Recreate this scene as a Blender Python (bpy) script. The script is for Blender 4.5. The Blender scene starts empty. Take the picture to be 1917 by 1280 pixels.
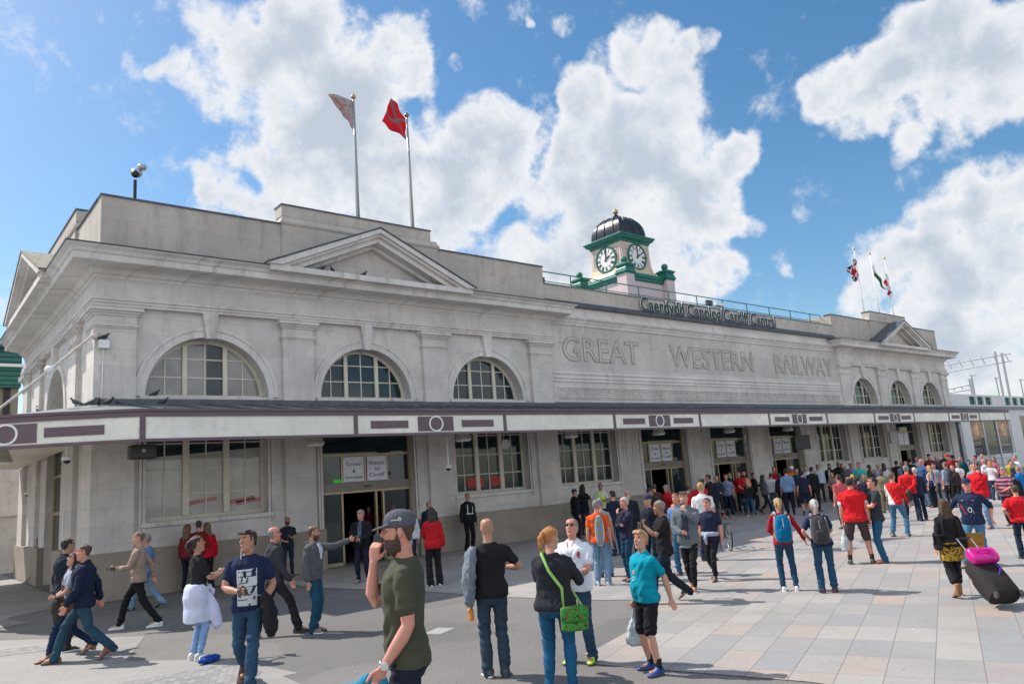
import bpy, bmesh, math, random
from mathutils import Vector, Matrix, Euler, noise
from mathutils.geometry import tessellate_polygon
random.seed(7)
D = bpy.data
SC = bpy.context.scene
COL = SC.collection
R = math.radians

# ------------------------------------------------------------------ helpers
class MB:
    """collects shapes, builds ONE mesh object"""
    def __init__(s):
        s.v = []; s.f = []; s.m = []; s.mi = 0
    def add(s, vs, fs):
        o = len(s.v); s.v += [tuple(p) for p in vs]
        s.f += [tuple(i + o for i in f) for f in fs]; s.m += [s.mi] * len(fs)
        return s
    def box(s, x0, x1, y0, y1, z0, z1, M=None):
        vs = [(x, y, z) for z in (z0, z1) for y in (y0, y1) for x in (x0, x1)]
        if M: vs = [M @ Vector(v) for v in vs]
        return s.add(vs, [(0, 2, 3, 1), (4, 5, 7, 6), (0, 1, 5, 4), (1, 3, 7, 5), (3, 2, 6, 7), (2, 0, 4, 6)])
    def cyl(s, p, q, r0, r1=None, n=12):
        r1 = r0 if r1 is None else r1
        return s.tube([p, q], [r0, r1], n)
    def tube(s, pts, rad, n=8, closed=False):
        pts = [Vector(p) for p in pts]
        if not hasattr(rad, '__len__'): rad = [rad] * len(pts)
        vs = []; fs = []; m = len(pts)
        t = (pts[1] - pts[0]).normalized()
        a = t.orthogonal().normalized()
        for i, p in enumerate(pts):
            if closed: t2 = pts[(i + 1) % m] - pts[i - 1]
            else: t2 = pts[min(i + 1, m - 1)] - pts[max(i - 1, 0)]
            t2 = t2.normalized() if t2.length > 1e-9 else t
            a = (a - t2 * a.dot(t2)).normalized(); b = t2.cross(a)
            for k in range(n):
                w = 2 * math.pi * k / n
                vs.append(p + (a * math.cos(w) + b * math.sin(w)) * rad[i])
        for i in range(m if closed else m - 1):
            j = (i + 1) % m
            for k in range(n):
                k2 = (k + 1) % n
                fs.append((i * n + k, i * n + k2, j * n + k2, j * n + k))
        if not closed:
            fs.append(tuple(range(n))[::-1]); fs.append(tuple((m - 1) * n + k for k in range(n)))
        return s.add(vs, fs)
    def rings(s, rings, cap=True):
        n = len(rings[0]); vs = [p for r in rings for p in r]; fs = []
        for i in range(len(rings) - 1):
            for k in range(n):
                k2 = (k + 1) % n
                fs.append((i * n + k, i * n + k2, (i + 1) * n + k2, (i + 1) * n + k))
        if cap:
            fs.append(tuple(range(n))[::-1]); fs.append(tuple((len(rings) - 1) * n + k for k in range(n)))
        return s.add(vs, fs)
    def lathe(s, c, prof, n=20, sq=0.0):
        c = Vector(c); rings = []
        for r, z in prof:
            rings.append([c + Vector((math.cos(2 * math.pi * k / n) * r, math.sin(2 * math.pi * k / n) * r, z)) for k in range(n)])
        return s.rings(rings)
    def ball(s, c, r, n=12, m=8, sc=(1, 1, 1)):
        c = Vector(c); vs = []; fs = []
        for i in range(1, m):
            t = math.pi * i / m
            for k in range(n):
                w = 2 * math.pi * k / n
                vs.append(c + Vector((math.sin(t) * math.cos(w) * r * sc[0], math.sin(t) * math.sin(w) * r * sc[1], math.cos(t) * r * sc[2])))
        for i in range(m - 2):
            for k in range(n):
                fs.append((i * n + k, (i + 1) * n + k, (i + 1) * n + (k + 1) % n, i * n + (k + 1) % n))
        a = len(vs); vs += [c + Vector((0, 0, r * sc[2])), c - Vector((0, 0, r * sc[2]))]
        for k in range(n):
            fs.append((a, k, (k + 1) % n)); fs.append((a + 1, (m - 2) * n + (k + 1) % n, (m - 2) * n + k))
        return s.add(vs, fs)
    def slab(s, mapf, loops, d0, d1, front=True, back=True):
        """plate with holes: loops[0] outline, others holes; mapf(u,v,d)"""
        L = [[Vector((p[0], p[1], 0)) for p in l] for l in loops]
        flat = [p for l in loops for p in l]
        tri = tessellate_polygon(L)
        n = len(flat)
        vs = [mapf(p[0], p[1], d0) for p in flat] + [mapf(p[0], p[1], d1) for p in flat]
        fs = []
        if front: fs += [tuple(t) for t in tri]
        if back: fs += [tuple(i + n for i in t)[::-1] for t in tri]
        o = 0
        for l in loops:
            k = len(l)
            for i in range(k):
                fs.append((o + i, o + (i + 1) % k, n + o + (i + 1) % k, n + o + i))
            o += k
        return s.add(vs, fs)
    def sweep(s, path, prof, side=1, caps=True):
        """plan path [(x,y)], profile [(offset,z)] pushed to the right (side=1) of the path, mitred"""
        P = [Vector(p) for p in path]; n = len(P); offs = []
        def nrm(a, b):
            d = (b - a).normalized(); return Vector((d.y, -d.x)) * side
        for i in range(n):
            if i == 0: o = nrm(P[0], P[1])
            elif i == n - 1: o = nrm(P[-2], P[-1])
            else:
                a = nrm(P[i - 1], P[i]); b = nrm(P[i], P[i + 1]); o = a + b; o = o / (o.dot(a))
            offs.append(o)
        m = len(prof)
        rr = [[(P[i].x + offs[i].x * a, P[i].y + offs[i].y * a, z) for a, z in prof] for i in range(n)]
        vs = [p for r in rr for p in r]; fs = []
        for i in range(n - 1):
            for k in range(m):
                k2 = (k + 1) % m
                fs.append((i * m + k, i * m + k2, (i + 1) * m + k2, (i + 1) * m + k))
        if caps:
            fs.append(tuple(range(m))[::-1]); fs.append(tuple((n - 1) * m + k for k in range(m)))
        return s.add(vs, fs)
    def split(s, name, mat, parent=None, **k):
        """one object for each separate piece (shapes whose boxes touch stay together)"""
        n = len(s.v); par = list(range(n))
        def find(a):
            while par[a] != a: par[a] = par[par[a]]; a = par[a]
            return a
        for f in s.f:
            r0 = find(f[0])
            for i in f[1:]: par[find(i)] = r0
        isl = {}
        for i in range(n): isl.setdefault(find(i), []).append(i)
        keys = list(isl); bb = []
        for q in keys:
            P = [s.v[i] for i in isl[q]]
            bb.append([min(p[a] for p in P) - .004 for a in range(3)] + [max(p[a] for p in P) + .004 for a in range(3)])
        g = list(range(len(keys)))
        def gf(a):
            while g[a] != a: a = g[a]
            return a
        for i in range(len(keys)):
            for j in range(i):
                if all(bb[i][a] <= bb[j][a + 3] and bb[j][a] <= bb[i][a + 3] for a in range(3)): g[gf(i)] = gf(j)
        out = {}
        for i, q in enumerate(keys): out.setdefault(gf(i), []).extend(isl[q])
        last = None
        for vs in out.values():
            S = set(vs); mp = {v: i for i, v in enumerate(vs)}; m = MB(); m.v = [s.v[i] for i in vs]
            for f, mi in zip(s.f, s.m):
                if f[0] in S: m.f.append(tuple(mp[i] for i in f)); m.m.append(mi)
            last = m.build(name, mat, parent, **k)
        return last
    def build(s, name, mat, parent=None, smooth=False, bevel=0, loc=None, recalc=True, angle=None):
        me = D.meshes.new(name); me.from_pydata(s.v, [], s.f)
        mats = mat if isinstance(mat, (list, tuple)) else [mat]
        for m in mats: me.materials.append(m)
        if len(mats) > 1: me.polygons.foreach_set('material_index', s.m)
        if recalc:
            bm = bmesh.new(); bm.from_mesh(me)
            bmesh.ops.recalc_face_normals(bm, faces=bm.faces); bm.to_mesh(me); bm.free()
        me.update()
        if smooth: me.polygons.foreach_set('use_smooth', [True] * len(me.polygons))
        if angle: me.set_sharp_from_angle(angle=R(angle))
        o = D.objects.new(name, me); COL.objects.link(o)
        if bevel:
            b = o.modifiers.new('bevel', 'BEVEL'); b.width = bevel; b.segments = 2; b.limit_method = 'ANGLE'
        if loc: o.location = loc
        if parent: put(o, parent)
        return o

def put(o, parent):
    o.parent = parent
    bpy_mw = Matrix.Translation(parent.location) @ parent.rotation_euler.to_matrix().to_4x4()
    if parent.parent:
        q = parent.parent
        bpy_mw = Matrix.Translation(q.location) @ q.rotation_euler.to_matrix().to_4x4() @ parent.matrix_parent_inverse @ bpy_mw
    o.matrix_parent_inverse = bpy_mw.inverted()
    return o

def tag(o, label=None, cat=None, group=None, kind=None):
    if label: o['label'] = label
    if cat: o['category'] = cat
    if group: o['group'] = group
    if kind: o['kind'] = kind
    return o

def thing(name, label, cat, loc=(0, 0, 0), rz=0, group=None):
    o = D.objects.new(name, None); COL.objects.link(o)
    o.location = loc; o.rotation_euler = (0, 0, rz); o.empty_display_size = .2
    return tag(o, label, cat, group)

def copy_tree(o, parent=None):
    c = o.copy(); COL.objects.link(c)
    if parent: c.parent = parent
    for ch in [x for x in COL.objects if x.parent == o]: copy_tree(ch, c)
    return c

def text_mesh(txt, size=1.0, extrude=0.0, bevel=0.0, align='LEFT', fill=True, space=1.0, res=3, weight=0.0):
    cu = D.curves.new('lettering', 'FONT'); cu.body = txt; cu.size = size; cu.extrude = extrude
    cu.bevel_depth = bevel; cu.align_x = align; cu.space_character = space; cu.offset = weight; cu.resolution_u = res
    if not fill: cu.fill_mode = 'NONE'
    o = D.objects.new('tmp_lettering', cu); COL.objects.link(o)
    dg = bpy.context.evaluated_depsgraph_get(); dg.update()
    me = D.meshes.new_from_object(o.evaluated_get(dg))
    D.objects.remove(o); D.curves.remove(cu)
    return me

def fit_text(name, txt, mat, parent, frame, x0, x1, z0, z1, extrude=0.01, bevel=0.0, fill=True, space=1.0, weight=0.0):
    """lettering mesh stretched to a box; frame(u, v, d) -> world point"""
    me = text_mesh(txt, 1.0, 0.5, bevel, 'LEFT', fill, space, 3, weight)
    xs = [v.co.x for v in me.vertices]; ys = [v.co.y for v in me.vertices]; zs = [v.co.z for v in me.vertices]
    ax, bx, ay, by = min(xs), max(xs), min(ys), max(ys); az, bz = min(zs), max(zs)
    for v in me.vertices:
        u = x0 + (v.co.x - ax) / (bx - ax) * (x1 - x0)
        w = z0 + (v.co.y - ay) / (by - ay) * (z1 - z0)
        d = (v.co.z - az) / (bz - az) * extrude
        v.co = frame(u, w, -d)
    me.materials.clear(); me.materials.append(mat)
    bm = bmesh.new(); bm.from_mesh(me); bmesh.ops.remove_doubles(bm, verts=bm.verts, dist=1e-5)
    bmesh.ops.recalc_face_normals(bm, faces=bm.faces); bm.to_mesh(me); bm.free()
    o = D.objects.new(name, me); COL.objects.link(o)
    if parent: put(o, parent)
    return o

# ------------------------------------------------------------------ materials
class N:
    def __init__(s, name):
        s.mat = D.materials.new(name); s.mat.use_nodes = True
        s.nt = s.mat.node_tree; s.n = s.nt.nodes; s.l = s.nt.links
        s.b = s.n['Principled BSDF']
    def new(s, t, **k):
        x = s.n.new(t)
        for a, b in k.items():
            if a[0] == '_': x.inputs[a[1:].replace('_', ' ')].default_value = b
            else: setattr(x, a, b)
        return x
    def link(s, a, b): s.l.new(a, b)
    def mix(s, fac, a, b, mode='MIX'):
        x = s.new('ShaderNodeMix', data_type='RGBA', blend_type=mode)
        for i, v in ((0, fac), (6, a), (7, b)):
            if hasattr(v, 'is_output'): s.link(v, x.inputs[i])
            else: x.inputs[i].default_value = v if i == 0 else (*v[:3], 1)
        return x.outputs[2]
    def noise(s, scale, detail=4, rough=.55, vec=None, dist=0):
        x = s.new('ShaderNodeTexNoise'); x.inputs['Scale'].default_value = scale
        x.inputs['Detail'].default_value = detail; x.inputs['Roughness'].default_value = rough
        x.inputs['Distortion'].default_value = dist
        if vec: s.link(vec, x.inputs['Vector'])
        return x.outputs['Fac']
    def obj(s, scale=(1, 1, 1), rot=(0, 0, 0)):
        t = s.new('ShaderNodeTexCoord'); m = s.new('ShaderNodeMapping')
        m.inputs['Scale'].default_value = scale; m.inputs['Rotation'].default_value = rot
        s.link(t.outputs['Object'], m.inputs['Vector']); return m.outputs['Vector']
    def ramp(s, fac, a, b, ca=(0, 0, 0), cb=(1, 1, 1)):
        x = s.new('ShaderNodeValToRGB'); e = x.color_ramp.elements
        e[0].position = a; e[1].position = b; e[0].color = (*ca, 1); e[1].color = (*cb, 1)
        s.link(fac, x.inputs['Fac']); return x.outputs['Color']
    def bump(s, h, strength=.3, dist=.01):
        x = s.new('ShaderNodeBump'); x.inputs['Strength'].default_value = strength
        x.inputs['Distance'].default_value = dist
        s.link(h, x.inputs['Height']); s.link(x.outputs['Normal'], s.b.inputs['Normal'])
    def set(s, color=None, rough=None, metal=None, **k):
        for nm, v in (('Base Color', color), ('Roughness', rough), ('Metallic', metal)):
            if v is None: continue
            if hasattr(v, 'is_output'): s.link(v, s.b.inputs[nm])
            else: s.b.inputs[nm].default_value = (*v[:3], 1) if nm == 'Base Color' else v
        for a, v in k.items(): s.b.inputs[a.replace('_', ' ')].default_value = v
        return s.mat

_mc = {}
def paint(c, rough=.5, metal=0, var=.12, scale=6, bump=0, name='paint'):
    """painted / plain surface with slight mottling"""
    k = (c, rough, metal, var, scale, bump)
    if k in _mc: return _mc[k]
    g = N(name); nz = g.noise(scale, 5, .6, g.obj())
    dark = tuple(x * (1 - var) for x in c); lite = tuple(min(1, x * (1 + var)) for x in c)
    g.set(g.mix(g.ramp(nz, .3, .7), dark, lite), rough, metal)
    if bump: g.bump(g.noise(scale * 8, 3, .5, g.obj()), bump, .005)
    _mc[k] = g.mat; return g.mat

def stone(name, base, dirt=.5, block=True, bw=1.15, bh=.46, tint=(.30, .25, .20), warm=0):
    g = N(name); tc = g.new('ShaderNodeTexCoord'); sp = g.new('ShaderNodeSeparateXYZ')
    g.link(tc.outputs['Object'], sp.inputs[0])
    ad = g.new('ShaderNodeMath', operation='ADD'); g.link(sp.outputs['X'], ad.inputs[0]); g.link(sp.outputs['Y'], ad.inputs[1])
    cb = g.new('ShaderNodeCombineXYZ'); g.link(ad.outputs[0], cb.inputs[0]); g.link(sp.outputs['Z'], cb.inputs[1])
    uv = cb.outputs[0]
    big = g.noise(.55, 6, .6, tc.outputs['Object']); mid = g.noise(3.2, 6, .65, tc.outputs['Object'])
    col = g.mix(g.ramp(big, .35, .68), tuple(x * .86 for x in base), tuple(min(1, x * 1.1) for x in base))
    col = g.mix(g.ramp(mid, .52, .75), col, tuple(x * .80 for x in base))
    # streaky run-off stains, stretched vertically
    mp = g.new('ShaderNodeMapping'); mp.inputs['Scale'].default_value = (2.6, .35, 1); g.link(uv, mp.inputs['Vector'])
    st = g.noise(1.0, 7, .7, mp.outputs[0], .4)
    f = g.new('ShaderNodeMath', operation='MULTIPLY'); g.link(g.ramp(st, .52, .74), f.inputs[0]); f.inputs[1].default_value = dirt
    col = g.mix(f.outputs[0], col, tint)
    # blotchy brown mineral stain
    f2 = g.new('ShaderNodeMath', operation='MULTIPLY'); g.link(g.ramp(g.noise(.9, 8, .72, tc.outputs['Object'], .8), .56, .72), f2.inputs[0]); f2.inputs[1].default_value = dirt * .8
    col = g.mix(f2.outputs[0], col, tuple(x * y for x, y in zip(base, (.66, .60, .54))))
    hgt = g.noise(22, 5, .6, tc.outputs['Object'])
    if block:
        br = g.new('ShaderNodeTexBrick'); g.link(uv, br.inputs['Vector'])
        br.inputs['Scale'].default_value = 1; br.inputs['Mortar Size'].default_value = .006
        br.inputs['Brick Width'].default_value = bw; br.inputs['Row Height'].default_value = bh
        br.inputs['Color1'].default_value = (.86, .85, .85, 1); br.inputs['Color2'].default_value = (1.05, 1.03, 1.0, 1)
        br.inputs['Mortar'].default_value = (.60, .57, .54, 1); br.inputs['Mortar Smooth'].default_value = .3
        br.inputs['Bias'].default_value = 0
        col = g.mix(.6, col, br.outputs['Color'], 'MULTIPLY')
    g.set(col, .85); g.bump(hgt, .35, .01)
    return g.mat

M = {}
S0 = (.655, .617, .585)
M['stone'] = stone('portland_stone', S0, .34)
M['trim'] = stone('moulded_stone', (.67, .632, .60), .75, block=False)
M['parapet'] = stone('weathered_parapet_stone', (.51, .465, .42), .6, bw=1.9, bh=.72, tint=(.27, .235, .205))
M['plinth'] = stone('granite_plinth', (.33, .285, .235), .35, bw=1.5, bh=.8, tint=(.20, .17, .145))
M['panel'] = stone('panel_stone', (.58, .545, .515), .45, bw=2.4, bh=1.9, tint=(.26, .21, .17))
M['letter_brown'] = paint((.36, .31, .265), .9, name='brown_outline')  # raised letter outlines, a darker brown than the panel
M['lead'] = paint((.075, .085, .10), .42, 0, .35, 3, .3, name='lead_sheet')
M['lead2'] = paint((.17, .19, .20), .5, 0, .3, 4, .3, name='lead_roof_sheet')
M['cream'] = paint((.66, .60, .49), .45, 0, .08, 5, name='cream_paint')
M['fascia'] = stone('weathered_fascia_paint', (.80, .775, .70), .22, block=False, tint=(.50, .46, .40))
M['maroon'] = paint((.125, .082, .098), .45, 0, .1, 3, name='maroon_paint')
M['gold'] = paint((.42, .33, .19), .38, .35, .12, 4, name='bronze_frame')
M['brownmetal'] = paint((.21, .175, .15), .45, .2, .08, 4, name='brown_metal')
M['green'] = paint((.012, .155, .115), .42, 0, .25, 5, name='green_paint')
M['dkgreen'] = paint((.003, .03, .028), .5, 0, .2, 5, name='dark_green_face')
M['black'] = paint((.015, .015, .017), .45, 0, .2, 5, name='black_paint')
M['dkgrey'] = paint((.06, .06, .065), .5, 0, .2, 5, name='dark_grey')
M['white'] = paint((.78, .78, .76), .45, 0, .06, 5, name='white_paint')
M['steel'] = paint((.42, .43, .44), .35, .6, .1, 4, name='galvanised_steel')
M['yellow'] = paint((.62, .42, .03), .6, 0, .2, 4, name='yellow_paint')

def glass(name, base, rough=.04, spec=.5, wave=.02):
    g = N(name); nz = g.noise(.7, 3, .5, g.obj())
    g.set(g.mix(g.ramp(nz, .3, .7), tuple(x * .6 for x in base), tuple(x * 1.4 for x in base)), rough)
    g.b.inputs['IOR'].default_value = 1.52
    g.bump(nz, wave, .05); return g.mat
M['glass'] = glass('window_glass', (.014, .028, .036))
M['blind'] = glass('glass_over_blind', (.32, .31, .29))
M['netting'] = glass('glass_over_display', (.40, .39, .36))
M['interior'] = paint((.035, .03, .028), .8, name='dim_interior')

# ------------------------------------------------------------------ camera
cam_d = D.cameras.new('camera'); cam = D.objects.new('camera', cam_d); COL.objects.link(cam)
cam_d.sensor_width = 36; cam_d.lens = 36 * 1400 / 1917.0; cam_d.clip_end = 5000; cam_d.clip_start = .05
cam.matrix_world = Matrix(((0.7690476,-0.0584231,-0.6365159,0),(-0.6348619,-0.1855246,-0.7500207,0),(-0.0742709,0.9809013,-0.1797678,2.250),(0,0,0,1)))
SC.camera = cam
SC.render.engine = 'CYCLES'
SC.view_settings.view_transform = 'Standard'; SC.view_settings.look = 'None'
SC.view_settings.exposure = 0.85; SC.view_settings.gamma = 1
SC.cycles.max_bounces = 6; SC.cycles.diffuse_bounces = 3; SC.cycles.glossy_bounces = 3
SC.cycles.transparent_max_bounces = 8; SC.cycles.transmission_bounces = 3
SC.cycles.use_denoising = True
SC.cycles.sample_clamp_indirect = 6

# ------------------------------------------------------------------ sun, sky and clouds
SUN_EL = 48.0; SUN_DIR = Vector((-.42 , .91, 0)).normalized() * math.cos(R(SUN_EL)) + Vector((0, 0, math.sin(R(SUN_EL))))
sl = D.lights.new('sun', 'SUN'); sl.energy = 3.3; sl.angle = R(.53); sl.color = (1, .94, .86)
so = D.objects.new('sun', sl); COL.objects.link(so); so.rotation_euler = SUN_DIR.to_track_quat('Z', 'Y').to_euler()
wd = D.worlds.new('World'); SC.world = wd; wd.use_nodes = True
nt = wd.node_tree; nn = nt.nodes; ll = nt.links; bg = nn['Background']
sky = nn.new('ShaderNodeTexSky'); sky.sky_type = 'NISHITA'; sky.sun_disc = False
sky.sun_elevation = R(SUN_EL); sky.sun_rotation = math.atan2(SUN_DIR.x, SUN_DIR.y)
sky.air_density = 1.0; sky.dust_density = .7; sky.ozone_density = 1.6
def wn(t, **k):
    x = nn.new(t)
    for a, b in k.items(): setattr(x, a, b)
    return x
def wm(op, a, b=None, clamp=False):
    x = wn('ShaderNodeMath', operation=op, use_clamp=clamp)
    for i, v in enumerate((a, b)):
        if v is None: continue
        if hasattr(v, 'is_output'): ll.new(v, x.inputs[i])
        else: x.inputs[i].default_value = v
    return x.outputs[0]
wt = wn('ShaderNodeTexCoord'); DIR = wt.outputs['Generated']
def wnoise(scale, detail, rough, vec, dist=0):
    x = wn('ShaderNodeTexNoise'); x.inputs['Scale'].default_value = scale; x.inputs['Detail'].default_value = detail
    x.inputs['Roughness'].default_value = rough; x.inputs['Distortion'].default_value = dist
    ll.new(vec, x.inputs['Vector']); return x.outputs['Fac']
# billowing cloud masses: each entry is a compass direction in the sky, its angular size and weight
CLOUDS = [
    (0.2541, 0.7975, 0.5472, 0.0307, 1.00),
    (0.2427, 0.8280, 0.5054, 0.0186, 0.80),
    (0.2896, 0.8222, 0.4900, 0.0445, 1.00),
    (0.3220, 0.7880, 0.5248, 0.0445, 1.10),
    (0.3581, 0.7467, 0.5606, 0.0381, 1.00),
    (0.3620, 0.7892, 0.4961, 0.0521, 1.00),
    (0.4075, 0.7508, 0.5198, 0.0589, 1.20),
    (0.4616, 0.7144, 0.5260, 0.0396, 1.00),
    (0.4880, 0.7085, 0.5098, 0.0267, 0.80),
    (0.2284, 0.8394, 0.4931, 0.0136, 0.80),
    (0.3489, 0.8248, 0.4450, 0.0526, 1.10),
    (0.4070, 0.8151, 0.4123, 0.0607, 1.10),
    (0.4490, 0.7795, 0.4368, 0.0678, 1.30),
    (0.5245, 0.7351, 0.4296, 0.0550, 1.10),
    (0.5651, 0.6892, 0.4535, 0.0342, 1.00),
    (0.4347, 0.7639, 0.4769, 0.0535, 1.00),
    (0.5770, 0.7175, 0.3903, 0.0627, 1.10),
    (0.6281, 0.6689, 0.3977, 0.0556, 1.00),
    (0.6020, 0.6652, 0.4417, 0.0172, 0.50),
    (0.5078, 0.7785, 0.3689, 0.0556, 1.00),
    (0.6477, 0.6003, 0.4693, 0.0304, 1.00),
    (0.6707, 0.5985, 0.4381, 0.0477, 1.10),
    (0.6649, 0.5572, 0.4974, 0.0332, 1.00),
    (0.6898, 0.5265, 0.4970, 0.0363, 1.00),
    (0.7131, 0.4955, 0.4959, 0.0294, 0.90),
    (0.7320, 0.4657, 0.4973, 0.0181, 0.90),
    (0.6914, 0.6052, 0.3946, 0.0689, 1.20),
    (0.7251, 0.5402, 0.4271, 0.0539, 1.10),
    (0.7737, 0.5099, 0.3759, 0.0505, 1.10),
    (0.7931, 0.4753, 0.3809, 0.0266, 1.00),
    (0.7364, 0.5895, 0.3320, 0.0763, 1.30),
    (0.6731, 0.6650, 0.3237, 0.0633, 1.00),
    (0.7906, 0.5331, 0.3013, 0.0479, 1.00),
    (0.7970, 0.5555, 0.2370, 0.0414, 1.00),
    (0.8182, 0.5204, 0.2445, 0.0239, 0.80),
    (0.2804, 0.8808, 0.3816, 0.0182, 0.80),
    (0.3217, 0.8693, 0.3754, 0.0198, 0.70),
    (0.6256, 0.7215, 0.2966, 0.0284, 0.60),
    (0.3411, 0.8778, 0.3363, 0.0201, 0.60),
    (0.3834, 0.8440, 0.3750, 0.0405, 0.80),
    (0.4384, 0.8220, 0.3635, 0.0412, 0.90),
    (0.7932, 0.5153, 0.3245, 0.0407, 1.00),
    (0.3029, 0.8618, 0.4069, 0.0228, 0.60),
    (0.3514, 0.8687, 0.3492, 0.0268, 0.70),
    (0.5602, 0.7606, 0.3280, 0.0493, 0.80),
    (0.6229, 0.7317, 0.2769, 0.0426, 0.80),
    (0.6727, 0.6934, 0.2581, 0.0426, 0.90),
    (0.7141, 0.6421, 0.2789, 0.0564, 1.00),
    (0.7637, 0.5977, 0.2440, 0.0559, 1.00),
    (0.4853, 0.8118, 0.3246, 0.0418, 0.80),
    (0.8204, 0.4911, 0.2928, 0.0168, 0.80),
    (0.8235, 0.5065, 0.2555, 0.0170, 0.70),
    (0.5106, 0.6447, 0.5689, 0.0182, 0.60),
    (0.6152, 0.5751, 0.5393, 0.0197, 0.55),
    (0.8522, 0.4645, 0.2407, 0.0200, 0.62),
    (0.8568, 0.4636, 0.2257, 0.0107, 0.40),
    (0.5194, 0.6766, 0.5220, 0.0093, 0.60),
    (0.4709, 0.6764, 0.5663, 0.0130, 0.40),
    (0.5769, 0.6016, 0.5525, 0.0079, 0.60),
    (0.8235, 0.3679, 0.4318, 0.0282, 1.00),
    (0.8304, 0.3864, 0.4014, 0.0191, 0.80),
    (0.8443, 0.3320, 0.4207, 0.0400, 1.20),
    (0.8523, 0.2846, 0.4389, 0.0447, 1.20),
    (0.8639, 0.2383, 0.4438, 0.0462, 1.30),
    (0.8732, 0.3027, 0.3821, 0.0486, 1.20),
    (0.8555, 0.3573, 0.3748, 0.0314, 0.90),
    (0.8843, 0.3203, 0.3398, 0.0185, 0.60),
    (0.8945, 0.2388, 0.3779, 0.0525, 1.30),
    (0.9007, 0.1877, 0.3919, 0.0504, 1.20),
    (0.8409, 0.3973, 0.3675, 0.0128, 0.50),
    (0.9071, 0.2684, 0.3242, 0.0179, 0.50),
    (0.8972, 0.3740, 0.2348, 0.0351, 1.00),
    (0.9099, 0.3268, 0.2554, 0.0311, 1.00),
    (0.9196, 0.2813, 0.2742, 0.0332, 1.10),
    (0.9264, 0.2436, 0.2872, 0.0294, 1.10),
    (0.9162, 0.3519, 0.1917, 0.0535, 1.20),
    (0.9341, 0.2853, 0.2145, 0.0545, 1.30),
    (0.9418, 0.2419, 0.2337, 0.0470, 1.10),
    (0.9498, 0.2823, 0.1345, 0.0660, 1.30),
    (0.8998, 0.3968, 0.1812, 0.0258, 0.90),
    (0.8887, 0.4269, 0.1670, 0.0164, 0.80),
    (0.9628, 0.2606, 0.0708, 0.0586, 1.00),
    (0.9270, 0.3567, 0.1163, 0.0502, 1.10),
    (0.9431, 0.3213, 0.0857, 0.0428, 1.00),
    (0.0894, 0.9729, 0.2134, 0.0153, 0.80),
    (0.9759, 0.1452, 0.1630, 0.0868, 1.20),
    (0.9538, 0.0991, 0.2836, 0.0837, 1.00),
    (0.4425, 0.6125, 0.6550, 0.0675, 1.00),
    (-0.0280, 0.9505, 0.3093, 0.0644, 0.80),
    (0.7122, 0.3042, 0.6327, 0.0852, 1.00),
]
def field(vec):
    acc = None
    for dx, dy, dz, rad, wgt in CLOUDS:
        dt = wn('ShaderNodeVectorMath', operation='DOT_PRODUCT'); ll.new(vec, dt.inputs[0]); dt.inputs[1].default_value = (dx, dy, dz)
        mr = wn('ShaderNodeMapRange', interpolation_type='SMOOTHSTEP')
        mr.inputs['From Min'].default_value = math.cos(rad * 1.28); mr.inputs['From Max'].default_value = math.cos(rad * .45)
        mr.inputs['To Min'].default_value = 0; mr.inputs['To Max'].default_value = wgt
        ll.new(dt.outputs['Value'], mr.inputs['Value'])
        acc = mr.outputs[0] if acc is None else wm('ADD', acc, mr.outputs[0])
    return acc
# warp the direction a little so that the masses get ragged edges
wv = wn('ShaderNodeTexNoise'); wv.inputs['Scale'].default_value = 9; wv.inputs['Detail'].default_value = 4; ll.new(DIR, wv.inputs['Vector'])
sub = wn('ShaderNodeVectorMath', operation='SUBTRACT'); ll.new(wv.outputs['Color'], sub.inputs[0]); sub.inputs[1].default_value = (.5, .5, .5)
scl = wn('ShaderNodeVectorMath', operation='SCALE'); ll.new(sub.outputs[0], scl.inputs[0]); scl.inputs['Scale'].default_value = .09
wa = wn('ShaderNodeVectorMath', operation='ADD'); ll.new(DIR, wa.inputs[0]); ll.new(scl.outputs[0], wa.inputs[1])
nrmz = wn('ShaderNodeVectorMath', operation='NORMALIZE'); ll.new(wa.outputs[0], nrmz.inputs[0])
F = field(nrmz.outputs[0])
fine = wnoise(12, 10, .6, DIR, .15)
coarse = wnoise(4.2, 3, .5, DIR)
wisp = wnoise(40, 8, .7, DIR, .2)
# unseen cloud added behind the viewer to throw more light on the facade
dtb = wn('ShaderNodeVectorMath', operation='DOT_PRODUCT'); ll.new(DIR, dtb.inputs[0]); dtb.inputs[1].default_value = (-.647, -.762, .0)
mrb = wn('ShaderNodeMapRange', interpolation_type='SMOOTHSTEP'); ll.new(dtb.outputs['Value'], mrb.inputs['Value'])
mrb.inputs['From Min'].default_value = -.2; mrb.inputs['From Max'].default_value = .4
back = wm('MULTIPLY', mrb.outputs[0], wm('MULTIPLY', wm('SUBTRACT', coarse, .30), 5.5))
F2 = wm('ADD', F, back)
dens = wm('ADD', wm('MULTIPLY', wm('MINIMUM', F2, 1.5), .85), wm('MULTIPLY', wm('SUBTRACT', fine, .5), 3.4))
dens = wm('ADD', dens, wm('MULTIPLY', wm('SUBTRACT', wisp, .5), 1.3))
ma = wn('ShaderNodeMapRange', interpolation_type='SMOOTHSTEP'); ll.new(dens, ma.inputs['Value'])
ma.inputs['From Min'].default_value = .16; ma.inputs['From Max'].default_value = 1.08
alpha = ma.outputs[0]
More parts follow.
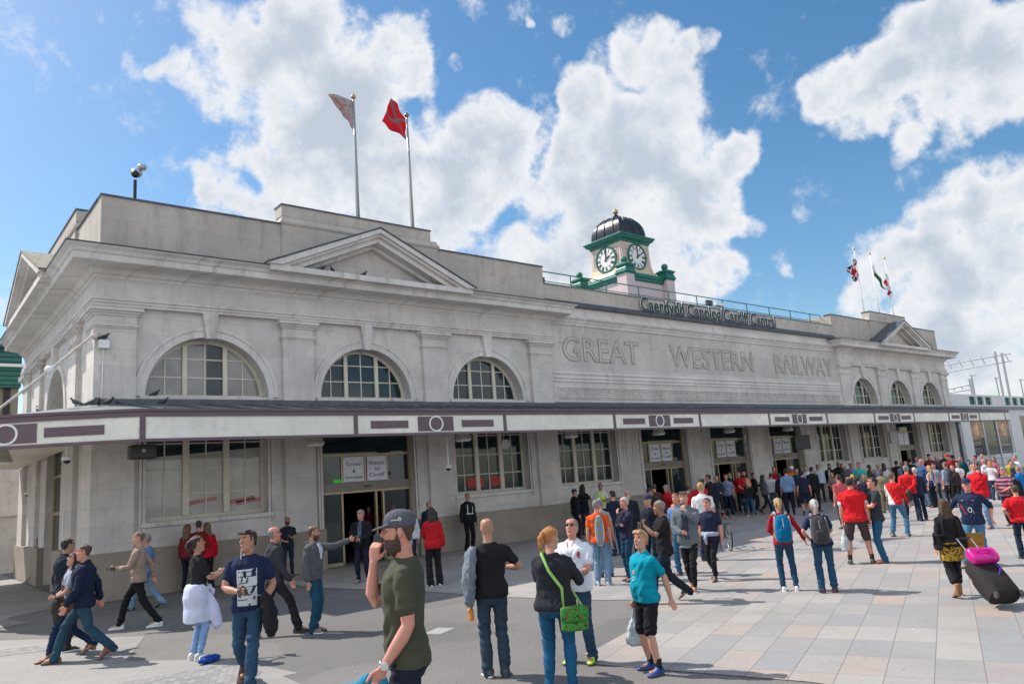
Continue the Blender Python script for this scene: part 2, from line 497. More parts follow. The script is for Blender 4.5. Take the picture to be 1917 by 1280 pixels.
# cloud tone: bright thin rims, bluish grey where thick, broken up by noise
n1 = wnoise(12, 10, .66, DIR, .1)
th = wn('ShaderNodeMapRange', interpolation_type='SMOOTHSTEP'); ll.new(wm('ADD', wm('MULTIPLY', F2, .55), wm('MULTIPLY', wm('SUBTRACT', n1, .5), 4.2)), th.inputs['Value'])
th.inputs['From Min'].default_value = .35; th.inputs['From Max'].default_value = 1.95
mc = wn('ShaderNodeMix', data_type='RGBA'); ll.new(th.outputs[0], mc.inputs[0])
CW = 5.0
mc.inputs[6].default_value = (CW * .98, CW * 1.0, CW * 1.04, 1); mc.inputs[7].default_value = (CW * .60, CW * .68, CW * .79, 1)
# the added clouds behind the viewer are boosted to brighten the shaded facade
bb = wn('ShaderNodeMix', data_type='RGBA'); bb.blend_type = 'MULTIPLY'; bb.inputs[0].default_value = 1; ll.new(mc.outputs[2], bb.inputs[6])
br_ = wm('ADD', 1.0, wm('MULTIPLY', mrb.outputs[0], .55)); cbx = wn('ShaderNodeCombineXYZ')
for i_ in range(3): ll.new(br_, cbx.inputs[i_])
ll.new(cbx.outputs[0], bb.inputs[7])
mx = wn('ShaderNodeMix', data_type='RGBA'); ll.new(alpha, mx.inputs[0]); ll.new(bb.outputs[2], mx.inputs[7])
hs = wn('ShaderNodeHueSaturation'); hs.inputs['Saturation'].default_value = 1.26; hs.inputs['Value'].default_value = .84; hs.inputs['Hue'].default_value = .492
ll.new(sky.outputs[0], hs.inputs['Color']); ll.new(hs.outputs[0], mx.inputs[6])
ll.new(mx.outputs[2], bg.inputs['Color']); bg.inputs['Strength'].default_value = .1
wd.cycles.sampling_method = 'MANUAL'; wd.cycles.sample_map_resolution = 512

# ================================================================== STATION BUILDING
YW = 21.82      # plane of the bay walls
YP = 21.68      # plane of pilasters and frieze
XS = 4.06       # side wall (pilaster plane)
XE = 60.4
YB = 34.8
def FR(u, v, d): return (u, YW + d, v)
def FP(u, v, d): return (u, YP + d, v)
def SD(u, v, d): return (XS + .13 + d, u, v)
M['steel2'] = paint((.72, .73, .75), .4, .1, .1, 4, name='brushed_letter_side')
ST = thing('railway_station', 'long pale stone railway station with arched windows, pediments and carved lettering', 'station', (XS, YP, 0))

def arc(cx, cz, r, n=28, a0=0, a1=math.pi):
    return [(cx + r * math.cos(a0 + (a1 - a0) * i / n), cz + r * math.sin(a0 + (a1 - a0) * i / n)) for i in range(n + 1)]
ARCH = [(7.05, 5.2, 1.72), (12.12, 5.2, 1.66), (17.2, 5.2, 1.66), (47.25, 5.2, 1.66), (52.3, 5.2, 1.66), (57.35, 5.2, 1.66)]
RW = [(5.38, 8.72), (15.5, 18.9), (20.5, 23.85), (40.6, 43.9), (45.75, 48.95), (55.6, 58.9)]
DR = [(10.45, 13.78), (25.5, 28.7), (30.55, 33.75), (35.7, 38.9), (50.8, 54.0)]
holes = []
for cx, cz, r in ARCH: holes.append(arc(cx, cz, r))
for a, b in RW: holes.append([(a, 1.84), (b, 1.84), (b, 4.62), (a, 4.62)])
base = [(XS + .14, 0)]
for a, b in DR: base += [(a, 0), (a, 4.5), (b, 4.5), (b, 0)]
base += [(XE - .14, 0), (XE - .14, 8.5), (XS + .14, 8.5)]
w = MB().slab(FR, [base] + holes, 0, .5)
w.build('wall', M['stone'], ST)
# side wall with its own arch and entrance
w = MB().slab(SD, [[(YP + .62, 0), (26.7, 0), (26.7, 4.5), (29.4, 4.5), (29.4, 0), (YB, 0), (YB, 8.5), (YP + .62, 8.5)], arc(28.05, 5.2, 1.66)], 0, .5)
w.build('wall', M['stone'], ST)
w = MB(); w.box(XE - .64, XE - .13, YW + .5, YB, 0, 8.5); w.build('wall', M['stone'], ST)
w = MB(); w.box(XS + .7, XE - .7, YB - .5, YB, 0, 9.3); w.build('wall', M['parapet'], ST)
# plinth of darker granite
w = MB(); xs = [XS - .05] + [q for d in DR for q in d] + [XE + .05]
for i in range(0, len(xs), 2): w.box(xs[i], xs[i + 1], YP - .06, YW + .02, 0, 1.18)
for a, b in ((YP + .0, 26.7), (29.4, YB)): w.box(XS - .06, XS + .15, a + (.141 if a == YP else 0), b, 0, 1.18)
w.split('plinth', M['plinth'], ST, bevel=.012)
# arch surrounds and keystones
for cx, cz, r in ARCH:
    w = MB(); o = arc(cx, cz, r + .24); i_ = arc(cx, cz, r - .001)
    w.slab(FR, [o + i_[::-1]], -.035, .2, back=False)
    o2 = arc(cx, cz, r + .29); i2 = arc(cx, cz, r + .2)
    w.slab(FR, [o2 + i2[::-1]], -.06, .1, back=False)
    w.build('arch_surround', M['trim'], ST)
    w = MB(); w.slab(FR, [[(cx - .12, cz + r - .06), (cx + .12, cz + r - .06), (cx + .22, 7.62), (cx - .22, 7.62)]], -.16, .3)
    w.build('keystone', M['trim'], ST, bevel=.01)
w = MB(); w.slab(SD, [arc(28.05, 5.2, 1.9) + arc(28.05, 5.2, 1.659)[::-1]], -.04, .2, back=False); w.build('arch_surround', M['trim'], ST)
w = MB(); w.slab(SD, [[(27.93, 6.8), (28.17, 6.8), (28.27, 7.62), (27.83, 7.62)]], -.16, .3); w.build('keystone', M['trim'], ST)
# sills under the arches
w = MB()
for cx, cz, r in ARCH: w.box(cx - r - .12, cx + r + .12, YW - .05, YW + .5, 5.12, 5.2)
w.box(XS + .08, XS + .6, 26.3, 29.8, 5.12, 5.2)
w.split('sill', M['trim'], ST)
# pilasters with capitals
def pilaster(x0, x1, y0, y1, front=True):
    w = MB(); w.box(x0, x1, y0, y1, 4.9, 7.6)
    w.build('pilaster', M['stone'], ST)
    w = MB()
    for z0, z1, e in ((7.0, 7.045, .025), (7.045, 7.10, .055), (7.34, 7.40, .04), (7.40, 7.46, .09), (7.46, 7.56, .15), (7.56, 7.60, .17)):
        w.box(x0 - e, x1 + e, y0 - e, y1 if front else y1 + e, z0, z1)
    w.build('capital', M['trim'], ST, bevel=.008)
PIL = [(4.20, 5.08), (9.2, 10.2), (14.3, 15.3), (19.3, 20.42), (44.15, 45.25), (49.2, 50.25), (54.3, 55.3), (59.35, XE)]
for a, b in PIL:
    if a == 4.20: continue
    pilaster(a, b, YP, YW + .02)
w = MB(); w.box(XS, 5.08, YP, 22.65, 0, 7.6); w.build('pilaster', M['stone'], ST)
w = MB()
for z0, z1, e in ((7.0, 7.045, .025), (7.045, 7.10, .055), (7.34, 7.40, .04), (7.40, 7.46, .09), (7.46, 7.56, .15), (7.56, 7.60, .17)):
    w.box(XS - e, 5.08 + e, YP - e, 22.65 + e, z0, z1)
w.build('capital', M['trim'], ST, bevel=.008)
for a, b in ((24.1, 25.3), (30.6, 31.8), (33.6, YB)):
    w = MB(); w.box(XS, XS + .15, a, b, 1.18, 7.6); w.build('pilaster', M['stone'], ST)
    w = MB()
    for z0, z1, e in ((7.0, 7.045, .025), (7.045, 7.10, .055), (7.34, 7.40, .04), (7.40, 7.46, .09), (7.46, 7.56, .15), (7.56, 7.60, .17)):
        w.box(XS - e, XS + .15, a - e, b + e, z0, z1)
    w.build('capital', M['trim'], ST, bevel=.008)
# ground floor piers: stepped jambs and tall sunk panels
w = MB()
opens = sorted(RW + DR)
for a, b in opens:
    isd = (a, b) in DR
    zb = 1.18 if isd else 1.6
    for s, x in ((-1, a), (1, b)):
        for k, (o, t) in enumerate(((.0, .03), (.1, .055))):
            xa, xb = sorted((x + s * o, x + s * (o + .07)))
            w.box(xa, xb, YW - t, YW + .02, zb, 4.85)
        # outline of the narrow sunk panel
        xa, xb = sorted((x + s * .42, x + s * .62))
        for q in (xa - .015, xb): w.box(q, q + .015, YW - .022, YW + .02, 2.55, 4.7)
        w.box(xa, xb, YW - .021, YW + .02, 2.535, 2.55)
    if not isd: w.box(a - .12, b + .12, YW - .09, YW + .45, 1.72, 1.84)
w.split('window_surround', M['trim'], ST)
w = MB()
for a, b in PIL[1:]: w.box(a + .02, b - .02, YP + .02, YW + .02, 1.18, 4.9)
w.split('pier', M['stone'], ST)

# entablature ---------------------------------------------------------------
def zz(l): return [(a, b) for a, b in l]
ARC_P = zz([(-.3, 7.6), (.03, 7.6), (.03, 7.67), (.06, 7.68), (.06, 7.74), (.10, 7.76), (.10, 7.82), (-.3, 7.84)])
COR_P = zz([(-.3, 8.36), (.02, 8.36), (.04, 8.44), (.10, 8.46), (.16, 8.55), (.20, 8.56), (.20, 8.60), (.62, 8.66), (.64, 8.64), (.66, 8.66), (.66, 8.82), (.70, 8.84), (.74, 8.92), (.84, 8.99), (.84, 9.03), (-.3, 9.10)])
LEAD_P = zz([(-.3, 9.085), (.86, 9.02), (.87, 9.055), (-.3, 9.14)])
pL = [(XS, YB), (XS, YP), (20.45, YP)]
pR = [(44.15, YP), (XE, YP), (XE, YB)]
for p, x0, x1 in ((pL, XS, 20.45), (pR, 44.15, XE)):
    fr = [( -.3, 7.83), (0, 7.83), (0, 8.37), (-.3, 8.37)]
    w = MB().sweep(p, ARC_P, 1); w.build('architrave', M['trim'], ST)
    w = MB().sweep(p, fr, 1); w.build('frieze', M['stone'], ST)
    # returns of the cornice at its inner end
    if x0 == XS: pc = p[:2] + [(20.5, YP), (20.5, YP + .3)]
    else: pc = [(44.1, YP + .3), (44.1, YP)] + p[1:]
    w = MB().sweep(pc, COR_P, 1); w.build('cornice', M['trim'], ST)
    w = MB().sweep(pc, LEAD_P, 1); w.build('lead_flashing', M['lead'], ST)

def pediment(mf, c, half, apex, zb):
    """mf(u, v, d): d negative comes forward. base ledge, tympanum, raking cornices and roof"""
    w = MB()
    ty = [(c - half + .35, zb + .02), (c + half - .35, zb + .02), (c, apex - .30)]
    w.slab(mf, [ty], -.25, .5); w.build('tympanum', M['panel'], ST)
    w = MB(); w.slab(mf, [[(c - half - .02, zb - .18), (c + half + .02, zb - .18), (c + half + .02, zb), (c - half - .02, zb)]], -.93, -.1)
    w.build('pediment_ledge', M['trim'], ST)
    L = math.hypot(half, apex - zb); ux, uz = half / L, (apex - zb) / L
    for s in (-1, 1):
        w = MB()
        def strip(o0, o1, d0, d1, ext=0.0):
            # o = offset measured square to the slope, from its top edge downwards
            e = ext
            pts = []
            for o, atend in ((o0, 1), (o0, 0), (o1, 0), (o1, 1)):
                if atend: u = c + s * (half + .14 - 0 * o); v = zb + .06 - (o - 0) / ux * 1.0 - .06
                else: u = c; v = apex - o / ux
                pts.append((u, v))
            # keep the foot from sinking below the ledge
            pts = [(u, max(v, zb - .02)) for u, v in pts]
            if pts[3][1] <= zb: 
                # cut the lower edge where it meets the ledge
                t = (apex - o1 / ux - zb) / (apex - zb)
                pts[3] = (c + s * half * t, zb)
            w.slab(mf, [pts], d0, d1)
        strip(.0, .13, -1.0, -.1); strip(.131, .22, -.9, -.1); strip(.221, .38, -.78, -.1); strip(.381, .5, -.45, -.1)
        w.build('raking_cornice', M['trim'], ST)
        w = MB()
        a = (c, apex + .012); b = (c + s * (half + .15), zb + .012)
        w.slab(mf, [[a, b, (b[0], b[1] + .045), (a[0], a[1] + .045)]], -1.03, 1.0)
        w.build('pediment_roof', M['lead'] if c < 20 or c > 40 else paint((.20, .19, .15), .85, 0, .5, 6, .4, name='mossy_tile'), ST)
pediment(FP, 12.22, 3.72, 10.72, 9.06)
pediment(FP, 52.15, 3.72, 10.72, 9.06)
pediment(lambda u, v, d: (XS + d, u, v), 28.0, 3.9, 10.72, 9.06)

# parapets ---------------------------------------------------------------------
w = MB(); w.box(XS + .1, 9.25, YP + .1, YP + .5, 8.9, 10.72); w.box(15.2, 20.4, YP + .1, YP + .5, 8.9, 10.72)
w.box(XS + .1, XS + .5, YP + .5, 25.0, 8.9, 10.72); w.box(XS + .1, XS + .5, 31.2, YB, 8.9, 10.72)
w.box(20.0, 20.4, YP + .5, YB - .6, 8.9, 10.72)
w.split('parapet', M['parapet'], ST)
w = MB(); w.box(9.25, 15.2, YP + .02, YP + .5, 8.9, 10.72); w.box(XS + .02, XS + .5, 25.0, 31.2, 8.9, 10.72)
w.box(9.26, 14.9, YP + .04, YP + .55, 11.0, 11.36); w.box(XS + .04, XS + .55, 25.01, 30.9, 11.0, 11.36)
pr = [(-.35, 10.72), (.02, 10.72), (.05, 10.78), (.03, 10.84), (-.01, 10.9), (-.03, 11.0), (-.35, 11.0)]
w.sweep([(9.25, YP + .5), (9.25, YP + .02), (15.2, YP + .02), (15.2, YP + .5)], [(a, b) for a, b in pr], 1)
w.sweep([(XS + .5, 31.2), (XS + .02, 31.2), (XS + .02, 25.0), (XS + .5, 25.0)], [(a, b) for a, b in pr], 1)
w.split('parapet_block', M['parapet'], ST)
w = MB(); w.box(44.25, 49.3, YP + .1, YP + .5, 8.9, 10.72); w.box(55.1, 59.9, YP + .1, YP + .5, 8.9, 10.72)
w.box(59.5, 59.9, YP + .5, YB, 8.9, 10.72); w.box(44.25, 44.65, YP + .5, YB - .6, 8.9, 10.72)
w.split('parapet', M['parapet'], ST)
w = MB(); w.box(49.3, 55.1, YP + .02, YP + .5, 8.9, 10.72); w.box(49.5, 54.9, YP + .04, YP + .55, 11.0, 11.36)
w.sweep([(49.3, YP + .5), (49.3, YP + .02), (55.1, YP + .02), (55.1, YP + .5)], pr, 1)
w.split('parapet_block', M['parapet'], ST)
w = MB()
for a, b in ((XS + .1, 9.25), (15.2, 20.4), (44.25, 49.3), (55.1, 59.9)): w.box(a - .03, b + (.03 if b in (20.4, 59.9) else 0), YP + .06, YP + .54, 10.722, 10.77)
w.box(XS + .06, XS + .54, YP + .541, 25, 10.722, 10.77)
for a, b in ((9.24, 14.93), (49.47, 54.93)): w.box(a, b, YP + .01, YP + .6, 11.362, 11.41)
w.box(XS + .01, XS + .6, 24.98, 30.93, 11.362, 11.41)
w.split('parapet_coping', M['lead'], ST)

# centre block with the carved panel -------------------------------------------
w = MB(); w.box(20.45, 44.15, YW - .06, YW + .4, 5.1, 6.55); w.box(20.45, 44.15, YW - .06, YW + .4, 8.37, 9.14)
w.box(20.45, 20.62, YW - .059, YW + .39, 6.551, 8.369); w.box(43.98, 44.15, YW - .059, YW + .39, 6.551, 8.369)
w.split('centre_wall', M['stone'], ST)
w = MB(); w.box(20.61, 43.99, YW - .012, YW + .38, 6.54, 8.38); w.build('inscription_panel', M['panel'], ST)
w = MB().sweep([(20.42, YW - .06), (44.15, YW - .06)], [(-.1, 8.5), (.03, 8.5), (.05, 8.58), (.13, 8.66), (.14, 8.72), (.06, 8.76), (.05, 8.86), (-.1, 8.9)], 1)
for z in (5.98, 6.12, 6.30): w.sweep([(20.42, YW - .06), (44.15, YW - .06)], [(-.1, z), (.035, z), (.035, z + .05), (0.02, z + .09), (-.1, z + .1)], 1)
w.sweep([(20.42, YW - .06), (44.15, YW - .06)], [(-.1, 5.14), (.05, 5.14), (.05, 5.2), (-.1, 5.24)], 1)
w.split('string_moulding', M['trim'], ST)
w = MB().sweep([(20.4, YW - .06), (44.2, YW - .06)], [(-.1, 9.16), (.16, 9.16), (.17, 9.22), (.02, 9.40), (-.1, 9.40)], 1)
w.build('lead_flashing', M['lead'], ST)
w = MB(); w.box(20.41, 44.24, YW - .04, YW + .4, 9.14, 10.02); w.split('parapet', M['parapet'], ST)
w = MB(); w.box(20.41, 44.24, YW - .08, YW + .45, 10.022, 10.06); w.split('parapet_coping', M['lead2'], ST)
# yellow gutter edge and dark roof line just behind the parapet
w = MB(); w.box(29.5, 44.2, YW + .55, YW + .65, 9.9, 10.22); w.build('gutter_edge', M['yellow'], ST)
w = MB(); w.box(20.6, 44.2, YW + .9, YW + 1.1, 9.3, 10.42); w.build('roof_upstand', M['lead'], ST)
# key pattern frieze
w = MB(); mw = MB(); n = 52; pit = (43.9 - 20.72) / n; zb, zt = 5.34, 5.68; t = .035
def kbar(a, b, c, d): w.box(a, b, YW - .105, YW - .055, c, d)
kbar(20.68, 43.92, 5.27, 5.30); kbar(20.68, 43.92, 5.72, 5.75)
for i in range(n):
    x = 20.72 + i * pit
    kbar(x, x + t, zb, zt); kbar(x + t, x + pit * .78, zt - t, zt); kbar(x + pit * .78 - t, x + pit * .78, zb + .1, zt - t)
    kbar(x + pit * .3, x + pit * .78 - t, zb + .1, zb + .1 + t); kbar(x + pit * .3, x + pit * .3 + t, zb + .1 + t, zt - .12)
    kbar(x + t, x + pit, zb, zb + t)
w.build('key_pattern', M['trim'], ST)
def PAN(u, v, d): return (u, YW + d, v)
for txt, a, b in (('GREAT', 21.2, 25.95), ('WESTERN', 28.15, 35.05), ('RAILWAY', 37.2, 43.5)):
    n = len(txt)
    fit_text('carved_lettering', txt, M['panel'], ST, lambda u, v, d: (u, YW - .013 + d, v), a, b, 6.86, 7.9, .02)
    o = fit_text('lettering_outline', txt, M['letter_brown'], ST, lambda u, v, d: (u, YW - .024 + d * 1.5, v), a - .01, b + .01, 6.85, 7.91, .01, .013, False)
fit_text('station_name', 'Caerdydd Canolog/Cardiff Central', M['steel2'], ST, lambda u, v, d: (u, YW - .10 + d, v), 26.28, 37.62, 9.18, 10.04, .06, weight=.012)
fit_text('station_name_face', 'Caerdydd Canolog/Cardiff Central', M['dkgreen'], ST, lambda u, v, d: (u, YW - .162 + d, v), 26.28, 37.62, 9.18, 10.04, .012, weight=.009)
# railing along the parapet
w = MB(); yr = 22.55
px = [20.5 + i * 2.27 for i in range(11)]
for x in px: w.cyl((x, yr, 10.0), (x, yr, 10.84), .028, n=6)
w.tube([(20.3, yr, 10.84), (44.6, yr, 10.84)], .026, 6); w.tube([(20.3, yr, 10.42), (44.6, yr, 10.42)], .02, 6)
w.build('roof_railing', M['green'], ST)
# roof and floors that close the building
w = MB(); w.box(XS + .5, XE - .5, YW + .51, YB - .51, 9.1, 9.2); w.box(XS + .75, XE - .75, YW + .52, YB - .52, 4.75, 4.9)
w.split('roof', M['lead2'], ST)
w = MB(); w.box(XS + .7, XE - .7, 29.0, 29.2, 0, 4.74); w.split('inner_wall', M['interior'], ST)
w = MB()
for x in (9.3, 14.6, 19.6, 24.6, 39.8, 45.0, 50.0, 54.8): w.box(x - .1, x + .1, YW + .6, 28.9, 0, 4.74)
w.split('inner_wall', M['interior'], ST)
w = MB(); w.box(XS + .75, XE - .75, YW + .52, 28.9, 0.004, .012); w.build('inner_floor', paint((.12, .11, .10), .3, name='hall_floor'), ST)

# windows ------------------------------------------------------------------------
def arch_window(cx, cz, r, mf, kind):
    w = MB(); d0, d1 = .40, .47; rr = r + .02
    o = arc(cx, cz, rr); i_ = arc(cx, cz, r - .11)
    w.slab(mf, [o + i_[::-1]], d0, d1)
    w.slab(mf, [[(cx - r, cz), (cx + r, cz), (cx + r, cz + .09), (cx - r, cz + .09)]], d0 - .03, d1)
    def vb(u, ww, da, db):
        h = math.sqrt(max(.01, (r - .05) ** 2 - (abs(u) + ww / 2) ** 2))
        w.slab(mf, [[(cx + u - ww / 2, cz), (cx + u + ww / 2, cz), (cx + u + ww / 2, cz + h), (cx + u - ww / 2, cz + h)]], da, db)
    def hb(v, ww, da, db):
        h = math.sqrt((r - .05) ** 2 - (v + ww) ** 2)
        w.slab(mf, [[(cx - h, cz + v), (cx + h, cz + v), (cx + h, cz + v + ww), (cx - h, cz + v + ww)]], da, db)
    for s in (-1, 1): vb(s * .57, .13, d0 - .04, d1 + .01)
    vb(0, .035, d0 + .005, d1 - .005)
    for s in (-1, 1): vb(s * 1.1, .035, d0 + .005, d1 - .005)
    hb(.58, .035, d0 + .007, d1 - .007); hb(1.12, .035, d0 + .007, d1 - .007)
    f = w.build('window', M['cream'], ST)
    g = MB(); gp = arc(cx, cz, r - .03)
    g.slab(mf, [gp], .435, .445); g.split('pane', M['glass'], f)
    if kind:
        b = MB()
        for u0, u1 in ((-1.6, -.64), (-.5, .05), (.65, 1.6)):
            pts = [(cx + u0, cz + .05), (cx + u1, cz + .05)]
            m_ = 6
            for k in range(m_ + 1):
                u = u1 + (u0 - u1) * k / m_
                pts.append((cx + u, cz + math.sqrt(max(.02, (r - .06) ** 2 - u * u))))
            b.slab(mf, [pts], .428, .433)
        b.split('blind', M['blind'], f)
for k, (cx, cz, r) in enumerate(ARCH): arch_window(cx, cz, r, FR, k == 0)
arch_window(28.05, 5.2, 1.66, SD, True)
def rect_window(a, b, kind):
    w = MB(); d0, d1 = .30, .38; z0, z1 = 1.84, 4.62
    def q(u0, u1, v0, v1, da, db): w.slab(FR, [[(u0, v0), (u1, v0), (u1, v1), (u0, v1)]], da, db)
    q(a, a + .1, z0, z1, d0, d1); q(b - .1, b, z0, z1, d0, d1); q(a + .1, b - .1, z0, z0 + .1, d0, d1); q(a + .1, b - .1, z1 - .1, z1, d0, d1)
    third = (b - a) / 3
    for k in (1, 2):
        q(a + third * k - .085, a + third * k + .085, z0 + .1, z1 - .1, d0 - .05, d1 + .01)
    for k in range(3):
        u = a + third * (k + .5); q(u - .018, u + .018, z0 + .1, z1 - .1, d0 + .01, d1 - .01)
    for z in (2.5, 3.2, 3.9): q(a + .1, b - .1, z, z + .036, d0 + .013, d1 - .013)
    f = w.build('window', M['cream'], ST)
    g = MB(); g.slab(FR, [[(a + .05, z0 + .05), (b - .05, z0 + .05), (b - .05, z1 - .05), (a + .05, z1 - .05)]], .335, .345)
    g.split('pane', M['netting'] if kind == 1 else M['glass'], f)
    if kind == 1:
        g = MB(); g.slab(FR, [[(a + .1, 3.55), (b - .1, 3.75), (b - .1, 4.55), (a + .1, 4.55)]], .326, .333); g.build('dark_reflection_pane', M['glass'], f)
for k, (a, b) in enumerate(RW): rect_window(a, b, 1 if k == 0 else 0)
# red seats seen through the third window
w = MB()
for x in (16.2, 17.2): w.box(x, x + .75, YW + .322, YW + .33, 2.05, 2.38)
w.split('red_banner', paint((.45, .02, .015), .5, name='red_cloth'), ST)
w = MB()
for x, a in ((6.6, .2), (7.7, .15), (7.9, .1)): w.slab(FR, [[(x, 2.0 + a), (x + .75, 2.1 + a), (x + .75, 2.2 + a), (x, 2.12 + a)]], .318, .325)
w.split('red_banner', paint((.42, .17, .15), .5, name='faded_red'), ST)

# automatic doors --------------------------------------------------------------------
def doorway(a, b, sign, lettered):
    w = MB(); W = b - a
    def q(u0, u1, v0, v1, da, db, m=w): m.slab(FR, [[(u0, v0), (u1, v0), (u1, v1), (u0, v1)]], da, db)
    q(a, a + .07, 0, 4.5, .25, .4); q(b - .07, b, 0, 4.5, .25, .4)
    q(a + .07, b - .07, 3.36, 3.43, .25, .4); q(a + .07, b - .07, 2.2, 2.26, .24, .4)
    for u in (.24, .49, .735): q(a + W * u - .03, a + W * u + .03, 2.52, 3.36, .27, .38)
    for u in (.235, .60, .68): q(a + W * u - .03, a + W * u + .03, 0, 2.2, .27, .38)
    q(a + .07, a + W * .235, 0, .1, .27, .38); q(a + W * .68, b - .07, 0, .1, .27, .38)
    f = w.build('doorway', M['gold'], ST)
    m = MB(); q(a + .07, b - .07, 2.26, 2.52, .2, .42, m); m.build('door_header', M['brownmetal'], f)
    m = MB(); q(a + W * .46, a + W * .53, 2.36, 2.41, .17, .2, m); m.build('door_sensor', M['black'], f)
    m = MB(); q(a + .07, a + W * .24 - .03, 2.52, 3.36, .31, .32, m); q(a + W * .24 + .03, a + W * .735 - .03, 2.52, 3.36, .33, .34, m); q(a + W * .735 + .03, b - .07, 2.52, 3.36, .31, .32, m)
    q(a + .07, b - .07, 3.43, 4.5, .31, .32, m); q(a + .07, a + W * .235 - .03, .1, 2.2, .31, .32, m); q(a + W * .68 + .03, b - .07, .1, 2.2, .31, .32, m)
    m.split('pane', M['glass'], f)
    if not sign: return
    for k, (u0, u1, lines) in enumerate(((.25, .475, ('Croeso', 'i', 'Gaerdydd')), (.505, .725, ('Welcome', 'to', 'Cardiff')))):
        x0, x1 = a + W * u0 + .01, a + W * u1 - .005
        p = MB(); q(x0, x1, 2.55, 3.34, .26, .272, p); p.build('notice', paint((.74, .76, .82), .5, name='notice_paper'), f)
        if lettered:
            for j, t in enumerate(lines):
                wd_ = (x1 - x0) * min(.86, len(t) * .115); c = (x0 + x1) / 2
                z = 3.12 - j * .22 if k == 0 else 3.12 - j * .19
                fit_text('notice_lettering', t, M['black'], f, lambda u, v, d: (u, YW + .258 + d, v), c - wd_ / 2, c + wd_ / 2, z - .06, z + .06 + (0 if len(t) > 2 else -.02), .004)
for k, (a, b) in enumerate(DR): doorway(a, b, True, k < 4)
w = MB(); w.box(12.4, 12.95, 24.2, 24.3, 2.2, 2.36); g = N('lit_orange_sign'); g.set((.9, .15, .03), .5, None); g.b.inputs['Emission Color'].default_value = (1, .14, .03, 1); g.b.inputs['Emission Strength'].default_value = 1.2
w.build('lit_sign', g.mat, ST)
w = MB(); w.box(10.95, 11.32, YW + .29, YW + .3, 2.54, 2.64); g2 = N('exit_green'); g2.set((.02, .4, .03), .5); g2.b.inputs['Emission Color'].default_value = (.03, .7, .03, 1); g2.b.inputs['Emission Strength'].default_value = .12
w.build('lit_sign', g2.mat, ST)
# side door
w = MB()
for q in (26.7, 29.3, 28.0, 27.35): w.box(XS + .35, XS + .45, q, q + .08, 0, 4.5)
w.box(XS + .35, XS + .45, 26.78, 29.3, 2.2, 2.3); w.box(XS + .35, XS + .45, 26.78, 29.3, 3.4, 3.48)
f = w.build('doorway', M['gold'], ST)
w = MB(); w.box(XS + .39, XS + .41, 26.75, 29.33, .05, 4.45); w.split('pane', M['glass'], f)

# canopy ------------------------------------------------------------------------------
YF = 18.3
CP = [(60.9, YF), (4.42, YF), (3.8, 18.56), (2.85, 19.02), (1.95, 19.56), (1.25, 20.25), (.85, 21.1), (.75, 22.2), (.75, YB)]
wallp = [(60.9, YP - .02), (XS - .02, YP - .02), (XS - .02, YP), (XS - .02, YP + .1), (XS - .02, YP + .2), (XS - .02, YP + .3), (XS - .02, YP + .5), (XS - .02, 22.4), (XS - .02, YB)]
# strip of quads between wall and fascia
CN = MB(); n = len(CP)
inn = [(60.9, YP)] + [(XS, YP)] * 1
def canopy_sheet(z_f, z_w, th):
    vs = []; fs = []
    wp = [(60.9, YP - .03), (4.42, YP - .03), (XS - .03, YP - .03), (XS - .03, YP - .02), (XS - .03, YP - .01), (XS - .03, YP), (XS - .03, YP + .05), (XS - .03, 22.2), (XS - .03, YB)]
    for (x, y), (a, b) in [((x + (a - x) * .02, y + (b - y) * .02), (a, b)) for (x, y), (a, b) in zip(CP, wp)]: vs += [(x, y, z_f), (a, b, z_w), (x, y, z_f - th), (a, b, z_w - th)]
    for i in range(len(CP) - 1):
        o = 4 * i; fs += [(o, o + 1, o + 5, o + 4), (o + 2, o + 6, o + 7, o + 3), (o, o + 4, o + 6, o + 2), (o + 1, o + 3, o + 7, o + 5)]
    fs += [(0, 2, 3, 1), (len(vs) - 4, len(vs) - 3, len(vs) - 1, len(vs) - 2)]
    return vs, fs
m = MB(); m.add(*canopy_sheet(4.42, 4.93, .06)); cano = m.build('canopy', M['lead2'], ST)
m = MB(); m.add(*canopy_sheet(4.10, 4.10, .05)); m.build('soffit', M['cream'], cano)
w = MB()
for x in [5.0 + i * 2.5 for i in range(23)]: w.box(x - .05, x + .05, YF + .1, YP - .1, 3.94, 4.048)
w.box(5, 60.5, 19.9, 20.0, 3.90, 3.939)
w.split('canopy_beam', M['maroon'], cano)
w = MB(); w.sweep(CP, [(-.06, 4.26), (.03, 4.26), (.03, 4.36), (.06, 4.38), (.06, 4.44), (-.06, 4.44)], -1); w.sweep(CP, [(-.08, 3.69), (.025, 3.69), (.025, 3.76), (-.08, 3.76)], -1)
w.split('fascia_band', M['maroon'], cano)
w = MB(); w.sweep(CP, [(-.05, 3.76), (0, 3.76), (0, 4.26), (-.05, 4.26)], -1); w.build('fascia', M['fascia'], cano)
w = MB()
XD = [4.44, 9.77, 14.98, 20.05, 25.08, 30.14, 35.25, 40.29, 45.21, 50.22, 55.27, 60.1]
for x in XD: w.box(x - .06, x + .06, YF - .022, YF + .02, 3.76, 4.26)
w.split('fascia_divider', M['maroon'], cano)
def along(s0):
    """point and direction on the curved end of the fascia, s metres from the last divider"""
    p = Vector(CP[1]); i = 1
    while True:
        q = Vector(CP[i + 1]); L = (q - p).length
        if s0 <= L or i > len(CP) - 3: d = (q - p).normalized(); return p + d * s0, d
        s0 -= L; p = q; i += 1
def plate(mb, frame, u0, u1, v0, v1, d0, d1):
    k = max(1, int((u1 - u0) / .25)); 
    for j in range(k):
        a = u0 + (u1 - u0) * j / k; b = u0 + (u1 - u0) * (j + 1) / k
        mb.slab(frame, [[(a, v0), (b, v0), (b, v1), (a, v1)]], d0, d1)
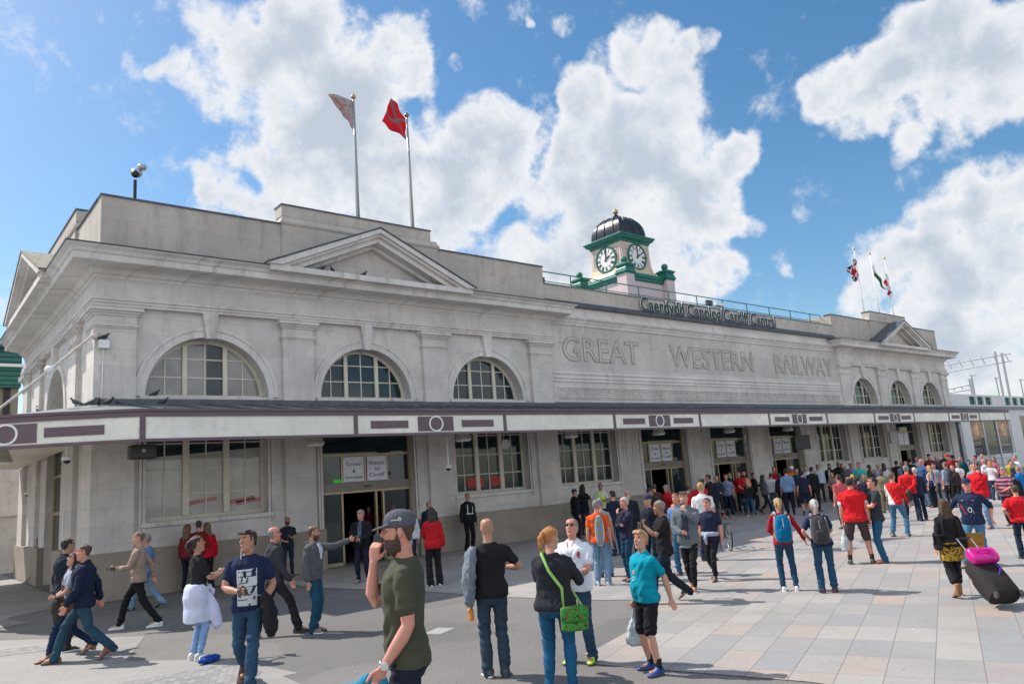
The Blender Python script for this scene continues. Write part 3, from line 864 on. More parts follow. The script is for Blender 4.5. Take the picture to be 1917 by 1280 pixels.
def flatf(u, v, d): return (u, YF + d, v)
def curvef(u, v, d):
    p, t = along(u); nrm = Vector((t.y, -t.x)); nrm = nrm if nrm.y < 0 or nrm.x < 0 else -nrm
    nrm = Vector((-abs(t.y), -abs(t.x))); q = p - nrm * d; return (q.x, q.y, v)
for i in (1, 3, 5, 7, 9, -1):
    fr = flatf if i > 0 else curvef
    if i > 0:
        a = XD[i]; b = XD[i + 1]; c = (a + b) / 2
        seg = [(a + .46, a + 1.66), (b - 1.67, b - .46)]; blk = (c - .62, c + .62)
    else:
        c = 2.72; seg = [(.75, 1.95), (3.5, 4.6)]; blk = (c - .62, c + .62)
    m = MB()
    for u0, u1 in seg: plate(m, fr, u0, u1, 3.9, 4.11, -.016, 0)
    plate(m, fr, blk[0], blk[1], 3.80, 4.22, -.016, 0)
    m.split('fascia_emblem', M['maroon'], cano)
    m = MB(); k = 28
    o = [(c + .25 * math.cos(2 * math.pi * j / k), 4.01 + .235 * math.sin(2 * math.pi * j / k)) for j in range(k)]
    i_ = [(c + .205 * math.cos(2 * math.pi * j / k), 4.01 + .19 * math.sin(2 * math.pi * j / k)) for j in range(k)]
    m.slab(fr, [o, i_], -.03, -.016); m.build('fascia_ring', M['white'], cano)
# lead upstand on the wall over the canopy, and standing rolls on the roof
w = MB().sweep([(60.9, YP), (XS, YP), (XS, YB)], [(-.02, 4.9), (.05, 4.9), (.05, 5.08), (-.02, 5.11)], -1)
w.build('lead_flashing', M['lead'], ST)
w = MB()
for x in [4.9 + i * 1.02 for i in range(55)]: w.tube([(x, YF - .02, 4.44), (x, YP - .1, 4.95)], .022, 5)
for x in (26, 30.2, 34.5, 38.7, 43, 47.2): w.ball((x, 19.4, 4.62), .16, 8, 6, (1.3, 1, .7))
w.split('lead_roll', M['lead'], cano)

# ================================================================== GROUND
def poly_sheet(name, pts, z, mat, th=0):
    m = MB(); L = [[Vector((p[0], p[1], 0)) for p in pts]]
    tri = tessellate_polygon(L); m.add([(p[0], p[1], z) for p in pts], [tuple(t) for t in tri])
    o = m.build(name, mat); 
    for p in o.data.polygons:
        if p.normal.z < 0: p.flip()
    return tag(o, kind='structure')

def asphalt(name, base):
    g = N(name); v = g.obj()
    big = g.noise(.35, 6, .6, v); fine = g.noise(45, 3, .7, v); sp = g.noise(90, 2, .5, v)
    c = g.mix(g.ramp(big, .35, .7), tuple(x * .82 for x in base), tuple(x * 1.16 for x in base))
    c = g.mix(g.ramp(fine, .45, .7), c, tuple(x * 1.5 for x in base))
    c = g.mix(g.ramp(sp, .66, .7), c, tuple(min(1, x * 2.3) for x in base))
    c = g.mix(g.ramp(g.noise(2.5, 7, .75, v, 1.0), .62, .68), c, tuple(x * .75 for x in base))
    c = g.mix(g.ramp(g.noise(.22, 3, .4, v), .52, .53), c, g.mix(1, c, (.84, .84, .85), 'MULTIPLY'))
    c = g.mix(g.ramp(g.noise(1.6, 9, .8, v, .5), .60, .70), c, g.mix(1, c, (.78, .77, .76), 'MULTIPLY'))
    g.set(c, .85); g.bump(fine, .5, .006); return g.mat

def flags(name, ang, w, h, palette, joint=.006, offs=0.0, grime=.3):
    """stone paving: one colour per stone, dark joints"""
    g = N(name); v = g.obj(rot=(0, 0, -R(ang)))
    sp = g.new('ShaderNodeSeparateXYZ'); g.link(v, sp.inputs[0])
    def m(op, a, b=None, c=None):
        x = g.new('ShaderNodeMath', operation=op)
        for i, q in enumerate((a, b, c)):
            if q is None: continue
            if hasattr(q, 'is_output'): g.link(q, x.inputs[i])
            else: x.inputs[i].default_value = q
        return x.outputs[0]
    vy = m('DIVIDE', sp.outputs['Y'], h); fy = m('FLOOR', vy)
    ux = m('ADD', m('DIVIDE', sp.outputs['X'], w), m('MULTIPLY', m('MODULO', fy, 2.0), offs)); fx = m('FLOOR', ux)
    cb = g.new('ShaderNodeCombineXYZ'); g.link(fx, cb.inputs[0]); g.link(fy, cb.inputs[1])
    wn = g.new('ShaderNodeTexWhiteNoise', noise_dimensions='3D'); g.link(cb.outputs[0], wn.inputs['Vector'])
    r = g.new('ShaderNodeValToRGB'); r.color_ramp.interpolation = 'CONSTANT'; g.link(wn.outputs['Value'], r.inputs['Fac'])
    e = r.color_ramp.elements
    while len(e) < len(palette): e.new(.5)
    pos = 0
    for i, (wt_, c) in enumerate(palette): e[i].position = pos; e[i].color = (*c, 1); pos += wt_
    col = r.outputs['Color']
    n = g.noise(1.3, 7, .65, v); n2 = g.noise(35, 4, .65, v)
    col = g.mix(g.ramp(n, .4, .75), col, (.22, .21, .20)) if False else g.mix(m('MULTIPLY', g.ramp(n, .45, .8), grime), col, (.20, .185, .17))
    col = g.mix(g.ramp(n2, .3, .7), g.mix(1, col, (.9, .9, .9), 'MULTIPLY'), g.mix(1, col, (1.08, 1.08, 1.08), 'MULTIPLY'))
    jx = m('MULTIPLY', m('MINIMUM', m('FRACT', ux), m('SUBTRACT', 1.0, m('FRACT', ux))), w)
    jy = m('MULTIPLY', m('MINIMUM', m('FRACT', vy), m('SUBTRACT', 1.0, m('FRACT', vy))), h)
    j = m('LESS_THAN', m('MINIMUM', jx, jy), joint)
    col = g.mix(j, col, (.17, .155, .145))
    vo = g.new('ShaderNodeTexVoronoi'); vo.inputs['Scale'].default_value = 2.6; g.link(v, vo.inputs['Vector'])
    col = g.mix(g.ramp(vo.outputs['Distance'], .045, .06, (.6, .6, .6), (0, 0, 0)), col, (.12, .115, .11))
    col = g.mix(m('MULTIPLY', g.ramp(g.noise(.28, 7, .7, v, .6), .5, .66), .35), col, (.19, .18, .17))
    g.set(col, .7); g.bump(m('SUBTRACT', m('MULTIPLY', n2, .3), j), .4, .006); return g.mat

PAL = [(.24, (.315, .297, .282)), (.18, (.345, .325, .305)), (.14, (.285, .274, .266)), (.08, (.268, .268, .268)), (.16, (.345, .298, .272)), (.07, (.37, .298, .252)), (.13, (.305, .275, .262))]
PALS = [(.5, (.265, .255, .242)), (.3, (.285, .275, .26)), (.2, (.245, .236, .226))]
PALC = [(.35, (.22, .215, .21)), (.3, (.26, .255, .25)), (.2, (.29, .285, .28)), (.15, (.18, .18, .18))]
M['asphalt'] = asphalt('asphalt', (.140, .132, .126))
M['flags'] = flags('granite_paving', 20.5, .80, .445, PAL, .0045)
M['slabs'] = flags('sandstone_slabs', -24, 1.1, .42, PALS, .003, .5, .15)
M['setts'] = flags('granite_setts', 66, .11, .09, PALC, .004, .5, .2)
M['farground'] = asphalt('far_ground', (.16, .155, .15))
gp = MB(); gp.add([(-1500, -1500, 0), (1500, -1500, 0), (1500, 1500, 0), (-1500, 1500, 0)], [(0, 1, 2, 3)])
tag(gp.build('ground', M['farground']), kind='structure')
poly_sheet('road', [(-8, -6), (30, -6), (30, 21.6), (-8, 21.6)], .004, M['asphalt'])

M['galv'] = paint((.30, .32, .34), .5, .2, .1, 4, name='dull_galvanised')
poly_sheet('plaza_paving', [(7.6, 2), (7.35, 4.45), (6.67, 6.81), (7.27, 7.33), (8.78, 7.86), (10.37, 9.23), (9.99, 9.97), (9.49, 11.87), (9.2, 14), (8.36, 17.74), (8.2, 20), (9.6, 21.6), (95, 21.6), (95, -12), (8.6, -8)], .012, M['flags'])
poly_sheet('slab_pavement', [(-9, 44), (3.9, 44), (3.9, 22.3), (2.4, 21.3), (1.9, 19), (1.86, 17.59), (3.73, 15.05), (2.96, 12.97), (4.02, 11.57), (4.27, 9.77), (4.07, 9.79), (4.05, 9.26), (3.5, 5), (2, -4), (-9, -4)], .008, M['slabs'])
poly_sheet('sett_paving', [(2.3, 11.55), (4.0, 11.2), (4.0, 10.3), (3.2, 9.2), (2.4, 9.6)], .012, M['setts'])
poly_sheet('sett_paving', [(1.2, 16.9), (1.85, 16.3), (2.6, 15.9), (2.5, 15.25), (1.2, 15.8)], .012, M['setts'])
poly_sheet('sett_paving', [(1.0, 22.6), (2.3, 21.2), (2.6, 19.6), (1.2, 19.4)], .012, M['setts'])
w = MB(); w.box(-.22, .22, -.16, .16, 0, .006, Matrix.Translation((6.85, 10.35, .004)) @ Matrix.Rotation(R(25), 4, 'Z'))
tag(w.build('manhole_cover', paint((.33, .32, .30), .6, 0, .3, 20, name='worn_concrete'), bevel=.004), 'pale square access cover set in the asphalt', 'manhole cover')
w = MB(); w.box(12, 70, 12.18, 12.215, .012, .0145, Matrix.Rotation(R(-3), 4, 'Z')); tag(w.build('drain_slot_surface', M['dkgrey']), kind='structure')

# clock tower -----------------------------------------------------------------------
CX, CY = 33.1, 28.45
TW = thing('clock_tower', 'square clock tower with black dome, green cornice and two clock faces', 'clock tower', (CX, CY, 9.2))
cr = paint((.62, .50, .33), .55, 0, .07, 3, name='tower_cream'); pk = paint((.60, .49, .50), .55, 0, .06, 3, name='tower_pink')
def sq(h): return [(CX - h, CY - h), (CX + h, CY - h), (CX + h, CY + h), (CX - h, CY + h)]
def sqs(w_, prof):
    rings = [[(x, y, z) for x, y in sq(h)] for h, z in prof]; w_.rings(rings)
w = MB(); sqs(w, [(1.78, 9.2), (1.78, 12.75)]); w.build('base', pk, TW)
w = MB(); sqs(w, [(1.80, 12.75), (1.88, 12.8), (1.88, 12.92), (1.96, 12.98), (1.96, 13.06), (1.9, 13.1), (1.9, 13.2), (1.5, 13.22)]); w.build('lower_cornice', M['green'], TW, bevel=.01)
w = MB(); sqs(w, [(1.62, 13.2), (1.44, 13.35), (1.31, 13.6), (1.24, 13.95), (1.215, 14.4), (1.21, 15.28)]); w.build('tower_body', cr, TW)
w = MB()
for q in range(4):
    Mt = Matrix.Translation((CX, CY, 0)) @ Matrix.Rotation(q * math.pi / 2, 4, 'Z')
    for u in (-1.12, 1.0): w.box(u, u + .12, -1.245, -1.2, 13.98, 15.2, Mt)
    for u, a in ((-.92, .05), (.87, .05)): w.box(u, u + .05, -1.238, -1.2, 13.75, 15.08, Mt)
    w.box(-.87, .87, -1.238, -1.2, 15.03, 15.08, Mt); w.box(-.87, .87, -1.25, -1.2, 13.75, 13.8, Mt)
    for s in (-1, 1):
        for t in (-1, 1): w.box(s * .78 - .09, s * .78 + .09, -1.245, -1.2, 14.42 + t * .48 - .09, 14.42 + t * .48 + .09, Mt)
w.split('tower_moulding', pk, TW)
w = MB(); sqs(w, [(1.2, 15.24), (1.26, 15.28), (1.26, 15.36), (1.34, 15.42), (1.42, 15.46), (1.46, 15.56), (1.52, 15.6), (1.52, 15.68), (1.2, 15.72)]); w.build('cornice', M['green'], TW, bevel=.008)
w = MB(); dm = []
for i in range(9):
    t = i / 8 * math.pi / 2; dm.append((max(.17, 1.22 * (1 + .05 * math.sin(2.2 * t)) * math.cos(t) ** .55), 15.70 + 1.42 * math.sin(t) ** 1.12))
rg = []
for h, z in dm:
    ring = []
    for k in range(24):
        a = 2 * math.pi * k / 24; c, s_ = math.cos(a), math.sin(a); m_ = max(abs(c), abs(s_)); rr = h * (1 / m_) ** .78
        ring.append((CX + c * rr, CY + s_ * rr, z))
    rg.append(ring)
w.rings(rg); w.build('dome', paint((.035, .035, .045), .28, .3, .3, 4, .4, name='black_lead'), TW, smooth=True, angle=50)
w = MB()
for k in range(24):
    if k % 2: continue
    w.tube([Vector(r_[k]) + Vector((r_[k][0] - CX, r_[k][1] - CY, 0)).normalized() * .005 + Vector((0, 0, .01)) for r_ in rg], .035, 6)
w.split('dome_rib', M['black'], TW)
w = MB().lathe((CX, CY, 17.08), [(.24, 0), (.26, .06), (.18, .1), (.13, .2), (.17, .26), (.07, .3), (.05, .34)], 14); w.build('finial_base', M['black'], TW, smooth=True, angle=40)
w = MB(); w.ball((CX, CY, 17.58), .165, 14, 10); w.lathe((CX, CY, 17.72), [(.05, 0), (.03, .06), (.008, .2)], 8); w.build('finial', paint((.45, .30, .14), .35, .6, .15, 5, name='gilt'), TW, smooth=True)
for sx in (-1, 1):
    for sy in (-1, 1):
        x, y = CX + sx * 1.78, CY + sy * 1.78
        w = MB(); w.box(x - .34, x + .34, y - .34, y + .34, 9.2, 13.0); w.build('pier', pk, TW)
        w = MB()
        for h, z in ((.38, 13.0), (.43, 13.08)): w.box(x - h, x + h, y - h, y + h, z, z + .081)
        rr = [[(x + a * h, y + b * h, z) for a, b in ((-1, -1), (1, -1), (1, 1), (-1, 1))] for h, z in ((.40, 13.161), (.38, 13.3), (.33, 13.42), (.42, 13.5), (.42, 13.56), (.24, 13.68), (.12, 13.72))]
        w.rings(rr); w.ball((x, y, 13.88), .2, 14, 10); w.build('pier_cap', M['green'], TW, bevel=.006)
def clock_face(Mt):
    c = MB(); k = 40; Mt2 = Mt
    def disc(r0, r1, d0, d1, m):
        o = [(r1 * math.cos(2 * math.pi * j / k), r1 * math.sin(2 * math.pi * j / k)) for j in range(k)]
        loops = [o] + ([[(r0 * math.cos(2 * math.pi * j / k), r0 * math.sin(2 * math.pi * j / k)) for j in range(k)]] if r0 else [])
        m.slab(lambda u, v, d: tuple(Mt2 @ Vector((u, d, v))), loops, d0, d1)
    disc(0, .74, -.03, 0, c); f = c.build('clock_face', M['white'], TW)
    m = MB(); disc(.72, .80, -.07, 0, m); m.build('clock_rim', M['green'], f)
    m = MB(); disc(.69, .72, -.036, -.03, m); disc(.44, .455, -.036, -.03, m); m.build('dial_ring', M['black'], f)
    for h, t in enumerate(('XII', 'I', 'II', 'III', 'IIII', 'V', 'VI', 'VII', 'VIII', 'IX', 'X', 'XI')):
        me = text_mesh(t, .26, .003, .006, 'CENTER', True, .8, 2)
        ys = [v.co.y for v in me.vertices]; hh = max(ys) - min(ys)
        wdt = min(1, .16 / max(.01, (max(v.co.x for v in me.vertices) - min(v.co.x for v in me.vertices))) * (1.15 if len(t) > 2 else 1))
        a = -h * math.pi / 6
        for v in me.vertices:
            x, y = v.co.x * wdt, (v.co.y - hh / 2) * 1.12 + .575
            v.co = Mt @ Vector((x * math.cos(a) - y * math.sin(a), -.034 - v.co.z, x * math.sin(a) + y * math.cos(a)))
        me.materials.append(M['black']); o = D.objects.new('numeral', me); COL.objects.link(o); put(o, f)
    for ang, ln, wd_ in ((-59, .40, .045), (-3, .60, .035)):
        m = MB(); Rm = Mt @ Matrix.Rotation(R(-ang), 4, 'Y')
        m.slab(lambda u, v, d: tuple(Rm @ Vector((u, d, v))), [[(-wd_ * .6, -.12), (wd_ * .6, -.12), (wd_, ln * .7), (0, ln), (-wd_, ln * .7)]], -.06 - wd_ * .3, -.045)
        m.build('clock_hand', M['black'], f)
clock_face(Matrix.Translation((CX, CY - 1.262, 14.42)))
clock_face(Matrix.Translation((CX - 1.262, CY, 14.42)) @ Matrix.Rotation(-math.pi / 2, 4, 'Z'))

# flags -------------------------------------------------------------------------------
def flag_mat(kind):
    g = N('flag_' + kind); uv = g.new('ShaderNodeUVMap'); uv.uv_map = 'cloth'; sp = g.new('ShaderNodeSeparateXYZ'); g.link(uv.outputs[0], sp.inputs[0])
    U, V = sp.outputs[0], sp.outputs[1]
    def m(op, a, b=None):
        x = g.new('ShaderNodeMath', operation=op)
        for i, q in enumerate((a, b)):
            if q is None: continue
            if hasattr(q, 'is_output'): g.link(q, x.inputs[i])
            else: x.inputs[i].default_value = q
        return x.outputs[0]
    def band(v, c, w_): return m('LESS_THAN', m('ABSOLUTE', m('SUBTRACT', v, c)), w_)
    red, wht, blu, grn = (.55, .012, .02), (.72, .72, .74), (.02, .035, .16), (.01, .20, .10)
    def mn(a, b): return m('MINIMUM', a, b)
    d1 = m('SUBTRACT', U, V); d2 = m('SUBTRACT', m('ADD', U, V), 1.0)
    if kind == 'union':
        c = g.mix(m('LESS_THAN', mn(m('ABSOLUTE', d1), m('ABSOLUTE', d2)), .11), blu, wht)
        c = g.mix(m('LESS_THAN', mn(m('ABSOLUTE', d1), m('ABSOLUTE', d2)), .045), c, red)
        c = g.mix(mn(1.0, m('ADD', band(U, .5, .12), band(V, .5, .17))), c, wht); c = g.mix(mn(1.0, m('ADD', band(U, .5, .065), band(V, .5, .10))), c, red)
    elif kind == 'cross':
        c = g.mix(mn(1.0, m('ADD', band(U, .5, .09), band(V, .5, .13))), wht, red)
    elif kind == 'tri':
        c = g.mix(m('GREATER_THAN', V, .5), grn, wht)
        n = g.noise(2.6, 3, .6, uv.outputs[0]); bl = m('LESS_THAN', m('ADD', m('ADD', m('POWER', m('MULTIPLY', m('SUBTRACT', U, .5), 2.4), 2.0), m('POWER', m('MULTIPLY', m('SUBTRACT', V, .5), 3.0), 2.0)), m('MULTIPLY', n, .9)), .75)
        c = g.mix(bl, c, red)
    elif kind == 'redmark':
        # red flag with grey slanting bars
        c = g.mix(mn(1.0, m('ADD', m('ADD', band(d1, 0, .05), m('MULTIPLY', band(V, .35, .06), m('GREATER_THAN', U, .2))), m('MULTIPLY', band(d2, -.1, .05), m('LESS_THAN', U, .6)))), (.66, .02, .035), (.24, .22, .24))
    else:
        c = g.mix(m('GREATER_THAN', g.noise(7, 4, .6, uv.outputs[0]), .52), (.50, .43, .44), (.36, .30, .33)); c = g.mix(band(d1, .1, .07), c, (.55, .22, .18))
    g.set(c, .8)
    tr = g.new('ShaderNodeBsdfTranslucent'); g.link(c, tr.inputs['Color']); ms = g.new('ShaderNodeMixShader'); ms.inputs[0].default_value = .45
    out = g.n['Material Output']; g.link(g.b.outputs[0], ms.inputs[1]); g.link(tr.outputs[0], ms.inputs[2]); g.link(ms.outputs[0], out.inputs['Surface'])
    return g.mat
def flag(parent, kind, pts, nx=16, ny=12, ripple=.06, seed=0):
    """cloth sheet between four 3D corners (hoist top, hoist foot, fly foot, fly top) with ripples and thickness"""
    a, b, c, d = [Vector(p) for p in pts]; vs = []; fs = []; uv = []
    nrm = (c - a).cross(b - d).normalized()
    for j in range(ny + 1):
        for i in range(nx + 1):
            u, v = i / nx, j / ny
            p = a.lerp(d, u).lerp(b.lerp(c, u), v)
            p += nrm * ripple * math.sin(u * 9 + v * 4 + seed) * (u ** .6) + nrm * ripple * .5 * math.sin(v * 11 + seed * 2 + u * 3)
            p += (b - a) * .03 * math.sin(u * 7 + seed)
            vs.append(p); uv.append((u, 1 - v))
    for j in range(ny):
        for i in range(nx): o = j * (nx + 1) + i; fs.append((o, o + 1, o + nx + 2, o + nx + 1))
    me = D.meshes.new('flag'); me.from_pydata([tuple(p) for p in vs], [], fs); L = me.uv_layers.new(name='cloth')
    for l in me.loops: L.data[l.index].uv = uv[l.vertex_index]
    me.materials.append(flag_mat(kind)); me.polygons.foreach_set('use_smooth', [True] * len(me.polygons))
    o = D.objects.new('flag', me); COL.objects.link(o); s_ = o.modifiers.new('thick', 'SOLIDIFY'); s_.thickness = .006
    put(o, parent); return o
def flagpole(label, x, y, z0, z1, r, kind, pts, rip=.06, seed=0, gold=(.4, .3, .12)):
    t = thing('flagpole', label, 'flagpole', (x, y, z0), group='flagpoles on the station roof')
    w = MB().tube([(x, y, z0), (x, y, (z0 + z1) / 2), (x, y, z1)], [r, r * .8, r * .5], 8); w.build('pole', M['white'] if z1 < 15.8 else paint((.32, .33, .34), .4, .3, .05, name='grey_pole'), t, smooth=True)
    w = MB(); w.ball((x, y, z1 + .08), .09, 10, 8); w.lathe((x, y, z1 + .14), [(.05, 0), (.02, .08), (.005, .12)], 8); w.build('finial', paint(gold, .4, .5, .1, name='gilt_ball'), t, smooth=True)
    flag(t, kind, pts, ripple=rip, seed=seed)
    w = MB().tube([(x - .06, y - .05, z0 + .6), (x - .07, y - .05, z1 - 1.4)], .008, 4); w.build('halyard', M['white'], t)
FY = 22.15
flagpole('tall grey flagpole with a torn faded flag, left of the pair', 12.21, FY, 10.8, 16.05, .075, 'torn', [(12.18, FY, 16.0), (12.15, FY, 14.85), (11.75, FY + .1, 15.45), (11.3, FY + .15, 16.12)], .05, 1)
flagpole('grey flagpole flying a red flag with grey marks', 14.44, FY, 10.8, 15.95, .07, 'redmark', [(14.4, FY, 15.9), (14.33, FY, 15.02), (13.4, FY + .1, 15.55), (13.94, FY + .2, 16.75)], .1, 2, (.25, .2, .15))
flagpole('white flagpole with a blue, red and white crossed flag', 49.75, FY, 10.8, 15.75, .045, 'union', [(49.72, FY, 15.2), (49.7, FY, 13.6), (49.1, FY + .1, 13.5), (48.5, FY + .1, 14.3)], .16, 3, (.6, .5, .3))
flagpole('white flagpole with a half-furled green and white flag', 52.05, FY, 10.8, 15.75, .045, 'tri', [(52.1, FY, 15.3), (52.15, FY, 14.3), (53.6, FY - .1, 13.2), (52.9, FY - .1, 13.7)], .12, 4, (.6, .5, .3))
flagpole('white flagpole with a white flag bearing a red cross', 54.28, FY, 10.8, 15.7, .045, 'cross', [(54.2, FY, 14.9), (54.3, FY, 13.5), (54.3, FY - .1, 12.7), (53.2, FY - .1, 13.3)], .14, 5, (.6, .5, .3))

# cameras, lamps, loudspeakers ------------------------------------------------------------
t = thing('security_camera', 'grey dome security camera on a black mast above the corner parapet', 'camera', (5.05, 22.0, 10.77))
w = MB().tube([(5.05, 22.0, 10.7), (5.05, 22.0, 11.42)], .045, 8); w.box(4.97, 5.13, 21.92, 22.08, 10.77, 10.82); w.build('mast', M['black'], t)
w = MB().ball((5.07, 21.95, 11.62), .16, 14, 10, (1, 1, .85)); w.ball((5.2, 21.9, 11.8), .12, 12, 8, (1.1, 1, .8)); w.build('housing', M['steel'], t, smooth=True)
w = MB().ball((5.02, 21.87, 11.55), .11, 12, 8); w.build('lens', M['black'], t, smooth=True)
t = thing('utility_box', 'small white box on a thin conduit beside the corner pilaster', 'electrical box', (4.27, YP - .08, 6.4))
w = MB().box(4.14, 4.40, YP - .16, YP - .002, 6.42, 6.64); w.build('housing', M['white'], t, bevel=.01)
w = MB().tube([(4.27, YP - .03, 6.42), (4.26, YP - .03, 5.12)], .018, 6); w.build('conduit', M['white'], t)
t = thing('wall_pole', 'rusty white pole with a round lamp slanting down from the station corner', 'pole', (4.0, 21.55, 6.7))
w = MB().tube([(4.02, 21.5, 6.76), (3.03, 21.35, 5.75), (1.75, 21.2, 4.52)], .032, 8); w.box(3.98, 4.08, 21.42, 21.66, 6.65, 6.88); w.build('pole', paint((.60, .52, .46), .6, 0, .35, 14, name='rusty_white'), t)
w = MB().ball((3.03, 21.35, 5.76), .12, 12, 8, (1, 1, .9)); w.build('lamp', M['white'], t, smooth=True)
def canopy_lamp(x, lab, y=19.6):
    t = thing('canopy_lamp', lab, 'lamp', (x, y, 4.04), group='bell lamps under the canopy')
    w = MB().lathe((x, y, 3.6), [(.27, -.01), (.27, .05), (.24, .08), (.15, .32), (.12, .36), (.04, .37), (.04, .44)], 8); w.build('lamp_shade', paint((.42, .40, .36), .5, 0, .15, 8, name='aged_enamel'), t)
    w = MB().lathe((x, y, 3.555), [(.23, 0), (.24, .034)], 8); w.build('diffuser', M['white'], t)
    return t
labs = ['bell lamp under the canopy beside the nearest entrance', 'bell lamp before the window right of the nearest entrance', 'bell lamp before the second ground window past the nearest entrance', 'bell lamp over the second entrance', 'bell lamp over the third entrance', 'bell lamp over the fourth entrance']
for x, l in zip((9.19, 14.27, 19.08, 24.02, 28.9, 33.82), labs): canopy_lamp(x, l)
canopy_lamp(2.2, 'bell lamp under the curved corner of the canopy', 22.4)
for x, y, l in ((16.1, 19.8, 'grey horn loudspeaker hung before the third ground floor window'),):
    t = thing('loudspeaker', l, 'loudspeaker', (x, y, 4.04))
    w = MB(); c0 = Vector((x, y, 3.45)); dr = Vector((-.3, -1, -.2)).normalized(); w.tube([c0 - dr * .2, c0 - dr * .05, c0, c0 + dr * .12, c0 + dr * .16], [.06, .06, .05, .13, .17], 14); w.build('horn', paint((.33, .32, .30), .5, name='horn_grey'), t, smooth=True, angle=40)
    w = MB().tube([(x, y, 4.04), (x, y, 3.5)], .02, 6); w.build('bracket', M['galv'], t)
t = thing('loudspeaker', 'long black box loudspeaker under the canopy near the corner', 'loudspeaker', (4.67, 19.2, 4.04))
w = MB().box(4.38, 4.96, 19.1, 19.4, 3.36, 3.69); w.build('cabinet', M['black'], t, bevel=.03)
w = MB().ball((4.67, 19.09, 3.55), .05, 10, 6, (1, .4, 1)); w.build('driver', M['galv'], t)
w = MB().tube([(4.67, 19.25, 3.68), (4.67, 19.25, 4.04)], .025, 6); w.build('bracket', M['black'], t)
for (x, y, zt, zb, l) in ((3.28, 20.2, 4.04, 3.42, 'white dome camera on a stem below the canopy corner'), (14.05, 20.2, 4.04, 2.72, 'white dome camera on a long drop rod right of the nearest entrance'), (4.2, 33.5, 4.04, 3.0, 'white dome camera on a drop rod beside the far side wall')):
    t = thing('dome_camera', l, 'camera', (x, y, zt))
    w = MB().tube([(x, y, zt), (x, y, zb + .12)], .03, 8); w.lathe((x, y, zb + .03), [(.11, 0), (.12, .06), (.09, .1), (.04, .12)], 14); w.build('housing', M['white'], t)
    w = MB().ball((x, y, zb + .03), .08, 12, 8); w.build('dome', M['black'], t, smooth=True)
for (x, l, s_, tilt) in ((36.2, 'dark flat departure screen hanging before the fourth entrance', 1.1, 0), (46.7, 'back of a grey screen hanging beside the far window', 1.0, .5)):
    t = thing('hanging_screen', l, 'screen', (x, 20.3, 4.04)); Mt = Matrix.Translation((x, 20.3, 3.0)) @ Matrix.Rotation(R(-12 + tilt * 30), 4, 'Z')
    w = MB().box(-s_ / 2, s_ / 2, -.06, .06, -.36, .36, Mt); w.build('screen_case', M['black'] if tilt == 0 else paint((.34, .33, .32), .5, name='screen_grey'), t, bevel=.02)
    w = MB().tube([(x, 20.3, 3.3), (x, 20.3, 4.04)], .03, 6); w.build('bracket', M['galv'], t)
t = thing('hanging_banner', 'double-sided picture banner hung over the third entrance', 'banner', (31.1, 20.3, 4.04))
w = MB(); w.slab(lambda u, v, d: (31.1 + u, 20.3 + d + u * .5, v), [[(-.5, 2.72), (.25, 2.68), (.55, 3.3), (.6, 3.5), (-.45, 3.42)]], 0, .03); w.build('sheet', paint((.12, .12, .11), .6, 0, .5, 3, name='dark_picture'), t)
w = MB(); w.slab(lambda u, v, d: (31.1 + u, 20.3 + d + u * .5, v), [[(-.05, 3.12), (.3, 3.2), (.56, 3.47), (-.1, 3.44)]], -.006, 0); w.slab(lambda u, v, d: (31.1 + u, 20.3 + d + u * .5, v), [[(-.1, 2.74), (.2, 2.72), (.12, 2.95), (-.1, 2.93)]], -.006, 0); w.split('picture', paint((.45, .40, .34), .6, 0, .4, 5, name='picture_tone'), t)
w = MB(); w.tube([(30.75, 20.1, 3.4), (30.75, 20.1, 4.04)], .012, 5); w.tube([(31.5, 20.5, 3.45), (31.5, 20.5, 4.04)], .012, 5); w.split('hanger', M['galv'], t)
t = thing('floodlight', 'small floodlight fixed behind the roof railing at the left', 'floodlight', (20.9, 22.45, 10.06))
w = MB(); w.box(20.75, 21.05, 22.35, 22.5, 10.3, 10.52); w.build('housing', M['dkgrey'], t, bevel=.01); w = MB().tube([(20.9, 22.45, 10.02), (20.9, 22.45, 10.35)], .02, 6); w.build('bracket', M['galv'], t)
t = thing('security_camera', 'white box camera behind the station name', 'camera', (33.5, 22.4, 10.06))
w = MB(); w.box(33.2, 33.95, 22.3, 22.5, 10.42, 10.58, ); w.build('housing', M['white'], t, bevel=.02); w = MB().tube([(33.6, 22.4, 10.02), (33.6, 22.4, 10.45)], .03, 6); w.build('bracket', M['galv'], t)
t = thing('floodlight', 'small dark floodlight beside the white roof camera', 'floodlight', (32.7, 22.45, 10.06))
w = MB(); w.box(32.5, 32.95, 22.35, 22.5, 10.4, 10.66); w.build('housing', M['dkgrey'], t, bevel=.01); w = MB().tube([(32.7, 22.45, 10.02), (32.7, 22.45, 10.42)], .02, 6); w.build('bracket', M['galv'], t)

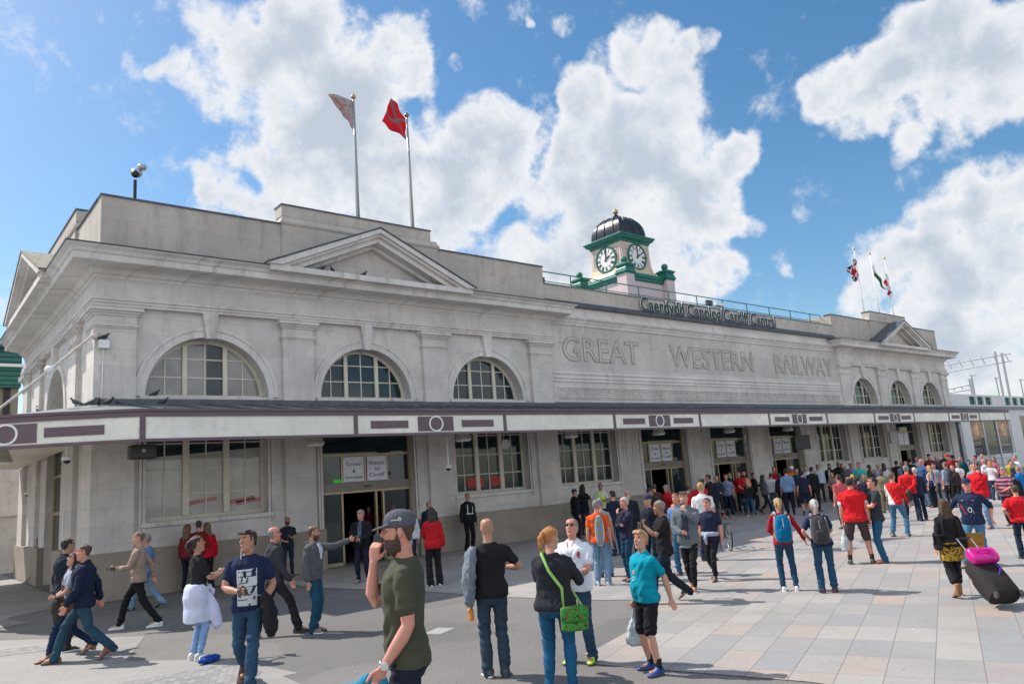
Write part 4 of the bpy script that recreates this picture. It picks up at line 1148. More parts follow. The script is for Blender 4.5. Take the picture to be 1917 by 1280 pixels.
# pigeons --------------------------------------------------------------------------------
def pigeon(loc, rz, lab, tone=0):
    g = paint(((.035, .035, .045), (.075, .075, .085))[tone], .6, 0, .3, 20, name='pigeon_feathers')
    t = MB(); rg = []
    P = [(-.17, .03, .012, .03), (-.12, .045, .018, .04), (-.06, .075, .045, .045), (.0, .09, .058, .058), (.05, .11, .052, .058), (.085, .14, .034, .04), (.10, .175, .026, .028), (.115, .20, .027, .027), (.14, .205, .016, .017), (.155, .2, .006, .006), (.175, .195, .003, .003)]
    for x, z, a, b in P: rg.append([(x - .3 * b * math.sin(2 * math.pi * k / 10), a * math.cos(2 * math.pi * k / 10), z + b * math.sin(2 * math.pi * k / 10)) for k in range(10)])
    t.rings(rg)
    for s in (-1, 1): t.tube([(.01, s * .025, .04), (.015, s * .025, -.0)], .006, 5); t.tube([(0, s * .025, .004), (.035, s * .03, .003)], .005, 4)
    Mt = Matrix.Translation(loc) @ Matrix.Rotation(R(rz), 4, 'Z'); t.v = [tuple(Mt @ Vector((v[0] * .92, v[1] * .92, v[2] * .92))) for v in t.v]
    o = t.build('pigeon', g, smooth=True); tag(o, lab, 'pigeon', 'pigeons resting on the station'); return o
for (l, a, s_, c) in (((10.2, 20.9, 9.06), 20, 'leftmost of three pigeons on the pediment ledge', 0), ((10.55, 20.9, 9.06), -150, 'middle of three pigeons on the pediment ledge', 0), ((11.65, 20.9, 9.06), 10, 'right one of three pigeons on the pediment ledge', 0),
    ((5.62, 21.9, 5.2), 10, 'pigeon on the sill of the leftmost arched window', 0), ((4.27, 21.6, 6.64), 10, 'pigeon standing on the small white box at the corner', 0),
    ((3.55, 20.9, 4.82), 160, 'grey pigeon on the canopy roof left of the corner', 1), ((3.84, 20.7, 4.8), -30, 'pale pigeon on the canopy roof right at the corner', 1), ((4.05, 20.9, 4.82), -100, 'dark pigeon facing out from the canopy roof', 0), ((4.3, 21.0, 4.86), 30, 'pigeon on the canopy roof under the white box', 0), ((4.52, 21.1, 4.87), 150, 'pigeon on the canopy roof, last of the corner group', 1), ((5.6, 21.0, 4.87), 10, 'lone pigeon on the canopy below the leftmost arch', 0), ((2.95, 22.3, 4.8), 100, 'pigeon on the side canopy roof', 1), ((3.1, 23.6, 4.85), 60, 'brown pigeon farthest along the side canopy roof', 1)):
    pigeon(l, a, s_, c)

# right hand wing ------------------------------------------------------------------------
WG = thing('side_wing', 'pale modern wing with green lattice panels beyond the old station', 'building', (80, 22.4, 0))
YG = 22.3
wpaint = paint((.63, .62, .62), .6, 0, .06, 2, name='wing_render')
def WF(u, v, d): return (u, YG + d, v)
lat = [(65.9, 67.2), (67.6, 68.95), (69.4, 70.75), (74.0, 75.3), (75.9, 77.2), (77.8, 79.1), (83, 84.3), (85, 86.3)]
lo = [[(60.42, 5.2), (100, 5.2), (100, 6.15), (60.42, 6.15)]] + [[(a, 5.33), (b, 5.33), (b, 6.0), (a, 6.0)] for a, b in lat]
w = MB().slab(WF, lo, 0, .3); w.build('parapet', wpaint, WG)
for a, b in lat:
    w = MB(); w.box(a, b, YG + .31, YG + .33, 5.33, 6.0); w.build('glazing', glass('sky_glass', (.25, .35, .38)), WG)
    w = MB()
    w.tube([(a, YG + .15, 5.35), (b, YG + .15, 5.98)], .035, 5); w.tube([(a, YG + .15, 5.98), (b, YG + .15, 5.35)], .035, 5)
    k = 12; c = ((a + b) / 2, 5.665); w.tube([(c[0] + .42 * math.cos(2 * math.pi * i / k), YG + .15, c[1] + .26 * math.sin(2 * math.pi * i / k)) for i in range(k)], .035, 5, True)
    for q in (a + .03, b - .03): w.tube([(q, YG + .15, 5.33), (q, YG + .15, 6.0)], .04, 5)
    for q in (5.36, 5.97): w.tube([(a, YG + .15, q), (b, YG + .15, q)], .04, 5)
    w.build('lattice', M['green'], WG)
gl = [(61.5, 63.6, .9, 4.0), (65.4, 74.6, 1.3, 4.1), (77.2, 86, .2, 4.4), (88, 96, .2, 4.4)]
lo = [[(60.42, 0), (100, 0), (100, 5.0), (60.42, 5.0)]] + [[(a, z0), (b, z0), (b, z1), (a, z1)] for a, b, z0, z1 in gl]
w = MB().slab(WF, lo, .1, .4); w.build('wall', wpaint, WG)
w = MB(); w.box(60.42, 100, YG - .1, YG + .35, 5.0, 5.2); w.build('ledge', M['lead2'], WG)
for i, (a, b, z0, z1) in enumerate(gl):
    w = MB(); w.box(a, b, YG + .3, YG + .32, z0, z1); g_ = w.build('shop_window', M['glass'], WG)
    w = MB(); n_ = 2 if i == 0 else 3
    for k in range(n_ + 1): x = a + (b - a) * k / n_; w.box(x - .07, x + .07, YG + .2, YG + .29, z0, z1)
    w.split('mullion', M['white'] if i < 2 else M['green'], WG)
for a, b in ((65.6, 68.2), (71.8, 74.4)):
    w = MB(); w.box(a, b, YG + .24, YG + .28, 2.7, 4.05); p = w.build('poster', paint((.40, .22, .12), .5, 0, .7, 1.1, name='food_picture'), WG)
    w = MB().ball(((a + b) / 2, YG + .235, 3.3), .62, 14, 8, (1, .02, .8)); w.build('poster_picture', paint((.60, .38, .20), .5, 0, .5, 2.5, name='picture_bread'), p)
w = MB(); w.box(60.45, 100, YG + .45, YG + 10, 0, 5.6); w.build('core', M['interior'], WG)
t = thing('scaffold_tower', 'grey access tower standing at the shop window of the wing', 'scaffold', (68.5, 21.6, 0))
for x in (67.2, 69.6):
    for y in (21.2, 22.0): w = MB().tube([(x, y, .1), (x, y, 3.4)], .03, 6); w.build('upright', M['galv'], t)
for z in (.5, 1.0, 1.5, 2.0, 2.5, 3.0):
    for y in (21.2, 22.0): w = MB().tube([(67.2, y, z), (69.6, y, z)], .025, 6); w.build('rung', M['galv'], t)
w = MB(); w.box(67.25, 69.55, 21.22, 21.98, 2.02, 2.07); w.build('platform', M['yellow'], t)
# overhead line gantry and lamps by the platforms
t = thing('catenary_gantry', 'steel lattice gantry over the railway at the right', 'gantry', (150, 45, 0))
GX = 150
w = MB()
for z0, z1 in ((0, 0), (1.3, 1.5)): w.tube([(GX, 43, 16.0 + z0), (GX, 66, 15.2 + z1)], .11, 5)
for i in range(13): y = 43.5 + i * 1.85; w.tube([(GX, y, 16.1), (GX, y + .4, 17.5)], .09, 4)
w.build('lattice_beam', M['galv'], t)
w = MB(); w.box(GX - .15, GX + .15, 44.2, 44.5, 0, 17.6); w.build('mast', M['galv'], t); w = MB(); w.box(GX - .15, GX + .15, 45.2, 45.45, 0, 18.0); w.build('mast', M['galv'], t)
w = MB(); w.box(GX - .1, GX + .1, 60.0, 60.4, 17.4, 19.6); w.build('insulator', M['galv'], t)
t = thing('catenary_gantry', 'smaller lattice gantry low behind the lattice parapet', 'gantry', (165, 55, 0))
w = MB(); w.tube([(165, 55, 13.0), (165, 66, 12.4)], .15, 5); w.tube([(165, 55, 14.0), (165, 66, 12.8)], .15, 5)
for i in range(7): w.tube([(165, 55 + i * 1.5, 12.9), (165, 55.4 + i * 1.5, 13.8 - i * .1)], .1, 4)
w.build('lattice_beam', M['galv'], t); w = MB(); w.box(164.85, 165.15, 54.8, 55.3, 0, 15); w.build('mast', M['galv'], t)
for (x, zt, l) in ((135.8, 13.2, 'double-headed platform lamp under the gantry beam'), (146.9, 13.1, 'double-headed platform lamp beside the gantry mast'), (159.5, 13.1, 'double-headed platform lamp at the right edge')):
    t = thing('platform_lamp', l, 'lamp post', (x, 45, 0), group='platform lamps behind the wing')
    w = MB().tube([(x, 45, 0), (x, 45, zt)], .10, 6); w.build('pole', M['galv'], t)
    w = MB(); w.box(x - 1.4, x - .4, 44.85, 45.15, zt, zt + .2); w.box(x + .4, x + 1.4, 44.85, 45.15, zt, zt + .2); w.split('lamp_head', M['white'], t)
    w = MB(); w.box(x - .4, x + .4, 44.93, 45.07, zt, zt + .12); w.build('arm', M['galv'], t)
# left background
t = thing('timber_building', 'dark green clad building behind the left side of the station', 'building', (2, 45, 0))
w = MB().box(-6, 5.15, 45, 52, 8.7, 10.7); w.build('cladding', M['green'], t)
w = MB()
for z in [8.8 + .24 * i for i in range(8)]: w.box(-6, 5.17, 44.96, 44.999, z, z + .03)
w.split('board_joint', M['dkgreen'], t)
w = MB().box(-6.3, 5.25, 44.7, 52.2, 9.72, 9.86); w.build('gutter', M['white'], t); w = MB().box(-6.4, 5.3, 44.6, 52.4, 10.7, 10.85); w.build('roof', M['lead'], t)
w = MB().box(-6, 5.1, 45.3, 51.8, 0, 8.69); w.build('wall', paint((.28, .23, .17), .8, 0, .25, 1, name='brown_brick'), t)
w = MB().box(4.45, 4.75, 45.25, 45.29, 6, 8.69); w.build('downpipe', M['black'], t)
t = thing('boundary_wall', 'pale curved stone wall closing the lane beside the station', 'wall', (2, 37.8, 0))
w = MB().box(-6, 6.4, 37.8, 38.3, 0, 2.3); w.box(-6, 6.4, 37.9, 38.2, 2.3, 4.7); w.build('masonry', M['stone'], t, bevel=.02)
w = MB().box(-6, 6.5, 37.7, 38.4, 2.3, 2.42); w.build('coping', M['trim'], t)
t = thing('barrier_post', 'grey metal post on splayed feet in the lane beside the station', 'post', (4.15, 30.6, 0))
w = MB(); w.tube([(4.15, 30.6, .05), (4.15, 30.6, 1.5)], .04, 8); w.build('upright', M['galv'], t)
w = MB(); w.tube([(3.75, 30.4, .02), (4.15, 30.6, .4), (4.5, 30.8, .02)], .03, 6); w.tube([(3.95, 31.0, .02), (4.15, 30.6, .4), (4.3, 30.2, .02)], .03, 6); w.build('foot', M['galv'], t)
t = thing('bollard', 'round steel bollard at the left edge of the pavement', 'bollard', (1.86, 19.3, 0))
w = MB().lathe((1.86, 19.3, 0.01), [(.10, 0), (.10, .9), (.09, 1.0), (.03, 1.05)], 14); w.build('post', M['steel'], t, smooth=True, angle=40)
w = MB().lathe((1.86, 19.3, 0.72), [(.103, 0), (.103, .12)], 14); w.build('reflective_band', M['white'], t)

# ================================================================== PEOPLE
def V(*a): return Vector(a)
def ring(c, ax, ay, a, b, n=16, p=1.0, bf=None):
    """closed ring round c; ax, ay unit axes, half sizes a, b (bf = other half size towards +ay)"""
    out = []
    for k in range(n):
        t = 2 * math.pi * k / n; x, y = math.cos(t), math.sin(t)
        x = math.copysign(abs(x) ** p, x); y = math.copysign(abs(y) ** p, y)
        out.append(c + ax * (a * x) + ay * ((bf if (bf is not None and y > 0) else b) * y))
    return out
def limb(mb, pts, rad, n=12, flat=1.0, side=V(1, 0, 0)):
    """tapered limb through pts with radii, rounded ends"""
    P = [Vector(p) for p in pts]; d0 = (P[1] - P[0]).normalized(); d1 = (P[-1] - P[-2]).normalized()
    P = [P[0] - d0 * rad[0] * .7] + P + [P[-1] + d1 * rad[-1] * .7]; rr = [rad[0] * .55] + list(rad) + [rad[-1] * .55]
    mb.tube(P, rr, n)
def ik(a, t, l1, l2, hint):
    d = t - a; L = d.length
    if L > (l1 + l2) * .985: d = d * ((l1 + l2) * .985 / L); t = a + d; L = d.length
    u = d.normalized(); x = (l1 * l1 - l2 * l2 + L * L) / (2 * L); h = math.sqrt(max(1e-6, l1 * l1 - x * x))
    n_ = hint - u * hint.dot(u)
    if n_.length < 1e-4: n_ = u.orthogonal()
    return a + u * x + n_.normalized() * h, t

def lerp_path(a, b, c, fr, r):
    """points on shoulder-elbow-wrist (or hip-knee-ankle) polyline at fractions 0..2"""
    out = []
    for f in fr:
        out.append(a.lerp(b, f) if f <= 1 else b.lerp(c, f - 1))
    return out

def hand(mb, w, d, thumb, side, pose='relax', s=1.0):
    """w wrist, d direction of the fingers, thumb = direction of the thumb side; five bent fingers"""
    d = d.normalized(); thumb = (thumb - d * thumb.dot(d)).normalized(); nrm = thumb.cross(d) * side   # back of the hand
    nrm = nrm.normalized(); R_ = []
    for y, a, b in ((-.01, .024, .019), (.02, .033, .016), (.05, .040, .015), (.085, .041, .013), (.097, .036, .010)):
        R_.append(ring(w + d * y * s, thumb, nrm, a * s, b * s, 12, .8))
    mb.rings(R_)
    curl = {'relax': 24, 'grip': 68, 'flat': 6, 'point': 75, 'cup': 40}[pose]
    for i, (o, L) in enumerate(((.030, .072), (.010, .080), (-.011, .075), (-.031, .060))):
        c = curl
        if pose == 'point' and i == 0: c = 3
        p = w + (d * .088 + thumb * o) * s; pts = [p - d * .012 * s]; dr = d.copy(); a = 0
        for k, fr in enumerate((.42, .32, .26)):
            a += c * (.8 if k == 0 else 1.0); ang = R(a)
            q = d * math.cos(ang) - nrm * math.sin(ang); pts.append(pts[-1] + q * (L * fr + (.012 if k == 0 else 0)) * s)
        mb.tube(pts, [.0098 * s, .0092 * s, .0085 * s, .0068 * s], 7)
    p = w + (d * .025 + thumb * .026) * s; t1 = (thumb * .75 + d * .65 - nrm * .35).normalized(); t2 = (thumb * .25 + d * .9 - nrm * (.5 if curl > 30 else .2)).normalized()
    mb.tube([p - t1 * .01 * s, p + t1 * .035 * s, p + t1 * .038 * s + t2 * .028 * s, p + t1 * .04 * s + t2 * .052 * s], [.013 * s, .0115 * s, .010 * s, .0075 * s], 8)

HEAD = [(-.012, .040, .010, .022), (.002, .064, .022, .038), (.018, .080, .038, .048), (.038, .086, .052, .055), (.058, .086, .064, .060), (.078, .087, .072, .0635), (.100, .085, .082, .067),
        (.122, .081, .090, .070), (.140, .076, .096, .0725), (.152, .075, .099, .0735), (.165, .084, .101, .0740), (.178, .087, .101, .0735), (.195, .082, .098, .071), (.212, .068, .088, .063), (.226, .045, .068, .047), (.234, .018, .036, .022)]
def head_at(h):
    for (h0, *a), (h1, *b) in zip(HEAD, HEAD[1:]):
        if h0 <= h <= h1:
            t = (h - h0) / (h1 - h0); return [x + (y - x) * t for x, y in zip(a, b)]
    return HEAD[-1][1:]

TORSO = {  # z, half width, half depth back, half depth front
 'm': [(.80, .105, .080, .070), (.86, .160, .115, .090), (.93, .168, .118, .098), (1.0, .158, .098, .100), (1.08, .150, .090, .104), (1.16, .156, .094, .108), (1.25, .168, .104, .116), (1.33, .176, .110, .116), (1.38, .170, .106, .102), (1.415, .146, .092, .080), (1.445, .110, .078, .060), (1.475, .066, .062, .046)],
 'f': [(.80, .105, .085, .065), (.86, .168, .122, .085), (.93, .176, .122, .092), (1.0, .155, .092, .088), (1.08, .132, .078, .086), (1.16, .138, .082, .098), (1.25, .150, .090, .130), (1.32, .156, .094, .112), (1.37, .150, .090, .090), (1.41, .126, .078, .066), (1.44, .094, .066, .050), (1.468, .058, .054, .042)]}

REM = []    # (object, noise amplitude) waiting to be made one smooth surface
def surf(name, mb, mat, parent, vox, amp=0, smooth=4, seed=0, freq=9):
    me = D.meshes.new(name); me.from_pydata([tuple(v) for v in mb.v], [], mb.f); me.materials.append(mat)
    bm = bmesh.new(); bm.from_mesh(me); bmesh.ops.recalc_face_normals(bm, faces=bm.faces); bm.to_mesh(me); bm.free()
    o = D.objects.new(name, me); COL.objects.link(o); o.parent = parent
    r = o.modifiers.new('r', 'REMESH'); r.mode = 'VOXEL'; r.voxel_size = vox; r.use_smooth_shade = True
    s = o.modifiers.new('s', 'SMOOTH'); s.factor = .5; s.iterations = smooth
    REM.append((o, amp, seed, freq)); return o
def flush():
    """turn every pending surface into plain mesh data, with small folds in the cloth"""
    dg = bpy.context.evaluated_depsgraph_get(); dg.update()
    new = [D.meshes.new_from_object(o.evaluated_get(dg)) for o, *_ in REM]
    for (o, amp, seed, fq), me in zip(REM, new):
        o.modifiers.clear(); old = o.data; o.data = me; me.name = o.name; D.meshes.remove(old)
        if amp:
            nv = len(me.vertices); co = [0.0] * nv * 3; no = [0.0] * nv * 3
            me.vertices.foreach_get('co', co); me.vertex_normals.foreach_get('vector', no)
            leg = fq == 8
            for i in range(0, nv * 3, 3):
                x, y, z = co[i], co[i + 1], co[i + 2]
                if leg:    # creases run across the leg, stronger at knee, hip and hem
                    k = .45 + 1.1 * math.exp(-((z - .50) / .10) ** 2) + 1.3 * math.exp(-((z - .12) / .10) ** 2) + .8 * math.exp(-((z - .84) / .06) ** 2)
                    q = Vector((x * 7 + seed, y * 7 + z * 5, z * 22 + x * 9)); n_ = (noise.noise(q) * 1.0 + noise.noise(q * .45) * .8) * amp * k
                elif fq == 9:   # slanting pulls from the armpits and gathering at the waist
                    k = .55 + .9 * math.exp(-((z - 1.02) / .11) ** 2) + .5 * math.exp(-((z - 1.30) / .08) ** 2)
                    q = Vector((x * 8 + z * 7 * (1 if x > 0 else -1) + seed, y * 8, z * 13 - abs(x) * 16)); n_ = (noise.noise(q) * 1.1 + (.3 - abs(noise.noise(q * .5 + Vector((5, 1, 2))))) * 1.5) * amp * k
                else:
                    q = Vector((x * fq + seed, y * fq, z * fq * .55 + x * 4)); n_ = noise.noise(q) * 1.6 * amp + noise.noise(q * 2.3) * amp * .8
                co[i] += no[i] * n_; co[i + 1] += no[i + 1] * n_; co[i + 2] += no[i + 2] * n_
            me.vertices.foreach_set('co', co)
        me.polygons.foreach_set('use_smooth', [True] * len(me.polygons)); me.update()
    REM.clear()

_cm = {}
def cloth(c, kind='plain', c2=(.7, .7, .7)):
    k = (c, kind, c2)
    if k in _cm: return _cm[k]
    g = N('cloth_' + kind); v = g.obj(); nz = g.noise(5, 5, .6, v)
    base = g.mix(g.ramp(nz, .3, .7), tuple(x * .86 for x in c), tuple(min(1, x * 1.12) for x in c))
    sp = g.new('ShaderNodeSeparateXYZ'); g.link(v, sp.inputs[0])
    def m(op, a, b=None):
        x = g.new('ShaderNodeMath', operation=op)
        for i, q in enumerate((a, b)):
            if q is None: continue
            if hasattr(q, 'is_output'): g.link(q, x.inputs[i])
            else: x.inputs[i].default_value = q
        return x.outputs[0]
    if kind == 'stripe':
        base = g.mix(m('GREATER_THAN', m('FRACT', m('MULTIPLY', sp.outputs[2], 22)), .62), base, c2)
    elif kind == 'wide':
        base = g.mix(m('GREATER_THAN', m('FRACT', m('MULTIPLY', sp.outputs[2], 9)), .5), base, c2)
    elif kind == 'floral':
        vo = g.new('ShaderNodeTexVoronoi'); vo.inputs['Scale'].default_value = 22; g.link(v, vo.inputs['Vector'])
        base = g.mix(g.ramp(vo.outputs['Distance'], .32, .36, (1, 1, 1), (0, 0, 0)), base, c2)
        base = g.mix(g.ramp(g.noise(30, 3, .6, v), .58, .62), base, (.02, .02, .02))
    elif kind == 'denim':
        dn = g.noise(2.2, 4, .6, v); base = g.mix(g.ramp(dn, .45, .72), base, tuple(min(1, x * 1.55 + .006) for x in c))
        fd = g.new('ShaderNodeTexNoise'); fd.inputs['Scale'].default_value = 260; g.link(v, fd.inputs['Vector'])
        base = g.mix(.25, base, g.mix(fd.outputs['Fac'], tuple(x * .6 for x in c), tuple(min(1, x * 1.6) for x in c)))
    elif kind == 'side':   # second colour low at the sides
        base = g.mix(m('MULTIPLY', m('GREATER_THAN', m('SUBTRACT', m('MULTIPLY', sp.outputs[0], -2.2), m('SUBTRACT', sp.outputs[2], 1.08)), .12), 1.0), base, c2)
    elif kind == 'hem':
        base = g.mix(m('LESS_THAN', sp.outputs[2], .93), base, c2)
    elif kind == 'cuff':
        base = g.mix(m('MULTIPLY', m('GREATER_THAN', m('ABSOLUTE', sp.outputs[0]), .225), m('LESS_THAN', sp.outputs[2], 1.235)), base, c2)
    elif kind == 'yoke':
        base = g.mix(m('GREATER_THAN', m('SUBTRACT', m('ABSOLUTE', sp.outputs[0]), m('MULTIPLY', m('SUBTRACT', sp.outputs[2], 1.25), .5)), .14), base, c2)
    elif kind == 'vest':
        base = g.mix(m('LESS_THAN', m('ABSOLUTE', m('SUBTRACT', sp.outputs[2], 1.17)), .03), base, c2)
    g.set(base, .92); g.b.inputs['Specular IOR Level'].default_value = .22
    w1 = g.new('ShaderNodeMapping'); w1.inputs['Rotation'].default_value = (.5, .3, .4); w1.inputs['Scale'].default_value = (1.6, 1.6, .7); g.link(v, w1.inputs['Vector'])
    g.bump(g.noise(6, 4, .55, w1.outputs[0], .8), .38, .02)
    _cm[k] = g.mat; return g.mat
def skin(c):
    k = ('skin', c)
    if k in _cm: return _cm[k]
    g = N('skin'); v = g.obj(); n = g.noise(14, 4, .6, v)
    b2 = g.noise(5, 3, .5, v)
    g.set(g.mix(g.ramp(b2, .5, .72), g.mix(g.ramp(n, .3, .75), tuple(x * .86 for x in c), (min(1, c[0] * 1.08), c[1] * .97, c[2] * .95)), (c[0] * 1.02, c[1] * .80, c[2] * .76)), .5)
    g.b.inputs['Specular IOR Level'].default_value = .35; g.bump(g.noise(160, 2, .5, v), .15, .002)
    _cm[k] = g.mat; return g.mat
def hairm(c):
    k = ('hair', c)
    if k in _cm: return _cm[k]
    g = N('hair'); v = g.obj(scale=(1, 1, .25)); n = g.noise(120, 5, .75, v, 1.2)
    g.set(g.mix(g.ramp(n, .3, .7), tuple(x * .5 for x in c), tuple(min(1, x * 1.45) for x in c)), .55); g.bump(n, 1.0, .012)
    _cm[k] = g.mat; return g.mat

SK = {'p': (.52, .30, .22), 'r': (.56, .27, .20), 't': (.42, .235, .155), 'o': (.30, .165, .10), 'd': (.10, .052, .032)}
HC = {'blk': (.012, .010, .009), 'drk': (.028, .018, .012), 'brn': (.075, .042, .022), 'lbr': (.16, .095, .05), 'bln': (.42, .27, .12), 'sandy': (.45, .25, .11), 'gry': (.22, .21, .20), 'wht': (.48, .46, .43), 'gng': (.48, .19, .05)}
DENIM = (.022, .055, .10); DENIM_D = (.010, .018, .038); DENIM_L = (.12, .21, .31); DENIM_B = (.010, .075, .16)

ARMS = {   # wrist target (x outwards, y forwards, z), elbow hint, hand direction, thumb direction, hand pose
 'down': ((.245, .02, .86), (.3, -1, 0), (.0, .12, -1), (0, 1, .1), 'relax'),
 'fwd': ((.235, .20, .90), (.2, -1, -.2), (0, .45, -1), (0, 1, .4), 'relax'),
 'rear': ((.25, -.20, .90), (.3, -1, 0), (0, -.3, -1), (-.3, 1, 0), 'relax'),
 'phone': ((.07, .31, 1.17), (.7, -.5, -1), (-.35, .8, .45), (.4, 0, 1), 'cup'),
 'chest': ((.04, .24, 1.22), (1, -.2, -.6), (-.9, .3, .2), (0, .3, 1), 'relax'),
 'belly': ((.05, .25, 1.04), (1, -.5, -.4), (-.9, .35, 0), (0, .2, 1), 'cup'),
 'ear': ((.125, .13, 1.475), (.35, .5, -1), (-.15, -.25, 1), (-.6, .6, 0), 'grip'),
 'mouth': ((.05, .22, 1.42), (.8, .1, -1), (-.4, -.2, .9), (-.8, 0, .3), 'cup'),
 'eat': ((.06, .28, 1.30), (.8, -.2, -1), (-.5, .3, .7), (-.7, 0, .5), 'cup'),
 'hip': ((.19, .06, 1.0), (1, -.9, 0), (-.3, .5, -.7), (.2, 1, 0), 'relax'),
 'pocket': ((.195, .07, .90), (.6, -1, .1), (-.15, .3, -1), (0, 1, 0), 'grip'),
 'behind': ((.03, -.20, .98), (1, -.3, 0), (-.8, -.1, -.4), (0, 0, 1), 'grip'),
 'point': ((.30, .52, 1.44), (.5, -.2, -1), (.25, 1, .10), (0, 0, 1), 'point'),
 'up': ((.20, .28, 1.42), (.7, -.1, -1), (-.2, .1, 1), (-.8, 0, .2), 'grip'),
 'pull': ((.28, -.28, .80), (.2, -1, .2), (0, -.6, -.8), (.5, 0, 0), 'grip'),
 'carry': ((.23, .05, .80), (.3, -1, 0), (0, .05, -1), (0, 1, 0), 'grip'),
 'fold': ((-.10, .19, 1.17), (1, .1, -.7), (-1, .1, .15), (0, .2, 1), 'relax'),
 'out': ((.52, .10, 1.0), (.3, -1, .3), (.5, .1, -1), (0, 1, 0), 'relax'),
 'camera': ((.09, .20, 1.49), (.6, 0, -1), (-.4, .4, .7), (-.5, -.3, 0), 'grip'),
}
PC = [0]
LAY = []
def person(x, y, H, rz, label, sex='m', look='brn short', sk='p', top='tee', tc=(.02, .02, .02), tk='plain', tc2=(.6, .6, .6), legs='jeans', lc=DENIM, shoe=(.03, .03, .03),
           arms=('down', 'down'), feet=None, lean=(0, 0), turn=0, nod=0, bulk=1.0, belly=0, q=2, extra=None, armx=None, twist=0, hem=None):
    """q: 0 finest .. 3 coarse"""
    PC[0] += 1; sd = PC[0] * 3.7; rnd = random.Random(PC[0])
    vox = (.0062, .0105, .015, .021)[q]; cv = (.0085, .013, .018, .024)[q]; amp = (.011, .012, .011, .0)[q]
    t = thing('person', label, 'person', (x, y, .012), rz)
    k = H / 1.75; t.scale = (k, k, k)
    f = sex == 'f'; SW = (.152 if f else .176) * (bulk ** .5)
    if feet is None: feet = ((-.11, .0, 0), (.11, .02, 0))
    elif feet == 'walk': feet = ((-.08, .34, .0), (.08, -.30, .07))
    elif feet == 'walk2': feet = ((-.08, -.30, .07), (.08, .34, .0))
    elif feet == 'wide': feet = ((-.2, .0, 0), (.2, .02, 0))
    elif feet == 'rest': feet = ((-.10, .10, 0), (.13, -.04, 0))
    drop = .06 if abs(feet[0][1] - feet[1][1]) > .4 else (.012 if feet[0][0] > -.18 else .03)
    pel = V(0, (feet[0][1] + feet[1][1]) / 2, .93 - drop)
    lx, ly = R(lean[0]), R(lean[1])
    Lm = Matrix.Translation(pel) @ Matrix.Rotation(-lx, 4, 'X') @ Matrix.Rotation(ly, 4, 'Y') @ Matrix.Rotation(R(twist), 4, 'Z') @ Matrix.Translation(V(0, 0, -.93))
    up = lambda v: Lm @ v
    # legs
    hips = [V(-.088 * bulk ** .5, pel.y, pel.z - .035), V(.088 * bulk ** .5, pel.y, pel.z - .035)]; knees = []; ank = []
    for i in (0, 1):
        a = V(feet[i][0], feet[i][1] - .02, .085 + feet[i][2]); kn, an = ik(hips[i], a, .412, .402, V(feet[i][0] * .8, 1, 0)); knees.append(kn); ank.append(an)
    # arms
    sh = []; el = []; wr = []; hd = []
    for i, s in ((0, -1), (1, 1)):
        A = ARMS[arms[i]] if isinstance(arms[i], str) else arms[i]
        tg, hn, hdv, th, ps = A
        S = up(V(s * SW, -.005, 1.388)); W = up(V(s * tg[0] * (1.06 if bulk > 1.15 and tg[0] > .2 else 1), tg[1] + (belly * .5 if abs(tg[0]) < .12 else 0), tg[2]))
        e, w_ = ik(S, W, .285, .255, (Lm.to_3x3() @ V(s * hn[0], hn[1], hn[2])).normalized()); sh.append(S); el.append(e); wr.append(w_)
        R3 = Lm.to_3x3(); hd.append((R3 @ V(s * hdv[0], hdv[1], hdv[2]), R3 @ V(s * th[0], th[1], th[2]), ps))
    def torso_rings(off, z0, z1, flare=0):
        rr = []
        T = TORSO[sex]
        zs = sorted(set([z for z, *_ in T if z0 < z < z1] + [z0, z1]))
        for z in zs:
            for (a0, *A), (b0, *B) in zip(T, T[1:]):
                if a0 <= z <= b0:
                    u = (z - a0) / (b0 - a0); w_, db, df = [p + (r_ - p) * u for p, r_ in zip(A, B)]; break
            else: w_, db, df = T[0][1:] if z < T[0][0] else T[-1][1:]
            if z < T[0][0]: w_, db, df = T[1][1:]
            bl = belly * math.exp(-((z - 1.05) / .13) ** 2); m_ = bulk if z < 1.4 else 1 + (bulk - 1) * .4
            fl = flare * max(0, (1.05 - z)) if z < 1.05 else 0
            rr.append([up(p) for p in ring(V(0, 0, z), V(1, 0, 0), V(0, 1, 0), w_ * m_ + off + fl, db * m_ + off + fl, 20, .88, df * m_ + off + bl + fl)])
        return rr
    # head frame
    hb = up(V(0, .014, 1.498)); HR = (Lm.to_3x3() @ Matrix.Rotation(R(-twist), 3, 'Z')).to_4x4() @ Matrix.Rotation(R(turn), 4, 'Z') @ Matrix.Rotation(R(-nod), 4, 'X')
    HM = Matrix.Translation(hb) @ HR @ Matrix.Translation(V(0, .0, .01))
    hp = lambda *v: HM @ V(*v)
    fw = .95 if f else 1.0
    def hring(h, off=0, yf=None, w_=None):
        a, b, c = head_at(max(-.012, min(.234, h)))
        fy = a if yf is None else yf
        cy = 0.0
        if fy is not None and fy < .02:
            cy = fy - .03; return [HM @ p for p in ring(V(0, cy, h), V(1, 0, 0), V(0, 1, 0), (w_ or c) * fw + off, b + off + cy, 16, .95, .03)]
        return [HM @ p for p in ring(V(0, 0, h), V(1, 0, 0), V(0, 1, 0), (w_ or c) * fw + off, b + off, 16, .93, fy + off)]
    B = MB()
    SLV = armx if armx else {'tee': .62, 'polo': .66, 'vest': -1, 'rolled': 1.3}.get(top, 1.93)
    B.rings(torso_rings(-.030, .80, 1.40) + torso_rings(-.014, 1.43, 1.475))
    B.rings([hring(h) for h, *_ in HEAD])
